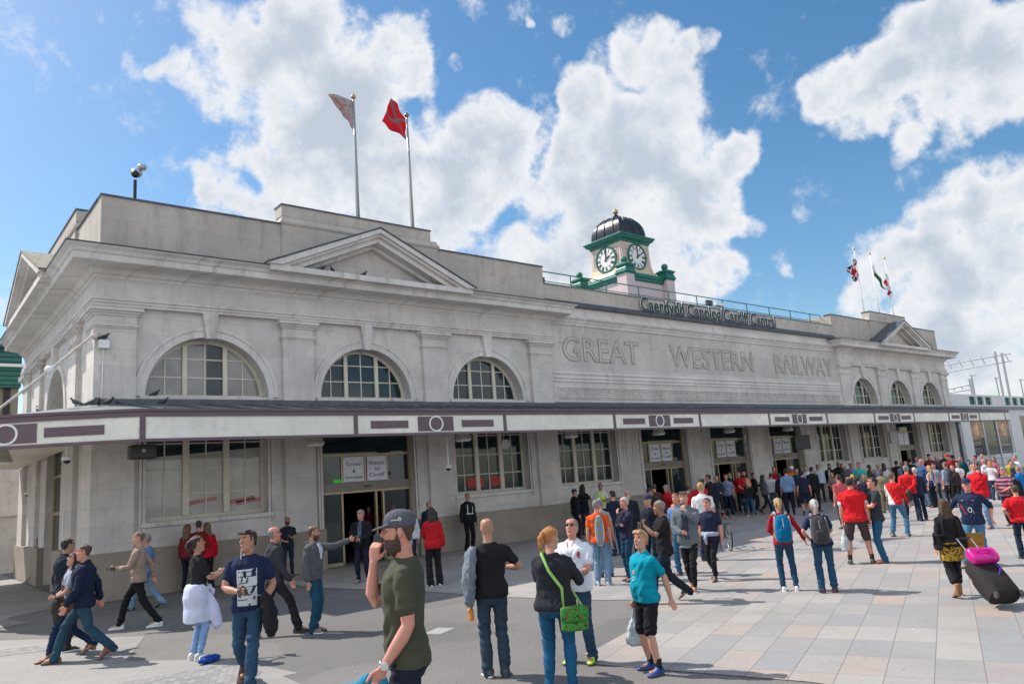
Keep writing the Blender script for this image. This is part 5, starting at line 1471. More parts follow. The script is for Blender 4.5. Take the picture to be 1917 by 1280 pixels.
    nk = up(V(0, -.02, 1.42)); B.tube([nk, up(V(0, -.012, 1.47)), hp(0, -.018, .01), hp(0, -.02, .06)], [.062 * bulk ** .5, .055 * (bulk ** .5) * (.86 if f else 1), .053 * (.86 if f else 1), .05], 14)
    B.tube([hp(0, .078, .158), hp(0, .092, .135), hp(0, .104, .112), hp(0, .090, .100)], [.007, .010, .0135, .010], 8)
    for s in (-1, 1):
        B.ball(hp(s * .073 * fw, -.012, .118), .03, 10, 8, (.38, .55, 1)); B.ball(hp(s * .012, .094, .104), .009, 8, 6)
        B.ball(hp(s * .036, .066, .108), .022, 8, 6, (1, .8, .8))
    B.ball(hp(0, .082, .072), .02, 10, 6, (1.2, .6, .42)); B.ball(hp(0, .080, .060), .018, 10, 6, (1.1, .65, .42)); B.ball(hp(0, .072, .020), .022, 10, 6, (1.1, .9, .8))
    bk = bulk ** .55 * (.86 if f else 1)
    for i, s in ((0, -1), (1, 1)):
        fr = (0, .3, .6, .95, 1.25, 1.55, 1.8, 2); pts = lerp_path(sh[i], el[i], wr[i], fr, 0)
        limb(B, pts, [r_ * bk * (.68 if u < SLV - .12 else 1) for u, r_ in zip(fr, (.056, .052, .048, .039, .042, .037, .029, .025))], 12)
        hand(B, wr[i], hd[i][0], hd[i][1], s, hd[i][2], .98 if not f else .88)
        fr = (0, .35, .7, 1, 1.3, 1.6, 1.9, 2); pts = lerp_path(hips[i], knees[i], ank[i], fr, 0)
        lb = bulk ** .4; LGE = .8 if legs == 'shorts' else 1.5 if legs == 'crop' else 2.1
        limb(B, pts, [r_ * lb * (.66 if u < LGE else 1) for u, r_ in zip(fr, (.080, .074, .060, .050, .054, .045, .034, .032))], 12)
        B.tube([ank[i], V(ank[i].x, ank[i].y + .05, max(.04, ank[i].z - .05)), V(ank[i].x * 1.1, ank[i].y + .15, .035 + feet[i][2] * .3)], [.034, .034, .026], 10)
    body = surf('body', B, skin(SK[sk] if isinstance(sk, str) else sk), t, vox, 0, 2 if q < 2 else 1)
    # eyes, brows, lips as small pieces
    if q <= 2:
        for s in (-1, 1):
            m = MB().ball(hp(s * .031, .0665, .146), .0125, 10, 7, (1, .7, .62)); e = m.build('eye', paint((.62, .60, .58), .3, name='eye_white') if q < 1 else paint((.10, .07, .06), .3, name='eye_shade'), smooth=True); e.parent = t
            if q < 1: m = MB().ball(hp(s * .031, .0735, .146), .0065, 8, 6, (1, .5, 1)); i_ = m.build('iris', paint((.05, .07, .08), .2, name='iris'), smooth=True); i_.parent = e
            m = MB().tube([hp(s * .014, .0845, .163), hp(s * .031, .083, .1675), hp(s * .050, .071, .161)], [.0035, .0045, .003], 6); e = m.build('eyebrow', hairm(HC.get(look.split()[0], HC['brn'])), smooth=True); e.parent = t
        m = MB().tube([hp(-.024, .084, .0655), hp(-.008, .0945, .068), hp(.008, .0945, .068), hp(.024, .084, .0655)], [.003, .0055, .0055, .003], 6); e = m.build('lips', skin((.40, .13, .11)), smooth=True); e.parent = t
    # hair
    hc = look.split()[0]; style = look.split()[1:]; hm = hairm(HC.get(hc, HC['brn']))
    Hh = MB(); full = None
    if 'short' in style or 'long' in style or 'pony' in style or 'bob' in style or 'curly' in style: full = .014 if 'short' in style else .02
    if 'buzz' in style: full = .005
    if 'thick' in style or 'curly' in style: full = .026
    if full:
        rr = []
        for h, yf in ((.062, -.055), (.085, -.035), (.11, -.02), (.135, -.004), (.16, .0), (.178, .026), (.188, .055), (.196, .081), (.205, .074), (.218, .058), (.230, .030)):
            o_ = full * (1 if h > .09 else .5)
            a, b_, c = head_at(h); 
            if yf < .02: rr.append([HM @ p for p in ring(V(0, yf - .03, h), V(1, 0, 0), V(0, 1, 0), c * fw + o_ * .4, b_ + o_ * .8 + yf - .03, 16, .95, .03)])
            else: rr.append([HM @ p for p in ring(V(0, 0, h), V(1, 0, 0), V(0, 1, 0), c * fw + o_ * .55, b_ + o_ * .8, 16, .95, min(a, yf) + o_ * .28)])
        rr.append([HM @ p for p in ring(V(0, -.012, .234 + full * .75), V(1, 0, 0), V(0, 1, 0), .026, .03, 16)])
        Hh.rings(rr)
        for s in (-1, 1): Hh.tube([hp(s * .067 * fw, .022, .175), hp(s * .0715 * fw, .008, .14), hp(s * .070 * fw, .006, .115)], [.012, .009, .005], 6)
        if full >= .014:
            for j in range(14 if 'curly' not in style else 34):
                a = rnd.uniform(0, 6.28); rr_ = rnd.uniform(0, .07); hh = .225 - rr_ * .35
                Hh.ball(hp(math.cos(a) * rr_ * .85, math.sin(a) * rr_ - .008, hh), rnd.uniform(.013, .019), 7, 5)
    if 'fringe' in style or 'quiff' in style:
        for s in (-1, -.4, .3, 1): Hh.tube([hp(s * .045, .02, .235), hp(s * .05, .075, .222), hp(s * .052, .092, .198)], [.02, .02, .012], 7)
    if 'balding' in style:
        Hh.rings([[HM @ p for p in ring(V(0, -.035, h), V(1, 0, 0), V(0, 1, 0), head_at(h)[2] + .004, head_at(h)[1] + .004 - .035, 16, .95, .03)] for h in (.06, .09, .12, .15, .175)])
    if 'long' in style or 'bob' in style:
        L_ = -.23 if 'long' in style else -.03; L_ = -.33 if 'vlong' in style else L_
        rr = []
        for u, wd_, dp in ((.21, .075, .05), (.16, .088, .055), (.10, .092, .052), (.03, .092, .05), (L_ * .4, .098, .045), (L_ * .8, .090, .036), (L_, .055, .02)):
            rr.append([HM @ p for p in ring(V(0, -.062 - (.02 if u < 0 else 0), u), V(1, 0, 0), V(0, 1, 0), wd_, dp, 14, .9)])
        Hh.rings(rr)
        for s in (-1, 1): Hh.tube([hp(s * .05, .02, .215), hp(s * .077, .004, .16), hp(s * .083, -.01, .08), hp(s * .085, -.015, .0), hp(s * .08, -.01, L_ * .6)], [.018, .018, .018, .02, .012], 7)
        for j in range(9):
            s = rnd.uniform(-.075, .075); Hh.tube([hp(s, -.09, .12), hp(s * 1.1, -.115, .0), hp(s * 1.15 + rnd.uniform(-.01, .01), -.112, L_ * .9 - rnd.uniform(0, .03))], [.014, .016, .006], 6)
    if 'pony' in style:
        Hh.ball(hp(0, -.118, .165), .032, 10, 8); Hh.tube([hp(0, -.125, .165), hp(0, -.155, .12), hp(0, -.145, .04), hp(0, -.12, -.04)], [.02, .03, .027, .008], 9)
    if Hh.v: surf('hair', Hh, hm, t, vox * 1.0, .0035 if q < 3 else 0, 1, sd, 42)
    if 'beard' in style:
        Hb = MB(); Hb.rings([[HM @ p for p in ring(V(0, 0, h), V(1, 0, 0), V(0, 1, 0), head_at(max(-.01, h))[2] * 1 + o_, .02, 16, .93, head_at(max(-.01, h))[0] + o_)] for h, o_ in ((-.028, -.004), (-.012, .009), (.01, .012), (.035, .010), (.055, .0062), (.085, .0015))])
        Hb.tube([hp(-.03, .078, .072), hp(-.014, .0925, .083), hp(.014, .0925, .083), hp(.03, .078, .072)], [.005, .0065, .0065, .005], 6)
        for s in (-1, 1): Hb.tube([hp(s * .066, .02, .05), hp(s * .0695, .012, .09), hp(s * .071, .008, .12)], [.012, .008, .005], 6)
        surf('beard', Hb, hm, t, vox, .003 if q < 2 else 0, 1, sd, 60)
    if 'glasses' in style or 'shades' in style:
        dk = 'shades' in style; G = MB()
        for s in (-1, 1):
            if dk: G.ball(hp(s * .032, .083, .147), .024, 10, 7, (1.05, .28, .72))
            else: G.tube([hp(s * .032 + .021 * math.cos(a), .086, .147 + .015 * math.sin(a)) for a in [math.pi * 2 * j / 10 for j in range(10)]], .0022, 5, True)
            G.tube([hp(s * .054, .080, .152), hp(s * .075 * fw, .0, .15)], .0025, 5)
        G.tube([hp(-.012, .089, .15), hp(.012, .089, .15)], .003, 5); G.build('glasses', M['black']).parent = t
    if 'cap' in style or 'beanie' in style or 'helmet' in style or 'hat' in style:
        ccol = {'navycap': (.02, .03, .075), 'redcap': (.45, .01, .015), 'blackcap': (.015, .015, .018), 'greycap': (.085, .09, .11), 'whitehelmet': (.75, .75, .75), 'flathat': (.06, .06, .06), 'yellowbeanie': (.65, .35, .02)}
        cc = next((ccol[z] for z in style if z in ccol), (.02, .02, .03)); cm = cloth(cc) if 'helmet' not in style else M['white']
        G = MB(); bs = .158 if 'beanie' not in style else .15
        G.rings([[HM @ p for p in ring(V(0, -.006, h), V(1, 0, 0), V(0, 1, 0), wd_, b_, 18, .95, fr)] for h, wd_, b_, fr in ((bs - .012, .076, .095, .074), (bs, .083, .107, .092), (.19, .084, .108, .094), (.215, .076, .098, .086), (.238, .058, .075, .066), (.252, .032, .04, .036), (.256, .008, .01, .01))])
        if 'beanie' not in style:
            bl = .075 if 'flathat' not in style else .03
            G.rings([[HM @ p for p in ring(V(0, .045 + (0 if j else .0), bs + .006 + dz), V(1, 0, 0), V(0, 1, -.22 if 'flathat' not in style else -.1).normalized(), .072 * ws, .02, 18, .8, (bl + .045) * ws)] for j, (dz, ws) in enumerate(((.0, .97), (.003, 1.0), (.008, 1.0), (.011, .97)))])
        if 'beanie' in style: G.ball(hp(0, -.01, .275), .028, 8, 6)
        surf('cap' if 'helmet' not in style else 'helmet', G, cm, t, vox, 0, 2)
    # ---- clothes above
    off, z0, sl = {'tee': (.016, .87, .62), 'polo': (.016, .86, .66), 'shirt': (.017, .86, 1.92), 'jumper': (.018, .88, 1.93), 'jacket': (.036, .82, 1.95), 'coat': (.042, .70, 1.95), 'hoodie': (.030, .86, 1.94), 'blazer': (.032, .76, 1.93), 'vest': (.014, .88, .0), 'rolled': (.018, .86, 1.3), 'puffer': (.042, .84, 1.95)}[top]
    if armx: sl = armx
    if hem: z0 = hem
    T_ = MB(); tr = torso_rings(off, z0, 1.474 if top != 'vest' else 1.43, .06 if top in ('tee', 'polo', 'rolled', 'shirt', 'blazer', 'coat') else .0)
    T_.rings(tr)
    for i, s in ((0, -1), (1, 1)):
        if sl:
            fr = [0, .3, .6]
            fr = [0] + [sl * j / 6 for j in range(1, 7)]
            base_r = lambda u: .053 - .010 * min(1, u) if u <= 1 else .043 - .011 * (u - 1)
            if sl < 1: rad = [(.053 + u * .004) * bk + off * .42 for u in fr]; rad[-1] += .003
            else: rad = [base_r(u) * bk + off * .55 for u in fr]; rad[-1] -= .004
            limb(T_, lerp_path(sh[i], el[i], wr[i], fr, 0), rad, 12)
        T_.ball(sh[i] + (up(V(0, 0, 1.40)) - sh[i]) * .16, .050 * bk + off * .42, 12, 8)
    if top in ('polo', 'shirt', 'rolled'): T_.tube([up(V(.068 * math.cos(a) , .058 * math.sin(a) - .008, 1.474 + (.016 if math.sin(a) < 0 else -.012 * math.sin(a)))) for a in [math.pi * 2 * j / 16 for j in range(16)]], .014, 6, True)
    if top in ('jacket', 'coat', 'blazer', 'puffer'): T_.tube([up(V(.074 * math.cos(a), .062 * math.sin(a) - .012, 1.482 + (.022 if math.sin(a) < 0 else -.02 * math.sin(a)))) for a in [math.pi * 2 * j / 16 for j in range(16)]], .018, 6, True)
    if top == 'hoodie': T_.tube([up(V(.085 * math.cos(a), .07 * math.sin(a) - .04, 1.46 + (.02 if math.sin(a) < 0 else -.015))) for a in [math.pi * 2 * j / 16 for j in range(16)]], .028, 8, True)
    nm = {'tee': 't_shirt', 'polo': 'polo_shirt', 'shirt': 'shirt', 'rolled': 'shirt', 'vest': 'vest_top'}.get(top, top)
    jl = None
    to = surf(nm, T_, cloth(tc, tk, tc2), t, cv, amp, 3 if q < 2 else 2, sd)
    # ---- clothes below
    if legs:
        sty = {'jeans': (.012, 2.15, .062), 'slim': (.007, 2.08, .045), 'trousers': (.014, 2.15, .066), 'shorts': (.026, .92, .085), 'wide': (.02, 2.1, .085), 'leggings': (.005, 1.95, .040), 'crop': (.02, 1.6, .07)}[legs]
        Lg = MB(); o2, fe, hem = sty; hb_ = TORSO[sex]; rr = []
        for z, e in ((.80, 0), (.86, .0), (.93, .0), (.985, .0)):
            w_, db, df = next(a for zz_, *a in hb_ if zz_ >= z - .016)
            rr.append(ring(V(0, pel.y, pel.z - .93 + z), V(1, 0, 0), V(0, 1, 0), w_ * bulk * .98 + o2 * .6, db * bulk + o2 * .6, 18, .9, df * bulk * .96 + o2 * .6))
        Lg.rings(rr)
        for i in (0, 1):
            fr = [0.0] + [fe * j / 7 for j in range(1, 8)]; lb = bulk ** .45
            def lr(u): return (.088 - .028 * min(1, u) if u <= 1 else .060 + .0 * u) * lb + o2 * .5
            rad = [lr(u) for u in fr]
            if fe > 1:
                rad = [lr(u) if u < 1 else (lr(1) + (hem - lr(1)) * (u - 1) / max(.1, fe - 1) + (.005 * math.sin((u - 1) * 3))) for u in fr]
            else: rad[-1] = hem * lb; rad[-2] = hem * lb * .99
            limb(Lg, lerp_path(hips[i], knees[i], ank[i], fr, 0), rad, 12)
        jl = surf({'jeans': 'jeans', 'shorts': 'shorts', 'leggings': 'leggings'}.get(legs, 'trousers'), Lg, cloth(lc, 'denim' if lc in (DENIM, DENIM_D, DENIM_L, DENIM_B) else 'plain'), t, cv, amp * 1.1, 2, sd + 9, 8)
    if legs == 'shorts':
        for i in (0, 1):
            m = MB(); m.tube([ank[i] + V(0, 0, .10), ank[i] + V(0, 0, .02), ank[i] - V(0, 0, .03)], [.046, .042, .042], 12); m.build('sock', cloth((.02, .02, .022)), smooth=True).parent = t
    # ---- shoes
    for i in (0, 1):
        S_ = MB(); a = ank[i]; lift = feet[i][2]; yaw = -.16 if i == 0 else .16
        pitch = -.75 * min(1, lift / .09) if (lift > .02 and feet[i][1] < 0) else 0
        Fm = Matrix.Translation(V(a.x, a.y, 0)) @ Matrix.Rotation(-yaw, 4, 'Z')
        def fp(x_, y_, z_):
            if pitch:   # heel raised, toe on the ground
                piv = .14; y2, z2 = y_ - piv, z_
                c_, s_ = math.cos(-pitch), math.sin(-pitch); y_, z_ = piv + y2 * c_ + 0 * z2 + z2 * s_, z2 * c_ - y2 * s_ * 1.0
                z_ = max(z_, .003)
            return Fm @ V(x_, y_, z_ + (0 if pitch else (lift if feet[i][1] >= 0 else 0)))
        boot = isinstance(shoe, tuple) and len(shoe) == 4
        rr = []
        for y_, w_, h_ in ((-.075, .012, .03), (-.07, .03, .078), (-.045, .038, .098 if not boot else .10), (.0, .038, .105 if not boot else .10), (.04, .039, .092), (.08, .044, .058), (.13, .048, .046), (.165, .042, .038), (.19, .026, .028), (.197, .008, .018)):
            n_ = 12; rg = []
            for j in range(n_):
                tt = 2 * math.pi * j / n_; xx = math.cos(tt); zz_ = math.sin(tt)
                rg.append(fp(w_ * math.copysign(abs(xx) ** .8, xx), y_, h_ * .5 + h_ * .5 * math.copysign(abs(zz_) ** .6, zz_)))
            rr.append(rg)
        S_.rings(rr)
        if boot: S_.tube([a + V(0, -.01, .12), a + V(0, -.01, .03), V(a.x, a.y, .05)], [.05, .046, .04], 12)
        so_ = surf('boot' if boot else 'shoe', S_, paint(tuple(shoe[:3]), .55, 0, .2, 20, name='shoe_leather'), t, .0085 if q < 1 else .012 if q < 3 else .018, 0, 1)
        if q <= 1:
            K = MB(); K.rings([[fp(px * w_, y_, z_) for px, y_ in [(-.5, -.076), (.5, -.076), (1, -.03), (1.0, .03), (1.25, .12), (.9, .18), (0, .2), (-.9, .18), (-1.25, .12), (-1, .03), (-1, -.03)]] for z_, w_ in ((.0, .039), (.016, .040), (.02, .037))])
            K.build('sole', M['white'] if sum(shoe[:3]) > 1.0 or rnd.random() < .4 else M['dkgrey']).parent = so_
    if jl and q <= 1 and legs in ('jeans', 'slim') and lc in (DENIM, DENIM_L, DENIM_B, DENIM_D):
        for s in (-1, 1):
            me = D.meshes.new('pocket'); bm = bmesh.new(); g_ = [[bm.verts.new((s * .085 + (a - 1.5) * .034 * (1 - .12 * b), 0, .905 - b * .03)) for a in range(4)] for b in range(5)]
            for b in range(4):
                for a in range(3): bm.faces.new((g_[b][a], g_[b][a + 1], g_[b + 1][a + 1], g_[b + 1][a]))
            bm.to_mesh(me); bm.free(); LAY.append((t, jl, (lambda v, o_=V(0, pel.y, pel.z - .93): v + o_), me, tuple(x * .62 for x in lc), 'pocket', True, .002))
    if extra: extra(dict(t=t, up=up, hp=hp, sh=sh, el=el, wr=wr, hd=hd, hips=hips, knees=knees, ank=ank, torso=torso_rings, to=to, k=k, q=q, vox=vox, cv=cv, pel=pel))
    return t

def strap_thing(name, label, cat, t, group=None):
    """a thing of its own that starts at the place of a person t (same frame)"""
    o = thing(name, label, cat, t.location, t.rotation_euler.z, group); o.scale = t.scale; return o

# ------------------------------------------------------------------ what people carry
def phone(c, i, label, scr=True):
    t = strap_thing('phone', label, 'phone', c['t']); w, (d, th, ps) = c['wr'][i], c['hd'][i]; d = d.normalized(); th = (th - d * th.dot(d)).normalized(); n = th.cross(d)
    o = w + d * .085 + n * (-.028 if i == 0 else .028) * -1; Mt = Matrix((( *th, 0), (*d, 0), (*n, 0), (0, 0, 0, 1))).transposed(); Mt.translation = o
    m = MB().box(-.036, .036, -.075, .075, -.005, .005, Mt); m.build('phone_case', M['black'], bevel=.002).parent = t
    m = MB().box(-.032, .032, -.068, .068, -.0065, .0065, Mt); m.build('phone_screen', paint((.05, .055, .06), .1, name='dark_screen')).parent = t
def backpack(c, col, col2, label):
    t = strap_thing('backpack', label, 'backpack', c['t']); up = c['up']; m = MB(); rr = []
    for z, a, b in ((.93, .10, .07), (.96, .135, .095), (1.08, .15, .11), (1.22, .148, .10), (1.34, .13, .085), (1.42, .10, .06), (1.45, .05, .03)): rr.append([up(p) for p in ring(V(0, -.21, z), V(1, 0, 0), V(0, 1, 0), a, b, 18, .7)])
    m.rings(rr); surf('pack', m, cloth(col), t, c['cv'] * .8, .006, 1, 3, 11)
    m = MB(); m.rings([[up(p) for p in ring(V(0, -.30, z), V(1, 0, 0), V(0, 1, 0), a, b, 14, .7)] for z, a, b in ((.99, .07, .03), (1.02, .10, .045), (1.15, .10, .045), (1.2, .07, .03))]); surf('pocket', m, cloth(tuple(x * .8 for x in col)), t, c['cv'] * .8, .004, 1, 5)
    m = MB(); m.tube([up(V(0, -.325, 1.38)), up(V(.0, -.335, 1.22))], .009, 6); m.build('buckle_strap', cloth(col2)).parent = t
    for s in (-1, 1):
        m = MB(); m.tube([up(V(s * .09, -.13, 1.44)), up(V(s * .105, -.05, 1.482)), up(V(s * .12, .07, 1.44)), up(V(s * .135, .13, 1.33)), up(V(s * .15, .08, 1.12)), up(V(s * .14, -.13, 1.0))], [.02, .024, .024, .022, .014, .012], 8); m.build('shoulder_strap', cloth(col2), smooth=True).parent = t
        m = MB(); m.tube([up(V(s * .128, -.22, 1.42)), up(V(s * .155, -.235, 1.2)), up(V(s * .14, -.23, .97))], .012, 6); m.build('piping', cloth(col2), smooth=True).parent = t
def carrier(c, i, col, label, L=.42, W=.15, kind='plain', c2=(.1, .2, .5), name='carrier_bag', marks=True):
    t = strap_thing(name, label, 'bag', c['t']); w = c['wr'][i] + c['hd'][i][0].normalized() * .09; m = MB(); rr = []
    for u, a, b in ((.02, .012, .01), (.10, .03, .02), (.17, .08, .04), (.26, W * .85, .07), (.36, W, .09), (L, W * .95, .08), (L + .03, W * .6, .04)): rr.append(ring(w - V(0, 0, u), V(.2, 1, 0).normalized(), V(1, -.2, 0).normalized(), a, b, 16, .85))
    m.rings(rr); surf('bag_body', m, cloth(col), t, c['cv'] * .8, .014, 1, 7, 12)
    m = MB()
    for s in (-1, 1): m.tube([w - V(0, s * .05, .16), w - V(0, s * .02, .03), w + V(0, 0, .012)], .008, 6)
    m.split('handle', cloth(col)).parent = t
    if marks:
        for dy, dz, r_, cc in ((.03, .28, .05, c2), (-.04, .36, .045, (.55, .35, .06)), (.05, .39, .035, (.02, .05, .14))):
            m = MB().ball(w + V(.085 * (1 if w.x > 0 else -1), dy, -dz), r_, 10, 6, (.18, 1, .7)); m.build('print', paint(cc, .5)).parent = t
def cloth_bundle(c, pts, rad, col, label, name='jacket', cat='jacket', part='fabric', flat=.5, amp=.016):
    t = strap_thing(name, label, cat, c['t']); m = MB(); P = [Vector(p) for p in pts]; rr = []
    for p, r_ in zip(P, rad): rr.append(ring(p, V(0, 1, 0), V(1, 0, 0), r_, r_ * flat, 16))
    m.rings(rr); surf(part, m, cloth(col), t, c['cv'] * .75, amp, 1, 11, 13); return t
def shoulder_bag(c, col, label, side=-1, z=.95, L=(.17, .15, .05), strapc=(.2, .35, .05), kind='plain', c2=(0, 0, 0), y=-.10, cross=True, ld=None, ox=.20):
    t = strap_thing('shoulder_bag', label, 'bag', c['t']); up = c['up']; o = V(side * ox, y, z); la = Vector(ld).normalized() if ld else V(.35 * -side, 1, 0).normalized(); na = V(la.y, -la.x, 0) * (1 if (la.y * side > 0 or ld) else -1); na = na if na.y < .3 or not ld else -na
    m = MB(); m.rings([[up(p) for p in ring(o + V(0, 0, dz), la, na, L[0] * a, L[2] * b, 16, .6)] for dz, a, b in ((-L[1], .8, .7), (-L[1] * .8, 1, 1.1), (0, 1, 1.15), (L[1] * .8, .96, .9), (L[1], .8, .5))])
    surf('bag_body', m, cloth(col, kind, c2), t, c['cv'] * .7, .004, 1, 4)
    m = MB(); m.rings([[up(p) for p in ring(o + na * L[2] + V(0, 0, dz), la, na, L[0] * a, .016, 14, .6)] for dz, a in ((-L[1] * .25, .8), (0, 1.0), (L[1] * .95, 1.02))]); m.build('flap', cloth(tuple(x * .85 for x in col), kind, c2), smooth=True).parent = t
    s2 = -side if cross else side
    for yy in (-1, 1):
        m = MB(); m.tube([up(o + la * (yy * L[0] * .7) + V(0, 0, L[1] * .8)), up(V(side * .13, yy * .15 - .01, 1.12)), up(V(side * -.0 if cross else side * .14, yy * .145 - .01, 1.30)), up(V(s2 * .085, yy * .07 - .02, 1.478)), up(V(s2 * .09, 0 - .02, 1.494))], [.012, .016, .017, .017, .017], 8); m.build('strap', cloth(strapc), smooth=True).parent = t
def chest_text(c, txt, col, x0, x1, z0, z1, back=False, name='shirt_logo'):
    me = text_mesh(txt, 1.0, 0, .0, 'LEFT', True, .9); xs = [v.co.x for v in me.vertices]; ys = [v.co.y for v in me.vertices]
    a, b, e, f = min(xs), max(xs), min(ys), max(ys)
    for v in me.vertices:
        # seen from the front the text runs from the wearer's right (+x) to the left (-x)
        u = (v.co.x - a) / (b - a); x = x0 + (x1 - x0) * u; z = z0 + (z1 - z0) * (v.co.y - e) / (f - e); v.co = V(x if back else -x, 0, z)
    lay(c, me, col, name, back)
def chest_patch(c, poly, col, name='shirt_print', back=False, off=0):
    me = D.meshes.new(name); xs = [p[0] for p in poly]; zs = [p[1] for p in poly]
    bm = bmesh.new(); L = [[Vector((p[0], p[1], 0)) for p in poly]]; n = 7
    vs = [bm.verts.new((p[0] if back else -p[0], 0, p[1])) for p in poly]
    for tr in tessellate_polygon(L): bm.faces.new([vs[i] for i in tr])
    bmesh.ops.subdivide_edges(bm, edges=bm.edges, cuts=3, use_grid_fill=True); bm.to_mesh(me); bm.free(); lay(c, me, col, name, back, off)
def lay(c, me, col, name, back, off=0): LAY.append((c['t'], c['to'], c['up'], me, col, name, back, off))
def lay_all():
    """press the prints on the finished shirts"""
    for t, to, up, me, col, name, back, off in LAY:
        for v in me.vertices:
            p = up(v.co + V(0, -.6 if back else .6, 0)); d = up(v.co) - p; hit, loc, nr, _ = to.ray_cast(p, d.normalized())
            v.co = (loc - d.normalized() * (.004 + off)) if hit else up(v.co)
        me.materials.clear(); me.materials.append(paint(col, .7, name='print')); o = D.objects.new(name, me); COL.objects.link(o); o.parent = t
        s = o.modifiers.new('thick', 'SOLIDIFY'); s.thickness = .002
def inner(c, col, w=.05, z0=1.0, open_=False, name='inner_shirt'):
    chest_patch(c, [(-w, z0), (w, z0), (w * 1.1, 1.2), (w * .9, 1.40), (.03, 1.462), (-.03, 1.462), (-w * .9, 1.40), (-w * 1.1, 1.2)], col, name)
WHT = (.62, .64, .68); BLK = (.014, .014, .017); NVY = (.014, .02, .05); RED = (.48, .012, .018); GRYD = (.055, .058, .065)

# ------------------------------------------------------------------ the people, nearest first
# man in the cap, closest to the viewer
def ex(c):
    phone(c, 1, 'black phone held to the ear of the bearded man in the cap')
    up = c['up']; w = c['wr'][0]; hd = c['hd'][0][0].normalized()
    t = strap_thing('jacket', 'bright blue jacket held by the bearded man in the grey cap', 'jacket', c['t']); m = MB(); q = w + hd * .10
    for (a, b, r0, r1, r2) in (((.0, .02, .05), (.02, .16, -.12), .05, .085, .06), ((0, -.02, .02), (-.02, -.10, -.22), .05, .08, .06), ((0, .04, .03), (.0, .30, -.12), .045, .08, .07), ((0, 0, .02), (.03, .03, -.28), .05, .09, .07)):
        A = q + V(*a); Bq = q + V(*b); m.tube([A, A.lerp(Bq, .3), A.lerp(Bq, .7) + V(0, 0, .01), Bq], [r0 * .7, r0, r1, r2], 12)
    surf('fabric', m, cloth((.03, .23, .36)), t, .008, .012, 1, 2, 16)
    # wrist watch
    ax = (c['wr'][0] - c['el'][0]).normalized(); a = ax.orthogonal().normalized(); b = ax.cross(a); o = c['wr'][0] - ax * .02
    m = MB().tube([o + (a * math.cos(u) * .034 + b * math.sin(u) * .034) for u in [math.pi * 2 * j / 16 for j in range(16)]], .008, 6, True); wt = m.build('watch', M['steel'], smooth=True); wt.parent = c['t']
    n_ = V(-1, 0, 0); n_ = (n_ - ax * n_.dot(ax)).normalized(); m = MB().cyl(o + n_ * .028, o + n_ * .046, .022, n=16); m.build('watch_face', paint((.6, .6, .58), .25, .3)).parent = wt
    hp = c['hp']
    me2 = MB()
    for k_ in range(5): me2.box(-.083, -.0815, .004 + k_ * .009 - .01, .009 + k_ * .009 - .01, .191, .198)
    me2.tube([(-.083, -.018 + .008 * math.cos(u), .197 + .009 * math.sin(u)) for u in [math.pi * 2 * j / 10 for j in range(10)]], .002, 5, True)
    me2.v = [tuple(hp(v[0] * 1.02 - .002, v[1], v[2])) for v in me2.v]; me2.build('cap_mark', M['white']).parent = c['t']
person(2.950, 4.819, 2.085, 0.987, 'bearded man in a grey cap and olive t-shirt, phoning, closest to the viewer', look='brn buzz beard greycap cap', sk='r', top='tee', tc=(.062, .064, .042), legs='jeans', lc=(.015, .018, .035), arms=(((.20, .13, .90), (.1, -1, 0), (0, .45, -.9), (.2, 1, .3), 'grip'), ((.075, .175, 1.455), (.15, .12, -1), (-.1, -.15, 1), (-.5, -.8, 0), 'cup')), feet='rest', bulk=1.0, belly=.01, q=0, turn=0, nod=2, extra=ex)
# graphic t-shirt man
def ex(c):
    chest_patch(c, [(-.10, .93), (.11, .93), (.115, 1.33), (-.105, 1.32)], (.50, .54, .56), 'shirt_print')
    for z in (.99, 1.04, 1.13, 1.17, 1.24, 1.29): chest_patch(c, [(-.09, z), (.10, z + .004), (.10, z + .014), (-.09, z + .009)], (.03, .035, .05), 'print_mark', off=.002)
    for x, z, a in ((-.06, 1.08, .04), (.0, 1.20, .05), (.06, 1.10, .04), (-.05, 1.22, .03), (.03, .96, .04)): chest_patch(c, [(x - .012, z - .03), (x + .01, z - .03), (x + a * .5, z + .03), (x + a * .2, z + .035)], (.04, .045, .06), 'print_mark', off=.002)
    phone(c, 1, 'black phone in the hand of the man in the printed navy t-shirt')
    w = c['wr'][0]; cloth_bundle(c, [w + V(.0, .05, .10), w + V(-.02, .03, .02), w + V(-.05, 0, -.12), w + V(-.06, -.02, -.3), w + V(-.06, -.02, -.4)], [.05, .10, .14, .13, .06], (.018, .018, .022), 'black quilted jacket carried by the man in the printed navy t-shirt', flat=.55)
    hp = c['hp']; m = MB().tube([hp(.07, .01, .115), hp(.065, .04, .03), c['up'](V(.06, .14, 1.3)), c['up'](V(.10, .15, 1.1)), w + V(.02, .03, .05)], .0035, 5); m.build('earphone_cable', M['white'], smooth=True).parent = c['t']
person(3.560, 9.611, 1.924, 2.612, 'man in a navy t-shirt with a large pale print, carrying a black jacket', look='drk short quiff', sk='t', top='tee', tc=(.014, .022, .06), legs='jeans', lc=DENIM, shoe=(.06, .02, .015), arms=(((.20, .16, .98), (.5, -1, 0), (-.1, .6, -.8), (-.3, 1, .5), 'grip'), ((.05, .27, 1.10), (1, -.6, -.3), (-.75, .6, .1), (0, .3, 1), 'cup')), feet=((-.05, .22, 0), (.10, -.36, .09)), bulk=1.06, q=0, turn=-40, extra=ex)
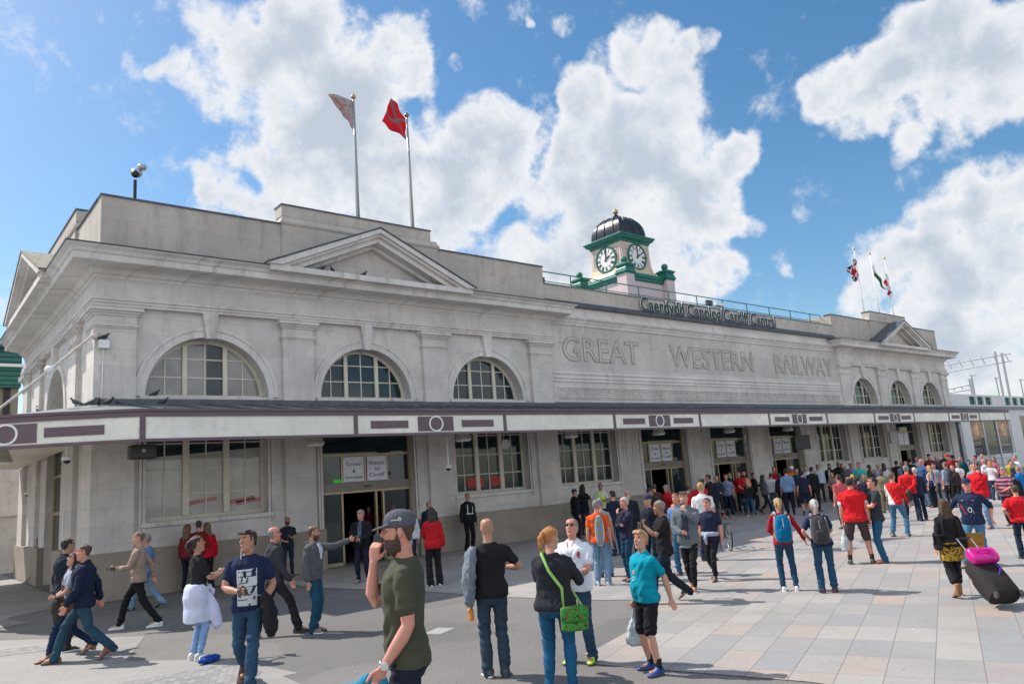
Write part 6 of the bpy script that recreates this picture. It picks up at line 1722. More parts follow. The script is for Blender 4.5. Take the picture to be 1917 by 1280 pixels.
# black t-shirt man from behind
def ex(c):
    cloth_bundle(c, [c['up'](V(-.18, -.05, 1.44)), c['up'](V(-.22, -.08, 1.38)), c['up'](V(-.25, -.09, 1.2)), c['up'](V(-.27, -.09, 1.0)), c['up'](V(-.27, -.08, .85)), c['up'](V(-.25, -.06, .80))], [.06, .10, .12, .12, .10, .04], (.16, .185, .22), 'grey marl sweater slung over the left shoulder of the bald man in black', name='sweater', cat='sweater', flat=.62)
    w = c['wr'][0]; t = strap_thing('drink_bottle', 'small orange drink bottle held low by the bald man in black', 'bottle', c['t']); m = MB().lathe(w + V(0, .02, -.24), [(.03, 0), (.034, .02), (.034, .12), (.014, .16), (.014, .18)], 12); m.build('bottle_body', paint((.65, .25, .04), .25)).parent = t
    w = c['wr'][1] + c['hd'][1][0].normalized() * .09; t = strap_thing('pasty', 'half eaten pasty in the hand of the bald man in black', 'food', c['t']); m = MB().ball(w, .04, 10, 8, (1, .7, 1.3)); m.build('crust', paint((.5, .28, .08), .8, 0, .4, 30)).parent = t
person(5.657, 7.396, 1.812, -0.513, 'bald man in a black t-shirt and jeans seen from behind, eating', look='brn', sk='t', top='tee', tc=BLK, legs='jeans', lc=(.030, .05, .075), shoe=(.06, .06, .06), arms=('down', ((.22, .20, 1.16), (1, -.5, -.8), (.0, .5, 1), (-.6, 0, .3), 'grip')), feet=((-.09, .02, 0), (.10, -.02, 0)), bulk=1.05, q=1, extra=ex)
# red haired woman with the green bag
def ex(c):
    shoulder_bag(c, (.05, .28, .05), 'bright green patterned shoulder bag worn by the red-haired woman', side=1, z=.80, L=(.15, .13, .05), strapc=(.26, .48, .12), kind='floral', c2=(.22, .05, .04), y=-.12, ld=(.92, .4, 0), ox=.23)
    w = c['wr'][1] + c['hd'][1][0].normalized() * .10; t = strap_thing('pasty', 'pasty in a paper wrap held by the red-haired woman', 'food', c['t']); m = MB().ball(w, .04, 10, 8, (1.2, .8, 1)); m.build('crust', paint((.6, .36, .1), .8, 0, .4, 30)).parent = t
person(5.597, 6.220, 1.707, -0.977, 'red-haired woman with a ponytail in a dark jacket and bright blue jeans', sex='f', look='gng pony', sk='p', top='jumper', tc=(.022, .023, .030), legs='slim', lc=DENIM_B, arms=('eat', ((.16, .30, 1.22), (.8, -.5, -1), (-.3, .8, .5), (-.5, 0, 1), 'cup')), feet=((-.12, 0, 0), (.12, .02, 0)), bulk=1.26, belly=.05, q=1, turn=-38, nod=6, extra=ex)
# white rugby shirt man
def ex(c):
    chest_text(c, 'O', (.02, .04, .20), -.05, .045, 1.17, 1.28); chest_text(c, '2', (.02, .04, .20), .05, .085, 1.14, 1.20)
    chest_patch(c, [(.10, 1.30), (.13, 1.29), (.145, 1.32), (.13, 1.35), (.105, 1.345)], (.45, .02, .03), 'emblem'); chest_patch(c, [(.105, 1.275), (.14, 1.275), (.135, 1.29), (.11, 1.29)], (.03, .16, .06), 'emblem')
    for k_ in range(3): chest_patch(c, [(-.12 + k_ * .022, 1.31), (-.102 + k_ * .022, 1.31), (-.102 + k_ * .022, 1.328), (-.112 + k_ * .022, 1.328)], (.02, .02, .04), 'maker_mark')
    for s in (-1, 1): chest_patch(c, [(s * .02, 1.40), (s * .03, 1.40), (s * .055, 1.46), (s * .045, 1.47)], (.5, .02, .03), 'placket')
    e, w = c['el'][0], c['wr'][0]
    t = c['t']; ax = (w - e).normalized(); a = ax.orthogonal().normalized(); b = ax.cross(a); m = MB(); rnd = random.Random(4)
    m.tube([e.lerp(w, .12), e.lerp(w, .3), e.lerp(w, .55), e.lerp(w, .62)], [.0425, .0445, .0395, .036], 14); m.build('tattoo', paint((.22, .16, .15), .6, 0, .7, 34, name='tattooed_skin'), smooth=True).parent = t
    w = c['wr'][1] + c['hd'][1][0].normalized() * .1; tt = strap_thing('pasty', 'pasty held by the man in the white rugby shirt', 'food', c['t']); m = MB().ball(w, .042, 10, 8, (1.3, .8, .8)); m.build('crust', paint((.6, .36, .1), .8, 0, .4, 30)).parent = tt
person(6.675, 6.985, 1.719, 1.995, 'man in a white rugby shirt and dark sunglasses eating a pasty', look='gry buzz shades', sk='r', top='polo', tc=(.66, .69, .76), legs='jeans', lc=DENIM, shoe=(.35, .62, .02), arms=('belly', 'belly'), feet=((-.12, 0, 0), (.14, .03, 0)), bulk=1.16, belly=.05, q=1, nod=-14, extra=ex)
# boy
def ex(c):
    chest_text(c, 'O', (.7, .75, .8), -.02, .02, 1.14, 1.19); chest_patch(c, [(-.02, 1.22), (.02, 1.22), (.022, 1.26), (0, 1.27), (-.022, 1.26)], (.6, .25, .1), 'emblem')
    carrier(c, 1, (.42, .50, .52), 'pale patterned carrier bag held by the boy in turquoise', L=.44, W=.14, c2=(.03, .16, .28))
    m = MB().tube([c['up'](V(-.13, .115, .70)), c['up'](V(-.10, .125, .72)), c['up'](V(-.13, .12, .74)), c['up'](V(-.10, .125, .76))], .006, 5)
person(6.802, 5.989, 1.555, 1.333, 'boy in a turquoise polo shirt and black shorts with a carrier bag', look='sandy thick fringe', sk='p', top='polo', tc=(.0, .26, .36), tk='yoke', tc2=(.0, .24, .34), legs='shorts', lc=(.012, .012, .016), shoe=(.02, .06, .28), arms=('rear', 'carry'), feet=((-.16, .05, 0), (.15, -.05, 0)), bulk=1.1, belly=.05, q=1, nod=-8, turn=14, extra=ex)
# walkers at the left
def ex(c):
    inner(c, (.45, .5, .6), .02, 1.42, name='collar_patch')
person(2.491, 13.706, 1.795, 1.286, 'man in a navy jacket and jeans walking left with brown shoes', look='brn short', sk='r', top='jacket', tc=(.012, .017, .04), legs='jeans', lc=(.022, .062, .095), shoe=(.19, .07, .025), arms=('fwd', 'rear'), feet=((-.09, -.40, .08), (.08, .36, 0)), bulk=1.12, belly=.03, q=1, extra=ex)
def ex(c):
    w = c['wr'][0]; cloth_bundle(c, [w + V(-.03, -.06, .05), w + V(-.05, -.06, -.05), w + V(-.05, -.07, -.2), w + V(-.05, -.08, -.38), w + V(-.05, -.08, -.48)], [.05, .10, .12, .10, .04], (.045, .042, .036), 'dark olive jacket carried by the woman in sunglasses', flat=.5)
    shoulder_bag(c, (.16, .07, .035), 'brown leather bag of the woman in sunglasses', side=-1, z=.86, L=(.10, .11, .04), strapc=(.16, .07, .035), y=.05)
person(2.416, 14.199, 1.679, 1.437, 'woman in a pale blue t-shirt and sunglasses walking left, arms folded forward', sex='f', look='drk long shades', sk='p', top='tee', tc=(.32, .36, .46), legs='slim', lc=(.012, .028, .07), shoe=(.26, .12, .04, 1), arms=('belly', 'belly'), feet=((-.08, .30, 0), (.08, -.34, .08)), bulk=1.02, q=1, nod=-16, extra=ex)
person(2.460, 14.933, 1.830, -1.245, 'black-haired man in a navy coat standing at the far left corner', look='blk short glasses', sk='t', top='coat', tc=(.012, .018, .032), legs='slim', lc=(.03, .028, .035), arms=('down', 'phone'), bulk=1.06, q=1)
def ex(c): phone(c, 0, 'phone held out by the man in the beige shirt')
person(3.888, 16.153, 1.841, 1.125, 'man in a beige shirt and black trousers with white trainers', look='lbr short', sk='p', top='shirt', tc=(.30, .22, .18), legs='slim', lc=(.012, .012, .014), shoe=(.72, .72, .72), arms=(((.12, .34, 1.14), (.7, -.8, -.6), (-.3, 1, .1), (.3, 0, 1), 'cup'), 'rear'), feet=((-.08, -.34, 0.02), (.08, .34, 0)), q=1, turn=12, extra=ex)
person(4.723, 18.869, 1.688, 0.802, 'grey-haired man in a blue striped t-shirt behind the man in beige', look='gry short', sk='t', top='tee', tc=(.05, .12, .27), tk='stripe', tc2=(.25, .35, .5), legs='jeans', lc=DENIM_L, feet='walk', q=2)
# woman with the white cloth
def ex(c):
    t = c['t']; up = c['up']; m = MB(); rr = []
    for z, a, b, cy in ((1.05, .165, .135, 0), (.99, .195, .165, .0), (.86, .212, .18, -.01), (.72, .19, .17, .0), (.60, .195, .18, .0), (.52, .18, .19, .01)): rr.append(ring(V(0, cy, z), V(1, 0, 0), V(0, 1, 0), a, b, 28, .95))
    m.rings(rr); m.tube([(.08, .12, .90), (.10, .20, .7), (.10, .25, .46), (.08, .25, .36)], [.05, .09, .08, .01], 10)
    surf('wrap', m, cloth((.55, .58, .74)), t, .012, .007, 3, 5, 7)
    m = MB().ball((.02, .17, .99), .04, 10, 8); m.tube([(.02, .17, .99), (.05, .22, .93), (.04, .21, .85)], [.02, .03, .015], 8); m.tube([(.0, .17, .99), (-.04, .21, .92), (-.03, .2, .86)], [.02, .03, .015], 8); surf('wrap_knot', m, cloth((.55, .58, .74)), t, .01, .004, 1, 5)
    w = c['wr'][1] + c['hd'][1][0].normalized() * .1; tt = strap_thing('leaflet', 'folded paper leaflet read by the woman with the white wrap', 'leaflet', t)
    m = MB(); m.slab(lambda u, v, d: tuple(w + V(u, .10 + abs(u) * .2 + v * .3, v + .03 + d)), [[(-.15, -.08), (0, -.1), (.15, -.07), (.15, .08), (0, .06), (-.15, .09)]], 0, .004); m.build('paper', M['white']).parent = tt
person(3.672, 11.951, 1.777, -1.555, 'dark-haired woman with a white cloth tied round her waist, reading a leaflet', sex='f', look='drk short pony', sk='t', top='tee', tc=(.016, .017, .02), legs='leggings', lc=(.20, .33, .55), shoe=(.55, .55, .55), arms=('phone', 'phone'), feet=((-.08, 0, 0), (.08, .04, 0)), q=1, nod=-10, armx=.7, extra=ex)
# bald man in charcoal
person(5.123, 12.683, 1.811, -1.780, 'bald man with glasses in a charcoal jacket walking right', look='gry balding glasses', sk='r', top='jacket', tc=(.04, .042, .05), legs='trousers', lc=(.02, .021, .026), shoe=(.05, .02, .02), arms=('down', 'fwd'), feet=((-.07, -.34, .06), (.07, .40, 0)), q=1)
def ex(c): phone(c, 0, 'phone read by the dark-haired man at the wall')
person(8.963, 21.050, 1.678, 2.669, 'dark-haired man in a navy t-shirt reading his phone against the wall', look='blk short beard', sk='t', top='tee', tc=(.018, .022, .034), legs='slim', lc=DENIM_D, arms=('phone', 'belly'), q=2, nod=-22, extra=ex)
def ex(c):
    for s in (-1, 1): m = MB().tube([c['up'](V(s * .04, .09, 1.46)), c['up'](V(s * .05, .135, 1.38)), c['up'](V(s * .05, .145, 1.30))], .006, 6); m.build('drawcord', M['white']).parent = c['t']
    inner(c, (.5, .55, .66), .03, 1.38)
person(5.642, 12.259, 1.725, -2.491, 'bearded man in a grey hoodie pointing to the right', look='brn buzz beard', sk='t', top='hoodie', tc=(.085, .088, .098), legs='jeans', lc=(.012, .065, .11), shoe=(.12, .11, .11), arms=(((.42, .46, 1.45), (0, -.3, -1), (.5, .8, .12), (0, 0, 1), 'point'), 'down'), feet=((-.09, .0, 0), (.09, .05, 0)), q=1, turn=28, extra=ex)
def ex(c): inner(c, (.04, .10, .16), .045, .95)
person(9.360, 17.440, 1.783, 2.387, 'grey-haired man with glasses in a black jacket before the entrance', look='gry short glasses', sk='p', top='jacket', tc=(.012, .012, .016), legs='slim', lc=(.012, .016, .035), shoe=(.12, .16, .25), arms=('belly', 'belly'), bulk=1.1, belly=.04, q=1, turn=-30, extra=ex)
person(9.822, 14.911, 1.747, -0.373, 'woman in a red jacket with long dark hair seen from behind', sex='f', look='drk long vlong', sk='p', top='jacket', tc=(.42, .012, .02), legs='wide', lc=(.014, .014, .016), shoe=(.65, .65, .63), arms=('belly', 'down'), q=1)
person(10.409, 17.132, 1.575, 2.072, 'blonde woman in a blue and white top beside the cap wearer', sex='f', look='lbr bob', sk='p', top='shirt', tc=(.35, .42, .55), tk='stripe', tc2=(.05, .08, .2), legs='slim', lc=(.02, .022, .03), q=2)
person(11.411, 18.425, 1.667, 2.238, 'person with black glasses and a white shirt just outside the entrance', look='blk short glasses', sk='t', top='shirt', tc=(.5, .52, .56), legs='slim', lc=(.02, .02, .025), q=2)
person(13.280, 20.289, 1.770, 2.422, 'bald man in a navy coat standing at the entrance pier', look='brn', sk='t', top='jacket', tc=(.012, .03, .06), legs='trousers', lc=(.016, .018, .03), q=2)
def ex(c):
    for s in (-1, 1): chest_patch(c, [(s * .075, 1.10), (s * .10, 1.10), (s * .10, 1.40), (s * .075, 1.40)], (.6, .62, .62), 'reflective_band')
    chest_patch(c, [(-.12, 1.10), (.12, 1.10), (.12, 1.135), (-.12, 1.135)], (.6, .62, .62), 'reflective_band')
person(15.338, 21.050, 1.906, -3.248, 'police officer in black with reflective braces standing at the wall', look='drk buzz', sk='t', top='jacket', tc=(.012, .012, .015), legs='trousers', lc=(.01, .01, .012), q=2, turn=-40, extra=ex)
# the two women at the wall
person(6.737, 21.050, 1.712, 0.039, 'woman in a red coat with long fair hair facing the wall', sex='f', look='lbr long', sk='p', top='jacket', tc=(.44, .008, .014), legs='wide', lc=(.012, .012, .014), q=1)
person(6.225, 21.050, 1.722, -0.986, 'fair-haired woman in dark red behind the white-wrapped woman', sex='f', look='lbr long', sk='p', top='jumper', tc=(.16, .015, .02), legs='slim', lc=(.012, .014, .03), arms=('down', 'mouth'), q=2)
person(6.519, 21.050, 1.791, -0.300, 'person in dark red partly hidden behind the woman in the red coat', look='brn short', top='jumper', tc=(.2, .012, .015), legs='slim', lc=(.012, .014, .03), q=2)
# inside the first entrance
person(13.584, 24.037, 1.740, 2.540, 'bearded man in dark clothes deep inside the first entrance', look='blk short beard', sk='t', tc=(.03, .02, .02), legs='slim', lc=DENIM_D, q=3)
person(13.248, 22.791, 1.720, 2.441, 'man in a red top inside the first entrance', look='drk short', sk='t', tc=(.34, .012, .015), legs='slim', lc=DENIM_D, q=3)
person(13.090, 23.801, 1.700, 2.813, 'person in black and red inside the first entrance', look='blk short', sk='t', tc=(.14, .01, .012), legs='slim', lc=DENIM_D, q=3)

# middle group ---------------------------------------------------------------------------
person(19.137, 19.750, 1.732, -1.991, 'man in a dark cap and black jacket at the wall', look='brn short navycap cap', sk='t', top='jacket', tc=(.012, .012, .016), legs='trousers', lc=(.014, .014, .018), bulk=1.12, q=2)
person(20.163, 20.342, 1.861, -1.305, 'woman in black with very long dark hair near the wall', sex='f', look='blk long vlong', sk='p', top='tee', tc=(.014, .014, .018), legs='slim', lc=(.015, .03, .05), arms=('down', 'eat'), q=2)
def ex(c):
    for s in (-1, 1): chest_patch(c, [(s * .03, 1.0), (s * .15, 1.0), (s * .15, 1.36), (s * .09, 1.45), (s * .03, 1.38)], (.60, .85, .02), 'hi_vis_panel')
    phone(c, 0, 'phone read by the man in the yellow vest')
person(20.576, 19.810, 1.877, 2.163, 'man in a yellow high-visibility vest reading a phone at the wall', look='blk short', sk='o', top='tee', tc=(.52, .55, .62), legs='slim', lc=(.012, .012, .016), arms=('phone', 'belly'), q=2, nod=-22, extra=ex)
person(15.452, 14.434, 1.740, -0.296, 'dark-haired man in navy with his back half turned, behind the grey-haired man', look='drk short', sk='p', top='jumper', tc=(.014, .018, .034), legs='jeans', lc=(.012, .04, .08), q=2)
person(15.949, 14.336, 1.717, 2.128, 'older bald man with a white beard and glasses in a black top', look='wht balding beard glasses', sk='r', top='jumper', tc=(.012, .018, .028), legs='trousers', lc=(.016, .018, .03), bulk=1.2, belly=.06, q=2)
def ex(c):
    t = strap_thing('sling_bag', 'grey rigid shoulder bag worn on the back of the orange shirt', 'bag', c['t']); up = c['up']; m = MB()
    m.rings([[up(p) for p in ring(V(.06, -.17, z), V(1, 0, 0), V(0, 1, 0), a, b, 16, .8)] for z, a, b in ((.82, .04, .03), (.88, .075, .05), (1.1, .085, .06), (1.3, .085, .055), (1.40, .06, .04), (1.43, .03, .02))]); surf('bag_body', m, cloth((.20, .23, .25)), t, .012, .003, 2)
    m = MB().tube([up(V(.06 + .085 * math.cos(a), -.19, 1.12 + .30 * math.sin(a))) for a in [math.pi * 2 * j / 18 for j in range(18)]], .014, 6, True); m.build('trim', cloth((.5, .55, .55)), smooth=True).parent = t
person(11.335, 11.077, 1.709, -1.006, 'grey-haired man in an orange shirt with a grey bag on his back', look='gry short', sk='r', top='tee', tc=(.62, .09, .02), legs='jeans', lc=DENIM_L, shoe=(.55, .6, .65), q=1, extra=ex)
person(12.273, 11.873, 1.698, -0.627, 'grey-haired woman partly hidden beside the orange shirt', sex='f', look='gry short', sk='p', top='tee', tc=(.3, .3, .32), legs='jeans', lc=DENIM_L, q=2)
person(11.991, 10.913, 1.708, 1.297, 'grey-haired man in a navy jumper with his hand on his face', look='wht short', sk='r', top='jumper', tc=(.024, .026, .05), legs='jeans', lc=(.010, .045, .09), shoe=(.02, .02, .024), arms=('mouth', 'fold'), feet=((-.08, .03, 0), (.1, -.03, 0)), lean=(-2, 0), q=1)
person(13.030, 11.125, 1.684, 1.579, 'man in a navy cap behind the man in the black polo', look='brn short navycap cap', sk='p', top='jumper', tc=(.012, .016, .03), legs='jeans', lc=DENIM_D, q=2)
def ex(c): chest_patch(c, [(-.10, 1.29), (-.09, 1.29), (-.085, 1.315), (-.095, 1.32)], (.6, .6, .6), 'emblem')
person(10.350, 8.646, 1.747, 0.870, 'tanned man in a black polo shirt raising a fist, walking left', look='gry short', sk='o', top='polo', tc=(.012, .012, .014), legs='trousers', lc=(.014, .018, .03), shoe=(.04, .025, .02), arms=(((.16, .33, 1.36), (.5, -.2, -1), (-.3, .1, 1), (-.8, 0, .3), 'grip'), ((.27, -.16, .93), (.2, -1, 0), (0, -.1, -1), (0, 1, 0), 'relax')), feet=((-.08, .28, 0), (.08, -.36, .08)), bulk=1.1, q=1, extra=ex)
person(12.983, 10.314, 1.708, 1.719, 'young man in a light blue t-shirt with a hand at his chin', look='brn short', sk='r', top='tee', tc=(.09, .20, .40), legs='jeans', lc=(.04, .12, .22), shoe=(.02, .02, .025), arms=('mouth', 'down'), q=1, turn=10)
def ex(c):
    inner(c, (.015, .025, .06), .05, .92); phone(c, 0, 'phone held to the ear of the man in the grey blazer')
person(11.514, 8.966, 1.785, 2.023, 'man in a grey blazer and black trousers talking on his phone', look='brn short quiff', sk='p', top='blazer', tc=(.13, .145, .165), legs='slim', lc=(.012, .012, .014), shoe=(.22, .09, .04), arms=('mouth', 'belly'), feet=((-.04, .16, 0), (.06, -.14, .03)), q=1, extra=ex)
def ex(c):
    t = c['t']; m = MB(); m.rings([ring(V(0, 0, z), V(1, 0, 0), V(0, 1, 0), a, b, 20, .9) for z, a, b in ((.90, .195, .15), (.94, .20, .155), (.99, .185, .14))]); m.tube([(.03, .15, .95), (.05, .19, .86), (.03, .18, .74)], [.03, .04, .02], 8); m.tube([(-.17, -.06, .93), (-.2, -.08, .75), (-.2, -.08, .55)], [.04, .06, .03], 8); surf('tied_jumper', m, cloth((.30, .34, .42)), t, .014, .006, 1)
person(12.720, 9.357, 1.637, 1.821, 'young man in a navy t-shirt with a grey jumper tied at his waist', look='drk short', sk='r', top='tee', tc=(.016, .02, .05), legs='slim', lc=(.014, .014, .018), shoe=(.03, .03, .03), arms=('down', 'down'), feet=((-.07, .20, 0), (.07, -.22, .05)), q=1, extra=ex)
person(15.164, 11.273, 1.840, -1.106, 'fair-haired man in a white polo shirt seen from behind', look='sandy short', sk='p', top='polo', tc=(.62, .63, .66), legs='jeans', lc=DENIM_D, q=2)
person(19.412, 14.378, 1.852, 0.114, 'man in a red jumper facing left behind the white polo', look='drk short', sk='r', top='jumper', tc=(.42, .012, .02), legs='slim', lc=DENIM_L, arms=('mouth', 'belly'), q=2)
person(22.971, 16.678, 1.897, 0.366, 'man in a black jacket facing left by the pillar', look='drk short', sk='t', top='jacket', tc=(.012, .012, .014), legs='slim', lc=(.012, .012, .014), q=2)
person(19.238, 15.884, 1.728, 0.865, 'stooping man in a dark green coat and navy cap', look='brn short navycap cap', sk='t', top='coat', tc=(.035, .04, .025), legs='trousers', lc=(.02, .02, .02), lean=(28, 0), q=2)
person(20.158, 16.227, 1.737, 1.725, 'grey-haired woman in red leaning forward at the second entrance', sex='f', look='gry long', sk='p', top='jumper', tc=(.45, .012, .02), legs='slim', lc=(.02, .02, .02), lean=(20, 0), q=2)
person(19.906, 15.474, 1.671, -1.346, 'person in a red t-shirt bending away at the second entrance', look='blk short', sk='p', top='tee', tc=(.5, .012, .02), legs='slim', lc=(.02, .02, .02), lean=(26, 0), q=2)
person(27.437, 19.055, 1.796, 1.916, 'man in a blue striped rugby shirt facing the square', look='drk short', sk='r', top='polo', tc=(.015, .05, .24), tk='stripe', tc2=(.5, .5, .55), legs='jeans', lc=DENIM_D, shoe=(.55, .55, .55), q=2)
person(29.709, 20.379, 1.837, 1.125, 'man in a grey t-shirt with folded elbows behind the striped shirt', look='drk short', sk='p', top='tee', tc=(.06, .06, .065), legs='slim', lc=(.02, .02, .025), arms=('hip', 'hip'), q=2)
person(29.028, 19.484, 1.840, 1.987, 'man in a red shirt left of the bearded red shirt', look='drk short', sk='r', top='tee', tc=(.42, .012, .018), legs='slim', lc=DENIM_D, q=2)
person(28.413, 18.817, 1.859, 2.121, 'bearded man in a red shirt at the third entrance', look='drk short beard', sk='r', top='tee', tc=(.46, .015, .02), legs='slim', lc=DENIM_D, arms=('belly', 'belly'), q=2)
def ex(c): shoulder_bag(c, (.012, .012, .014), 'black shoulder bag of the blonde woman at the third entrance', side=1, z=.92, L=(.13, .10, .04), strapc=(.012, .012, .014))
person(27.318, 17.955, 1.612, -0.640, 'blonde woman in a black top and blue jeans seen from behind', sex='f', look='bln long', sk='p', top='jumper', tc=(.014, .014, .018), legs='slim', lc=(.02, .08, .16), shoe=(.5, .5, .55), feet='walk', q=2, extra=ex)
person(28.840, 18.215, 1.690, -2.055, 'dark-haired woman in a grey top between two entrances', sex='f', look='blk long', sk='p', top='jumper', tc=(.10, .11, .13), legs='slim', lc=(.014, .014, .02), feet='walk', q=2)
def ex(c): carrier(c, 0, (.45, .5, .55), 'white and blue carrier bag held by the man in the white t-shirt', c2=(.02, .08, .26))
person(29.934, 18.476, 1.675, -0.931, 'man in a white t-shirt with a red hem seen from behind', look='brn short', sk='r', top='tee', tc=(.55, .57, .64), tk='cuff', tc2=(.4, .03, .03), legs='jeans', lc=(.04, .11, .2), arms=('carry', 'down'), q=2, extra=ex)
person(33.240, 20.306, 1.901, 2.032, 'man in a red and white shirt by the fourth entrance', look='drk short', sk='r', top='tee', tc=(.5, .02, .02), legs='slim', lc=(.5, .5, .5), q=3)
person(28.123, 16.664, 1.858, -0.896, 'man in a light blue shirt and navy trousers seen from behind', look='drk short', sk='r', top='rolled', tc=(.17, .27, .43), legs='slim', lc=(.012, .016, .032), q=2)
def ex(c): chest_patch(c, [(-.13, 1.0), (.13, 1.0), (.13, 1.4), (-.13, 1.4)], (.75, .2, .02), 'hi_vis_panel'); chest_patch(c, [(-.13, 1.12), (.13, 1.12), (.13, 1.17), (-.13, 1.17)], (.6, .6, .5), 'reflective_band', off=.003)
person(32.261, 18.798, 1.878, 2.011, 'worker in an orange vest and white helmet', look='brn short whitehelmet helmet', sk='r', top='jacket', tc=(.7, .2, .02), legs='trousers', lc=(.014, .016, .03), q=2, extra=ex)
person(27.770, 15.778, 1.735, -1.002, 'man in a navy polo and navy shorts seen from behind', look='blk short', sk='r', top='polo', tc=(.014, .02, .045), legs='shorts', lc=(.014, .02, .05), shoe=(.05, .1, .25), q=2)
person(33.469, 18.782, 1.843, 1.820, 'dark-haired man in a white shirt behind the navy polo', look='blk short', sk='t', top='shirt', tc=(.5, .55, .65), legs='slim', lc=(.02, .02, .03), q=3)
person(29.560, 16.349, 1.839, -1.502, 'man in a black shirt seen from behind with a bag at his hip', look='blk short', sk='t', top='shirt', tc=(.016, .016, .018), legs='slim', lc=(.016, .016, .02), q=2)
person(35.562, 19.318, 1.857, 2.034, 'man in a pale shirt beside the man in the black shirt', look='blk short', sk='o', top='shirt', tc=(.45, .5, .62), legs='slim', lc=(.02, .02, .03), q=3)
def ex(c): inner(c, (.5, .52, .56), .045, 1.05)
person(36.141, 19.014, 1.842, 1.793, 'bearded man in a dark suit and flat cap', look='blk short beard flathat hat', sk='t', top='blazer', tc=(.016, .017, .022), legs='trousers', lc=(.014, .014, .018), q=2, extra=ex)
person(39.533, 20.289, 1.858, 1.870, 'man in a dark olive jacket beside the flat cap', look='blk short', sk='o', top='jacket', tc=(.03, .03, .022), legs='slim', lc=(.02, .02, .02), q=3)
person(39.442, 20.067, 1.788, 1.954, 'dark-haired man behind the floral top', look='blk short', sk='o', top='tee', tc=(.06, .05, .045), legs='slim', lc=(.02, .02, .02), q=3)
person(32.405, 16.987, 1.480, 1.914, 'woman in a floral top in front of the suited man', sex='f', look='gng bob', sk='p', top='tee', tc=(.25, .2, .2), tk='floral', tc2=(.05, .05, .08), legs='slim', lc=(.03, .03, .04), arms=('belly', 'belly'), q=2)
person(38.246, 18.963, 1.798, 1.507, 'man in a lavender shirt and sunglasses with hands on hips', look='blk balding shades', sk='o', top='shirt', tc=(.26, .22, .42), legs='slim', lc=(.03, .03, .04), arms=('hip', 'hip'), q=2)
person(32.038, 15.529, 1.872, 1.673, 'man in a turquoise shirt pointing sideways', look='brn short', sk='t', top='rolled', tc=(.02, .38, .34), legs='jeans', lc=(.012, .06, .10), arms=('belly', 'chest'), bulk=1.1, q=2)
person(36.142, 17.062, 1.667, -2.875, 'curly dark-haired person behind the turquoise shirt', look='blk curly', sk='d', top='jumper', tc=(.05, .05, .05), legs='slim', lc=(.02, .02, .02), q=3)
person(35.190, 16.183, 1.681, 1.304, 'grey-haired man in a pale blue shirt', look='gry short', sk='o', top='shirt', tc=(.30, .36, .48), legs='slim', lc=(.02, .02, .02), q=3)
person(36.635, 16.581, 1.695, -0.971, 'dark-haired woman in white near the pale blue shirt', sex='f', look='blk long', sk='o', top='tee', tc=(.5, .52, .6), legs='slim', lc=(.02, .02, .02), q=3)
person(28.519, 13.028, 1.589, 1.790, 'man in a khaki shirt and khaki trousers', look='blk short', sk='d', top='shirt', tc=(.20, .17, .11), legs='trousers', lc=(.21, .17, .11), bulk=1.1, q=2)
person(28.217, 14.003, 1.439, 1.962, 'child in a black and yellow beanie', look='drk yellowbeanie beanie', sk='p', top='jumper', tc=(.03, .03, .04), legs='slim', lc=(.02, .03, .06), q=2)
person(23.514, 11.294, 1.619, -4.090, 'child with dark hair in a dark top by the jeans wearer', look='blk short', sk='o', top='jumper', tc=(.02, .022, .04), legs='slim', lc=(.02, .02, .03), q=3)

# right foreground ------------------------------------------------------------------------
def ex(c): backpack(c, (.0, .14, .30), (.35, .40, .42), 'blue backpack with grey edging worn by the woman in red')
person(12.152, 7.438, 1.577, -0.882, 'blonde woman in a red top with a blue backpack seen from behind', sex='f', look='bln pony', sk='r', top='jumper', tc=(.34, .012, .02), legs='slim', lc=(.018, .055, .11), shoe=(.65, .65, .66), arms=('belly', ((.40, -.0, .93), (.2, -1, .3), (.3, .1, -1), (0, 1, 0), 'relax')), feet=((-.10, .0, 0), (.13, -.06, 0)), q=1, extra=ex)
def ex(c): backpack(c, (.055, .05, .055), (.20, .22, .23), 'dark grey backpack worn by the woman in navy')
person(12.208, 6.751, 1.532, -0.996, 'pale blonde woman in a navy top with a dark backpack seen from behind', sex='f', look='wht pony', sk='r', top='tee', tc=(.014, .022, .06), legs='jeans', lc=(.016, .06, .12), shoe=(.12, .015, .02), arms=('hip', 'belly'), armx=.7, lean=(0, -3), feet=((-.11, .0, 0), (.11, 0, 0)), bulk=1.05, q=1, extra=ex)
def ex(c): carrier(c, 0, (.42, .46, .46), 'white carrier bag with green and orange print beside the red polo shirt', L=.46, W=.17, c2=(.08, .3, .12))
person(15.575, 7.802, 1.798, -1.106, 'man in a red polo shirt and brown shorts seen from behind', look='drk balding buzz', sk='r', top='polo', tc=(.56, .012, .018), tk='cuff', tc2=(.55, .55, .56), legs='shorts', lc=(.062, .042, .046), shoe=(.07, .07, .05), arms=('carry', 'down'), feet='wide', bulk=1.24, belly=.05, q=1, extra=ex)
person(22.690, 11.696, 1.647, -0.571, 'man in a coral t-shirt behind the red polo shirt', look='drk short', sk='r', top='tee', tc=(.46, .09, .10), legs='slim', lc=(.03, .04, .06), q=2)
person(15.839, 7.463, 1.732, 0.685, 'man in a charcoal t-shirt with red cuffs and blue jeans facing left', look='blk short glasses', sk='r', top='tee', tc=(.03, .034, .042), tk='cuff', tc2=(.42, .012, .02), legs='jeans', lc=(.015, .085, .17), shoe=(.15, .06, .03), arms=('chest', 'belly'), feet=((-.09, .03, 0), (.10, -.02, 0)), nod=-10, q=1)
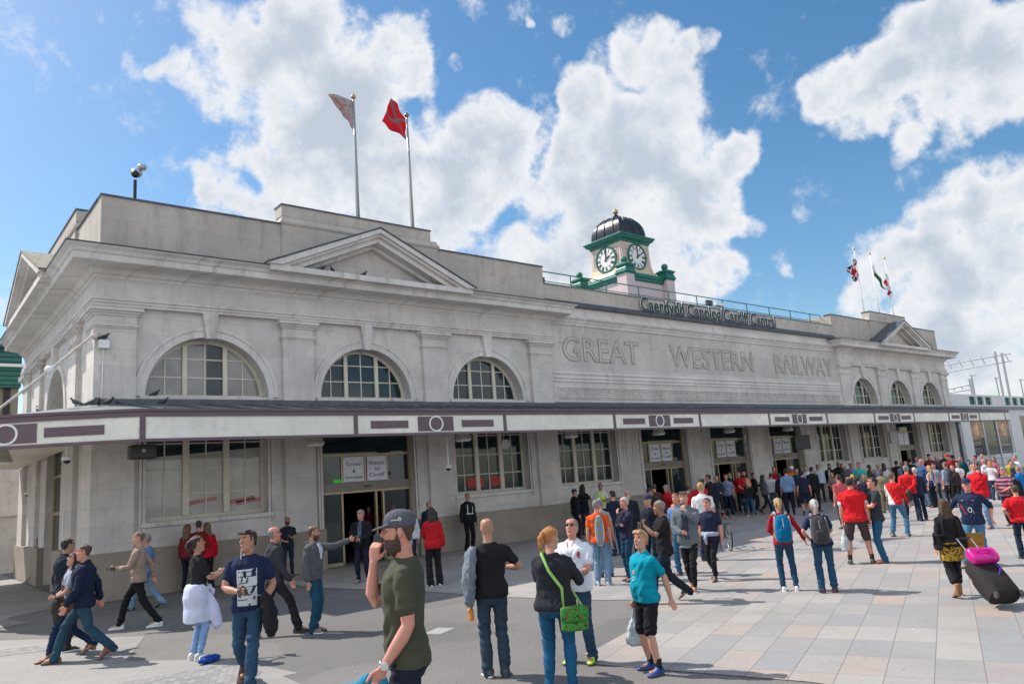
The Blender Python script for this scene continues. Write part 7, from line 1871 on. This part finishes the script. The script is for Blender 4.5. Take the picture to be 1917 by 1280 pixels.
person(20.650, 9.188, 1.704, -1.588, 'man in a red and white top and pale jeans seen from behind', look='lbr short', sk='r', top='jumper', tc=(.55, .016, .02), tk='side', tc2=(.6, .6, .62), legs='jeans', lc=(.05, .14, .24), shoe=(.36, .22, .10), arms=('belly', 'fwd'), feet='wide', q=1)
def ex(c): cloth_bundle(c, [c['wr'][1] + V(0, 0, .04), c['wr'][1] + V(0, -.02, -.05), c['wr'][1] + V(.02, -.02, -.2), c['wr'][1] + V(.02, -.02, -.32)], [.05, .10, .13, .06], (.03, .03, .036), 'black coat held behind the back of the man in the red jumper', name='coat', cat='coat')
person(25.047, 10.656, 1.773, -1.378, 'grey-haired man in a red jumper holding a coat behind him', look='gry short', sk='r', top='jumper', tc=(.50, .014, .018), legs='jeans', lc=DENIM_D, arms=('behind', 'behind'), feet='wide', bulk=1.15, q=2, extra=ex)
person(25.398, 10.540, 1.663, -1.003, 'grey-haired person in navy beside the red jumper', look='wht short', sk='r', top='jumper', tc=(.02, .024, .05), legs='jeans', lc=DENIM_D, q=2)
person(38.008, 16.576, 1.735, -0.985, 'person in a black cap and black coat near the far entrance', look='drk short blackcap cap', sk='p', top='coat', tc=(.014, .014, .016), legs='slim', lc=(.014, .014, .016), q=3)
person(37.883, 16.273, 1.645, 1.802, 'person in a pale blue top beside the black cap', look='blk short', sk='o', top='tee', tc=(.2, .26, .4), legs='slim', lc=(.02, .02, .03), q=3)
person(39.423, 16.508, 1.775, -1.087, 'person in a broad black hat near the far entrance', look='drk short blackcap cap', sk='p', top='jumper', tc=(.014, .014, .016), legs='slim', lc=(.014, .014, .016), q=3)
person(41.128, 16.889, 1.841, 1.786, 'dark-haired woman in a pale top at the far entrance', sex='f', look='drk bob', sk='p', top='tee', tc=(.35, .38, .5), legs='slim', lc=(.02, .02, .02), q=3)
person(31.320, 12.673, 1.841, 0.908, 'big bald man in a blue polo and light jeans', look='brn', sk='r', top='polo', tc=(.03, .08, .2), legs='jeans', lc=DENIM_L, bulk=1.25, belly=.07, q=2)
def ex(c): shoulder_bag(c, (.012, .02, .09), 'navy shoulder bag of the blonde woman in the white vest', side=-1, z=1.0, L=(.13, .13, .05), strapc=(.012, .02, .09))
person(30.707, 12.202, 1.580, -0.145, 'blonde woman in a white sleeveless top with a navy bag', sex='f', look='bln long', sk='r', top='vest', tc=(.58, .55, .58), legs='trousers', lc=(.012, .014, .022), q=2, extra=ex)
person(41.723, 16.497, 1.925, 1.808, 'person in a black cap and red striped shirt', look='drk short blackcap cap', sk='r', top='tee', tc=(.3, .015, .03), tk='wide', tc2=(.03, .03, .05), legs='slim', lc=(.02, .02, .03), q=3)
person(32.969, 12.910, 1.614, 1.420, 'young man with brown hair laughing in the crowd', look='brn short quiff', sk='r', top='tee', tc=(.25, .27, .35), legs='slim', lc=(.02, .02, .03), q=3)
def ex(c): backpack(c, (.03, .032, .036), (.06, .06, .065), 'black backpack on the man in the pale checked shirt')
person(30.552, 11.545, 1.685, -0.372, 'man in a pale checked shirt with a black backpack', look='lbr short', sk='r', top='rolled', tc=(.26, .32, .45), legs='slim', lc=(.014, .014, .018), shoe=(.2, .1, .05), q=2, extra=ex)
person(38.863, 14.489, 1.858, 0.880, 'man in a red cap and dark red jacket', look='brn short redcap cap', sk='r', top='jacket', tc=(.24, .008, .02), legs='slim', lc=(.02, .02, .03), q=3)
person(30.495, 11.305, 1.562, 1.751, 'woman with long auburn hair in a dark top', sex='f', look='brn long', sk='r', top='jumper', tc=(.05, .03, .035), legs='slim', lc=(.014, .014, .018), q=3)
person(41.000, 15.094, 1.796, -0.869, 'person in a navy cap behind the red cap', look='drk short navycap cap', sk='r', top='jacket', tc=(.16, .01, .02), legs='slim', lc=(.02, .02, .03), q=3)
person(39.867, 14.334, 1.733, 1.654, 'dark-haired man in teal near the shop window', look='blk short', sk='t', top='jumper', tc=(.01, .06, .08), legs='slim', lc=(.02, .02, .03), q=3)
person(41.492, 16.048, 1.814, 1.765, 'older woman with pale hair far back in the crowd', sex='f', look='gry bob', sk='r', top='jumper', tc=(.06, .06, .07), legs='slim', lc=(.02, .02, .03), q=3)
def ex(c): t = strap_thing('camera', 'camera raised by the man in purple grey', 'camera', c['t']); m = MB().box(-.07, .07, .22, .27, 1.48, 1.56); m.cyl((0, .27, 1.52), (0, .34, 1.52), .03); m.build('camera_body', M['black']).parent = t
person(38.648, 13.281, 1.751, 0.506, 'man in purple grey raising a camera', look='blk short', sk='r', top='shirt', tc=(.11, .09, .15), legs='slim', lc=(.02, .02, .03), arms=('camera', 'camera'), q=3, extra=ex)
def ex(c): phone(c, 0, 'phone at the ear of the man in the red zip jacket')
person(22.765, 7.851, 1.747, 1.379, 'man in a red zip jacket talking on his phone', look='drk short', sk='r', top='jacket', tc=(.52, .010, .02), legs='jeans', lc=DENIM_L, shoe=(.10, .04, .03), arms=('ear', 'fwd'), bulk=1.18, q=1, extra=ex)
def ex(c):
    chest_text(c, 'O', (.55, .58, .62), .0, .075, 1.10, 1.20); chest_text(c, '2', (.55, .58, .62), .08, .105, 1.08, 1.125)
    chest_patch(c, [(-.14, 1.24), (-.11, 1.24), (-.02, 1.04), (-.06, 1.10)], (.5, .015, .03), 'shirt_print'); chest_patch(c, [(.09, 1.31), (.12, 1.31), (.125, 1.345), (.09, 1.345)], (.45, .1, .15), 'emblem'); chest_patch(c, [(-.10, 1.325), (-.06, 1.335), (-.06, 1.342), (-.10, 1.335)], (.6, .6, .6), 'maker_mark')
person(15.881, 5.664, 1.669, 1.564, 'man in a navy rugby shirt and navy cap striding across the paving', look='brn short navycap cap', sk='r', top='polo', tc=(.014, .024, .06), legs='jeans', lc=(.06, .16, .27), shoe=(.03, .03, .035), arms=(((.30, -.10, .98), (.3, -1, 0), (.1, -.1, -1), (0, 1, 0), 'relax'), ((.42, .16, 1.02), (.4, -1, .3), (.7, .3, -.6), (0, 1, .3), 'relax')), armx=1.25, feet=((-.06, -.22, .05), (.16, .36, 0)), bulk=1.12, belly=.04, q=1, turn=20, extra=ex)
def ex(c):
    shoulder_bag(c, (.36, .17, .035), 'tan tote bag on the shoulder of the woman with the suitcase', side=1, z=.96, L=(.20, .16, .06), strapc=(.03, .02, .018), y=-.04, cross=False, ld=(1, -.15, 0), ox=.34)
    shoulder_bag(c, (.02, .02, .022), 'black bag at the left hip of the woman with the suitcase', side=-1, z=1.0, L=(.14, .15, .06), strapc=(.02, .02, .022), y=.0, cross=False)
    m = MB(); rr = [ring(V(0, -.0, z), V(1, 0, 0), V(0, 1, 0), a, b, 22, .92) for z, a, b in ((1.02, .16, .125), (.90, .19, .15), (.76, .20, .16), (.64, .195, .155))]; m.rings(rr); surf('tunic', m, cloth((.42, .26, .03), 'floral', (.03, .028, .03)), c['t'], .012, .005, 1)
person(12.588, 4.888, 1.455, -0.886, 'long-haired woman in a black jacket and yellow floral tunic pulling a suitcase', sex='f', look='brn long vlong', sk='r', top='jacket', tc=(.014, .014, .016), legs='crop', lc=(.016, .016, .018), shoe=(.25, .12, .045, 1), arms=('down', ((.20, -.16, .78), (.2, -1, .2), (.0, -.5, -.9), (.5, 0, 0), 'grip')), feet=((-.07, -.20, .06), (.07, .16, 0)), q=1, hem=.98, extra=ex)
person(34.803, 11.663, 1.634, -0.165, 'bald man in a white polo shirt and jeans facing left', look='brn', sk='r', top='polo', tc=(.55, .57, .64), legs='jeans', lc=(.03, .09, .17), bulk=1.08, belly=.03, q=2)
person(34.073, 11.217, 1.550, -1.776, 'woman in a white t-shirt beside the bald man', sex='f', look='gng bob', sk='r', top='tee', tc=(.55, .52, .55), legs='jeans', lc=DENIM, arms=('out', 'hip'), q=3)
def ex(c): cloth_bundle(c, [c['el'][0] + V(-.05, 0, .02), c['el'][0] + V(-.08, 0, -.06), c['el'][0] + V(-.08, 0, -.22), c['el'][0] + V(-.08, 0, -.42)], [.06, .11, .12, .05], (.022, .02, .024), 'black jacket over the arm of the man in pink stripes'); phone(c, 1, 'phone read by the man in pink stripes')
person(23.487, 7.441, 1.586, 1.267, 'grey-haired man in a pink and navy striped shirt with sunglasses', look='gry short shades', sk='r', top='polo', tc=(.42, .15, .20), tk='wide', tc2=(.03, .035, .08), legs='jeans', lc=(.014, .022, .05), arms=('belly', 'phone'), armx=.7, feet='rest', bulk=1.12, belly=.05, q=1, nod=-15, extra=ex)
person(17.086, 5.273, 1.410, -1.062, 'man in a red t-shirt cut off by the right edge, hand on hip', look='brn short', sk='r', top='tee', tc=(.55, .012, .02), legs='jeans', lc=DENIM_D, arms=('hip', 'hip'), bulk=1.2, q=1)
person(27.366, 8.256, 1.465, -0.754, 'person in a bright blue jacket at the right edge', look='gry short', sk='r', top='jacket', tc=(.01, .14, .42), legs='jeans', lc=DENIM_D, q=2)
person(37.389, 11.297, 1.654, 0.817, 'grey-haired man in white at the right edge', look='gry short', sk='r', top='tee', tc=(.55, .55, .55), legs='jeans', lc=DENIM_D, q=3)
person(37.147, 11.464, 1.518, -1.097, 'person in a yellow top near the right edge', look='lbr bob', sk='r', top='jumper', tc=(.48, .40, .06), legs='slim', lc=(.02, .02, .03), sex='f', q=3)
person(34.070, 10.437, 1.489, 0.472, 'person in a navy jumper beside the yellow top', look='gry short', sk='r', top='jumper', tc=(.02, .025, .05), legs='jeans', lc=DENIM_D, q=3)
# scattered heads of the dense crowd near the right entrances
for lab_, (x_, y_, H_, r_), kw in (
    ('man in white with dark sunglasses behind the auburn-haired woman', (34.562, 12.599, 1.570, 1.659), dict(look='drk short shades', top='tee', tc=(.5, .5, .52))),
    ('pink bald head showing behind the man in the red zip jacket', (30.322, 10.571, 1.543, -0.886), dict(look='brn', top='tee', tc=(.3, .3, .34))),
    ('dark-haired head directly behind the red cap', (42.235, 15.943, 1.941, 1.844), dict(look='blk short', top='jumper', tc=(.03, .03, .035))),
    ('person in maroon between the charcoal t-shirt and the child in the beanie', (25.941, 12.679, 1.435, -1.465), dict(look='blk short', top='jumper', tc=(.09, .012, .02))),
    ('dark-haired man in grey between the flat cap and the lavender shirt', (35.825, 18.074, 1.665, 1.864), dict(look='blk short', sk='o', top='tee', tc=(.08, .075, .08))),
    ('woman in black just left of the man in the light blue shirt', (29.854, 18.019, 1.667, -0.766), dict(sex='f', look='drk bob', top='jumper', tc=(.016, .014, .016))),
    ('man in dark blue half hidden by the worker in orange', (32.204, 18.554, 1.765, 2.443), dict(look='brn short', top='jumper', tc=(.02, .03, .06))),
    ('man in black standing right of the third entrance', (30.748, 19.889, 1.722, -2.393), dict(look='drk short', top='jacket', tc=(.014, .014, .016))),
    ('woman in dark green between the pale blue shirt and the khaki shirt', (31.276, 14.618, 1.410, -1.308), dict(sex='f', look='blk bob', top='jumper', tc=(.02, .035, .025))),
    ('grey-haired man in charcoal left of the big bald man in blue', (37.785, 16.034, 1.704, 1.449), dict(look='gry short', top='jacket', tc=(.03, .03, .034))),
    ('child in a white top near the blonde woman with the navy bag', (31.255, 12.413, 1.200, -0.669), dict(look='lbr short', top='tee', tc=(.5, .5, .5))),
    ('man in grey near the barrier at the wing shop window', (42.032, 14.124, 1.765, 1.720), dict(look='brn short', top='jacket', tc=(.12, .12, .13))),
    ('woman in pink beside the shop window of the wing', (39.899, 12.959, 1.607, 1.536), dict(sex='f', look='brn bob', top='jumper', tc=(.35, .12, .16))),
    ('man in black at the right of the pink-striped shirt', (25.543, 7.881, 1.340, -0.922), dict(look='drk short', top='jacket', tc=(.016, .016, .02))),
    ('person in dark red at the left of the second entrance group', (20.745, 17.384, 1.721, -0.699), dict(look='brn short', top='jumper', tc=(.12, .02, .03))),
    ('man in navy beside the pillar between second and third entrances', (26.451, 18.842, 1.781, -3.744), dict(look='brn short', top='jumper', tc=(.02, .025, .05)))):
    person(x_, y_, H_, r_, lab_, q=3, legs='slim', lc=(.02, .022, .03), arms=(('down', 'belly'), ('belly', 'down'), ('phone', 'down'))[PC[0] % 3], **kw)
k_ = 0
flush(); lay_all()

# scraps of litter trodden into the ground
w = MB(); rl = random.Random(5)
for i_ in range(90):
    a_, b_ = rl.uniform(3, 22), rl.uniform(4, 19); s_ = rl.uniform(.008, .028); t_ = rl.uniform(0, 3.1); h_ = .0165
    c_, d_ = math.cos(t_) * s_, math.sin(t_) * s_
    w.add([(a_ - c_, b_ - d_, h_), (a_ + d_, b_ - c_, h_), (a_ + c_, b_ + d_ * .6, h_ + .006), (a_ - d_, b_ + c_, h_)], [(0, 1, 2, 3)])
tag(w.build('litter', paint((.55, .53, .5), .8, name='paper_scraps')), kind='stuff')
# suitcase with the pink bag ---------------------------------------------------------------
SX, SY, SA = 11.869, 4.034, 2.442
t = thing('suitcase', 'large black wheeled suitcase tilted behind the long-haired woman', 'suitcase', (SX, SY, .012), SA)
Tl = Matrix.Rotation(R(52), 4, 'X')   # leans back towards its handle
def sc(*v): return Tl @ V(*v)
m = MB(); rr = []
for z, a, b in ((.06, .17, .10), (.09, .21, .135), (.40, .215, .14), (.66, .21, .13), (.72, .18, .10)): rr.append([Tl @ p for p in ring(V(0, .14, z), V(1, 0, 0), V(0, 1, 0), a, b, 20, .55)])
m.rings(rr); o = m.build('case', cloth((.028, .024, .024)), smooth=True, angle=50); o.parent = t
m = MB(); m.rings([[Tl @ p for p in ring(V(0, y_, .38), V(1, 0, 0), V(0, 0, 1), a, b, 18, .6)] for y_, a, b in ((-.0, .17, .24), (-.035, .165, .235), (-.05, .13, .20))]); m.build('front_pocket', cloth((.035, .03, .03)), smooth=True, angle=50).parent = t
for s in (-1, 1):
    m = MB(); m.tube([sc(s * .10, .24, .68), sc(s * .10, .25, 1.12)], .009, 6); m.build('handle_rod', M['steel']).parent = t
    m = MB(); m.cyl(sc(s * .17 - .015, .24, .05), sc(s * .17 + .015, .24, .05), .045, n=14); m.build('wheel', M['dkgrey']).parent = t
m = MB(); m.tube([sc(-.10, .25, 1.12), sc(.10, .25, 1.12)], .014, 8); m.build('handle_grip', M['black']).parent = t
tb = thing('travel_bag', 'shiny pink bag strapped on top of the black suitcase', 'bag', (SX, SY, .012), SA)
m = MB(); m.rings([[Tl @ p for p in ring(V(x_, .33, .68), V(0, 1, 0), V(0, 0, 1), a, b, 16, .7)] for x_, a, b in ((-.20, .04, .06), (-.17, .075, .12), (.17, .075, .12), (.20, .04, .06))]); m.v = [(v[0], v[1], v[2]) for v in m.v]
g = N('pink_gloss'); g.set((.52, .008, .22), .25); g.bump(g.noise(9, 4, .6, g.obj()), .5, .02); surf('bag_body', m, g.mat, tb, .014, .008, 1, 2, 10)
m = MB(); m.tube([sc(-.1, .39, .68), sc(-.06, .43, .68), sc(.06, .43, .68), sc(.1, .39, .68)], .01, 6); m.build('handle', cloth((.35, .01, .2)), smooth=True).parent = tb
m = MB(); m.tube([sc(-.05, .05, .72), sc(-.1, .27, .60), sc(-.12, .30, .45), sc(-.06, .28, .36)], .014, 6); m.build('strap', cloth((.10, .03, .35)), smooth=True).parent = tb
flush()
# blue bag on the ground
t = thing('rucksack', 'small royal blue bag lying on the ground by the white-wrapped woman', 'bag', (3.744, 11.609, .01), .4)
m = MB(); m.rings([ring(V(x_, 0, .045), V(0, 1, 0), V(0, 0, 1), a, b, 14, .85) for x_, a, b in ((-.18, .02, .012), (-.14, .07, .035), (0, .10, .045), (.13, .07, .04), (.17, .03, .02))]); surf('bag_body', m, cloth((.008, .06, .30)), t, .01, .012, 1, 3, 12)
m = MB(); m.tube([(-.14, .04, .05), (-.08, .1, .08), (.05, .08, .10), (.14, .03, .07)], .01, 6); m.build('strap', M['white'], smooth=True).parent = t
flush()
# bicycle behind the navy t-shirt -------------------------------------------------------------
t = thing('bicycle', 'black bicycle with drop chain guard parked behind the young man in navy', 'bicycle', (17.391, 12.343, .012), 0.827)
for x_ in (-.52, .52):
    m = MB().tube([(x_ + .335 * math.cos(a), 0, .345 + .335 * math.sin(a)) for a in [math.pi * 2 * j / 36 for j in range(36)]], .017, 8, True); wh = m.build('wheel', M['black'], smooth=True); wh.parent = t
    m = MB().tube([(x_ + .315 * math.cos(a), 0, .345 + .315 * math.sin(a)) for a in [math.pi * 2 * j / 36 for j in range(36)]], .008, 6, True); r_ = m.build('rim', M['steel'], smooth=True); r_.parent = wh
    m = MB()
    for j in range(18): a = math.pi * 2 * j / 18; m.tube([(x_, 0, .345), (x_ + .31 * math.cos(a), 0, .345 + .31 * math.sin(a))], .0018, 4)
    m.cyl((x_, -.03, .345), (x_, .03, .345), .02, n=10); s_ = m.build('spokes', M['steel']); s_.parent = wh
    m = MB().tube([(x_ + .365 * math.cos(a), 0, .345 + .365 * math.sin(a)) for a in [R(20) + R(150) * j / 14 for j in range(15)]], .016, 6); m.build('mudguard', M['dkgrey'], smooth=True).parent = t
m = MB(); bb = (-.08, 0, .30); st = (-.2, 0, .80); hd_ = (.36, 0, .82); hb_ = (.39, 0, .68)
for a, b in ((bb, st), (st, hd_), (bb, hb_), (hd_, hb_), (hb_, (.52, 0, .345)), (bb, (-.52, 0, .345)), (st, (-.52, 0, .345))): m.tube([a, b], .016, 8)
m.build('bicycle_frame', M['black'], smooth=True).parent = t
m = MB().tube([(-.2, 0, .8), (-.22, 0, .95)], .013, 8); m.ball((-.24, 0, .97), .07, 12, 6, (1.9, 1, .4)); m.build('saddle', M['black'], smooth=True).parent = t
m = MB().tube([(.36, 0, .82), (.35, 0, .98)], .014, 8); m.tube([(.28, -.28, 1.0), (.36, -.15, .99), (.36, .15, .99), (.28, .28, 1.0)], .013, 8); m.build('handlebar', M['black'], smooth=True).parent = t
m = MB(); m.cyl((-.08, -.04, .3), (-.08, -.05, .3), .09, n=20); m.tube([(-.08, -.06, .3), (.05, -.07, .19)], .01, 6); m.box(.0, .1, -.15, -.06, .18, .2); m.tube([(-.08, .04, .3), (-.21, .06, .41)], .01, 6); m.build('crankset', M['steel']).parent = t
m = MB().ball((-.28, 0, .86), .03, 8, 6); m.build('rear_light', paint((.6, .01, .01), .3)).parent = t
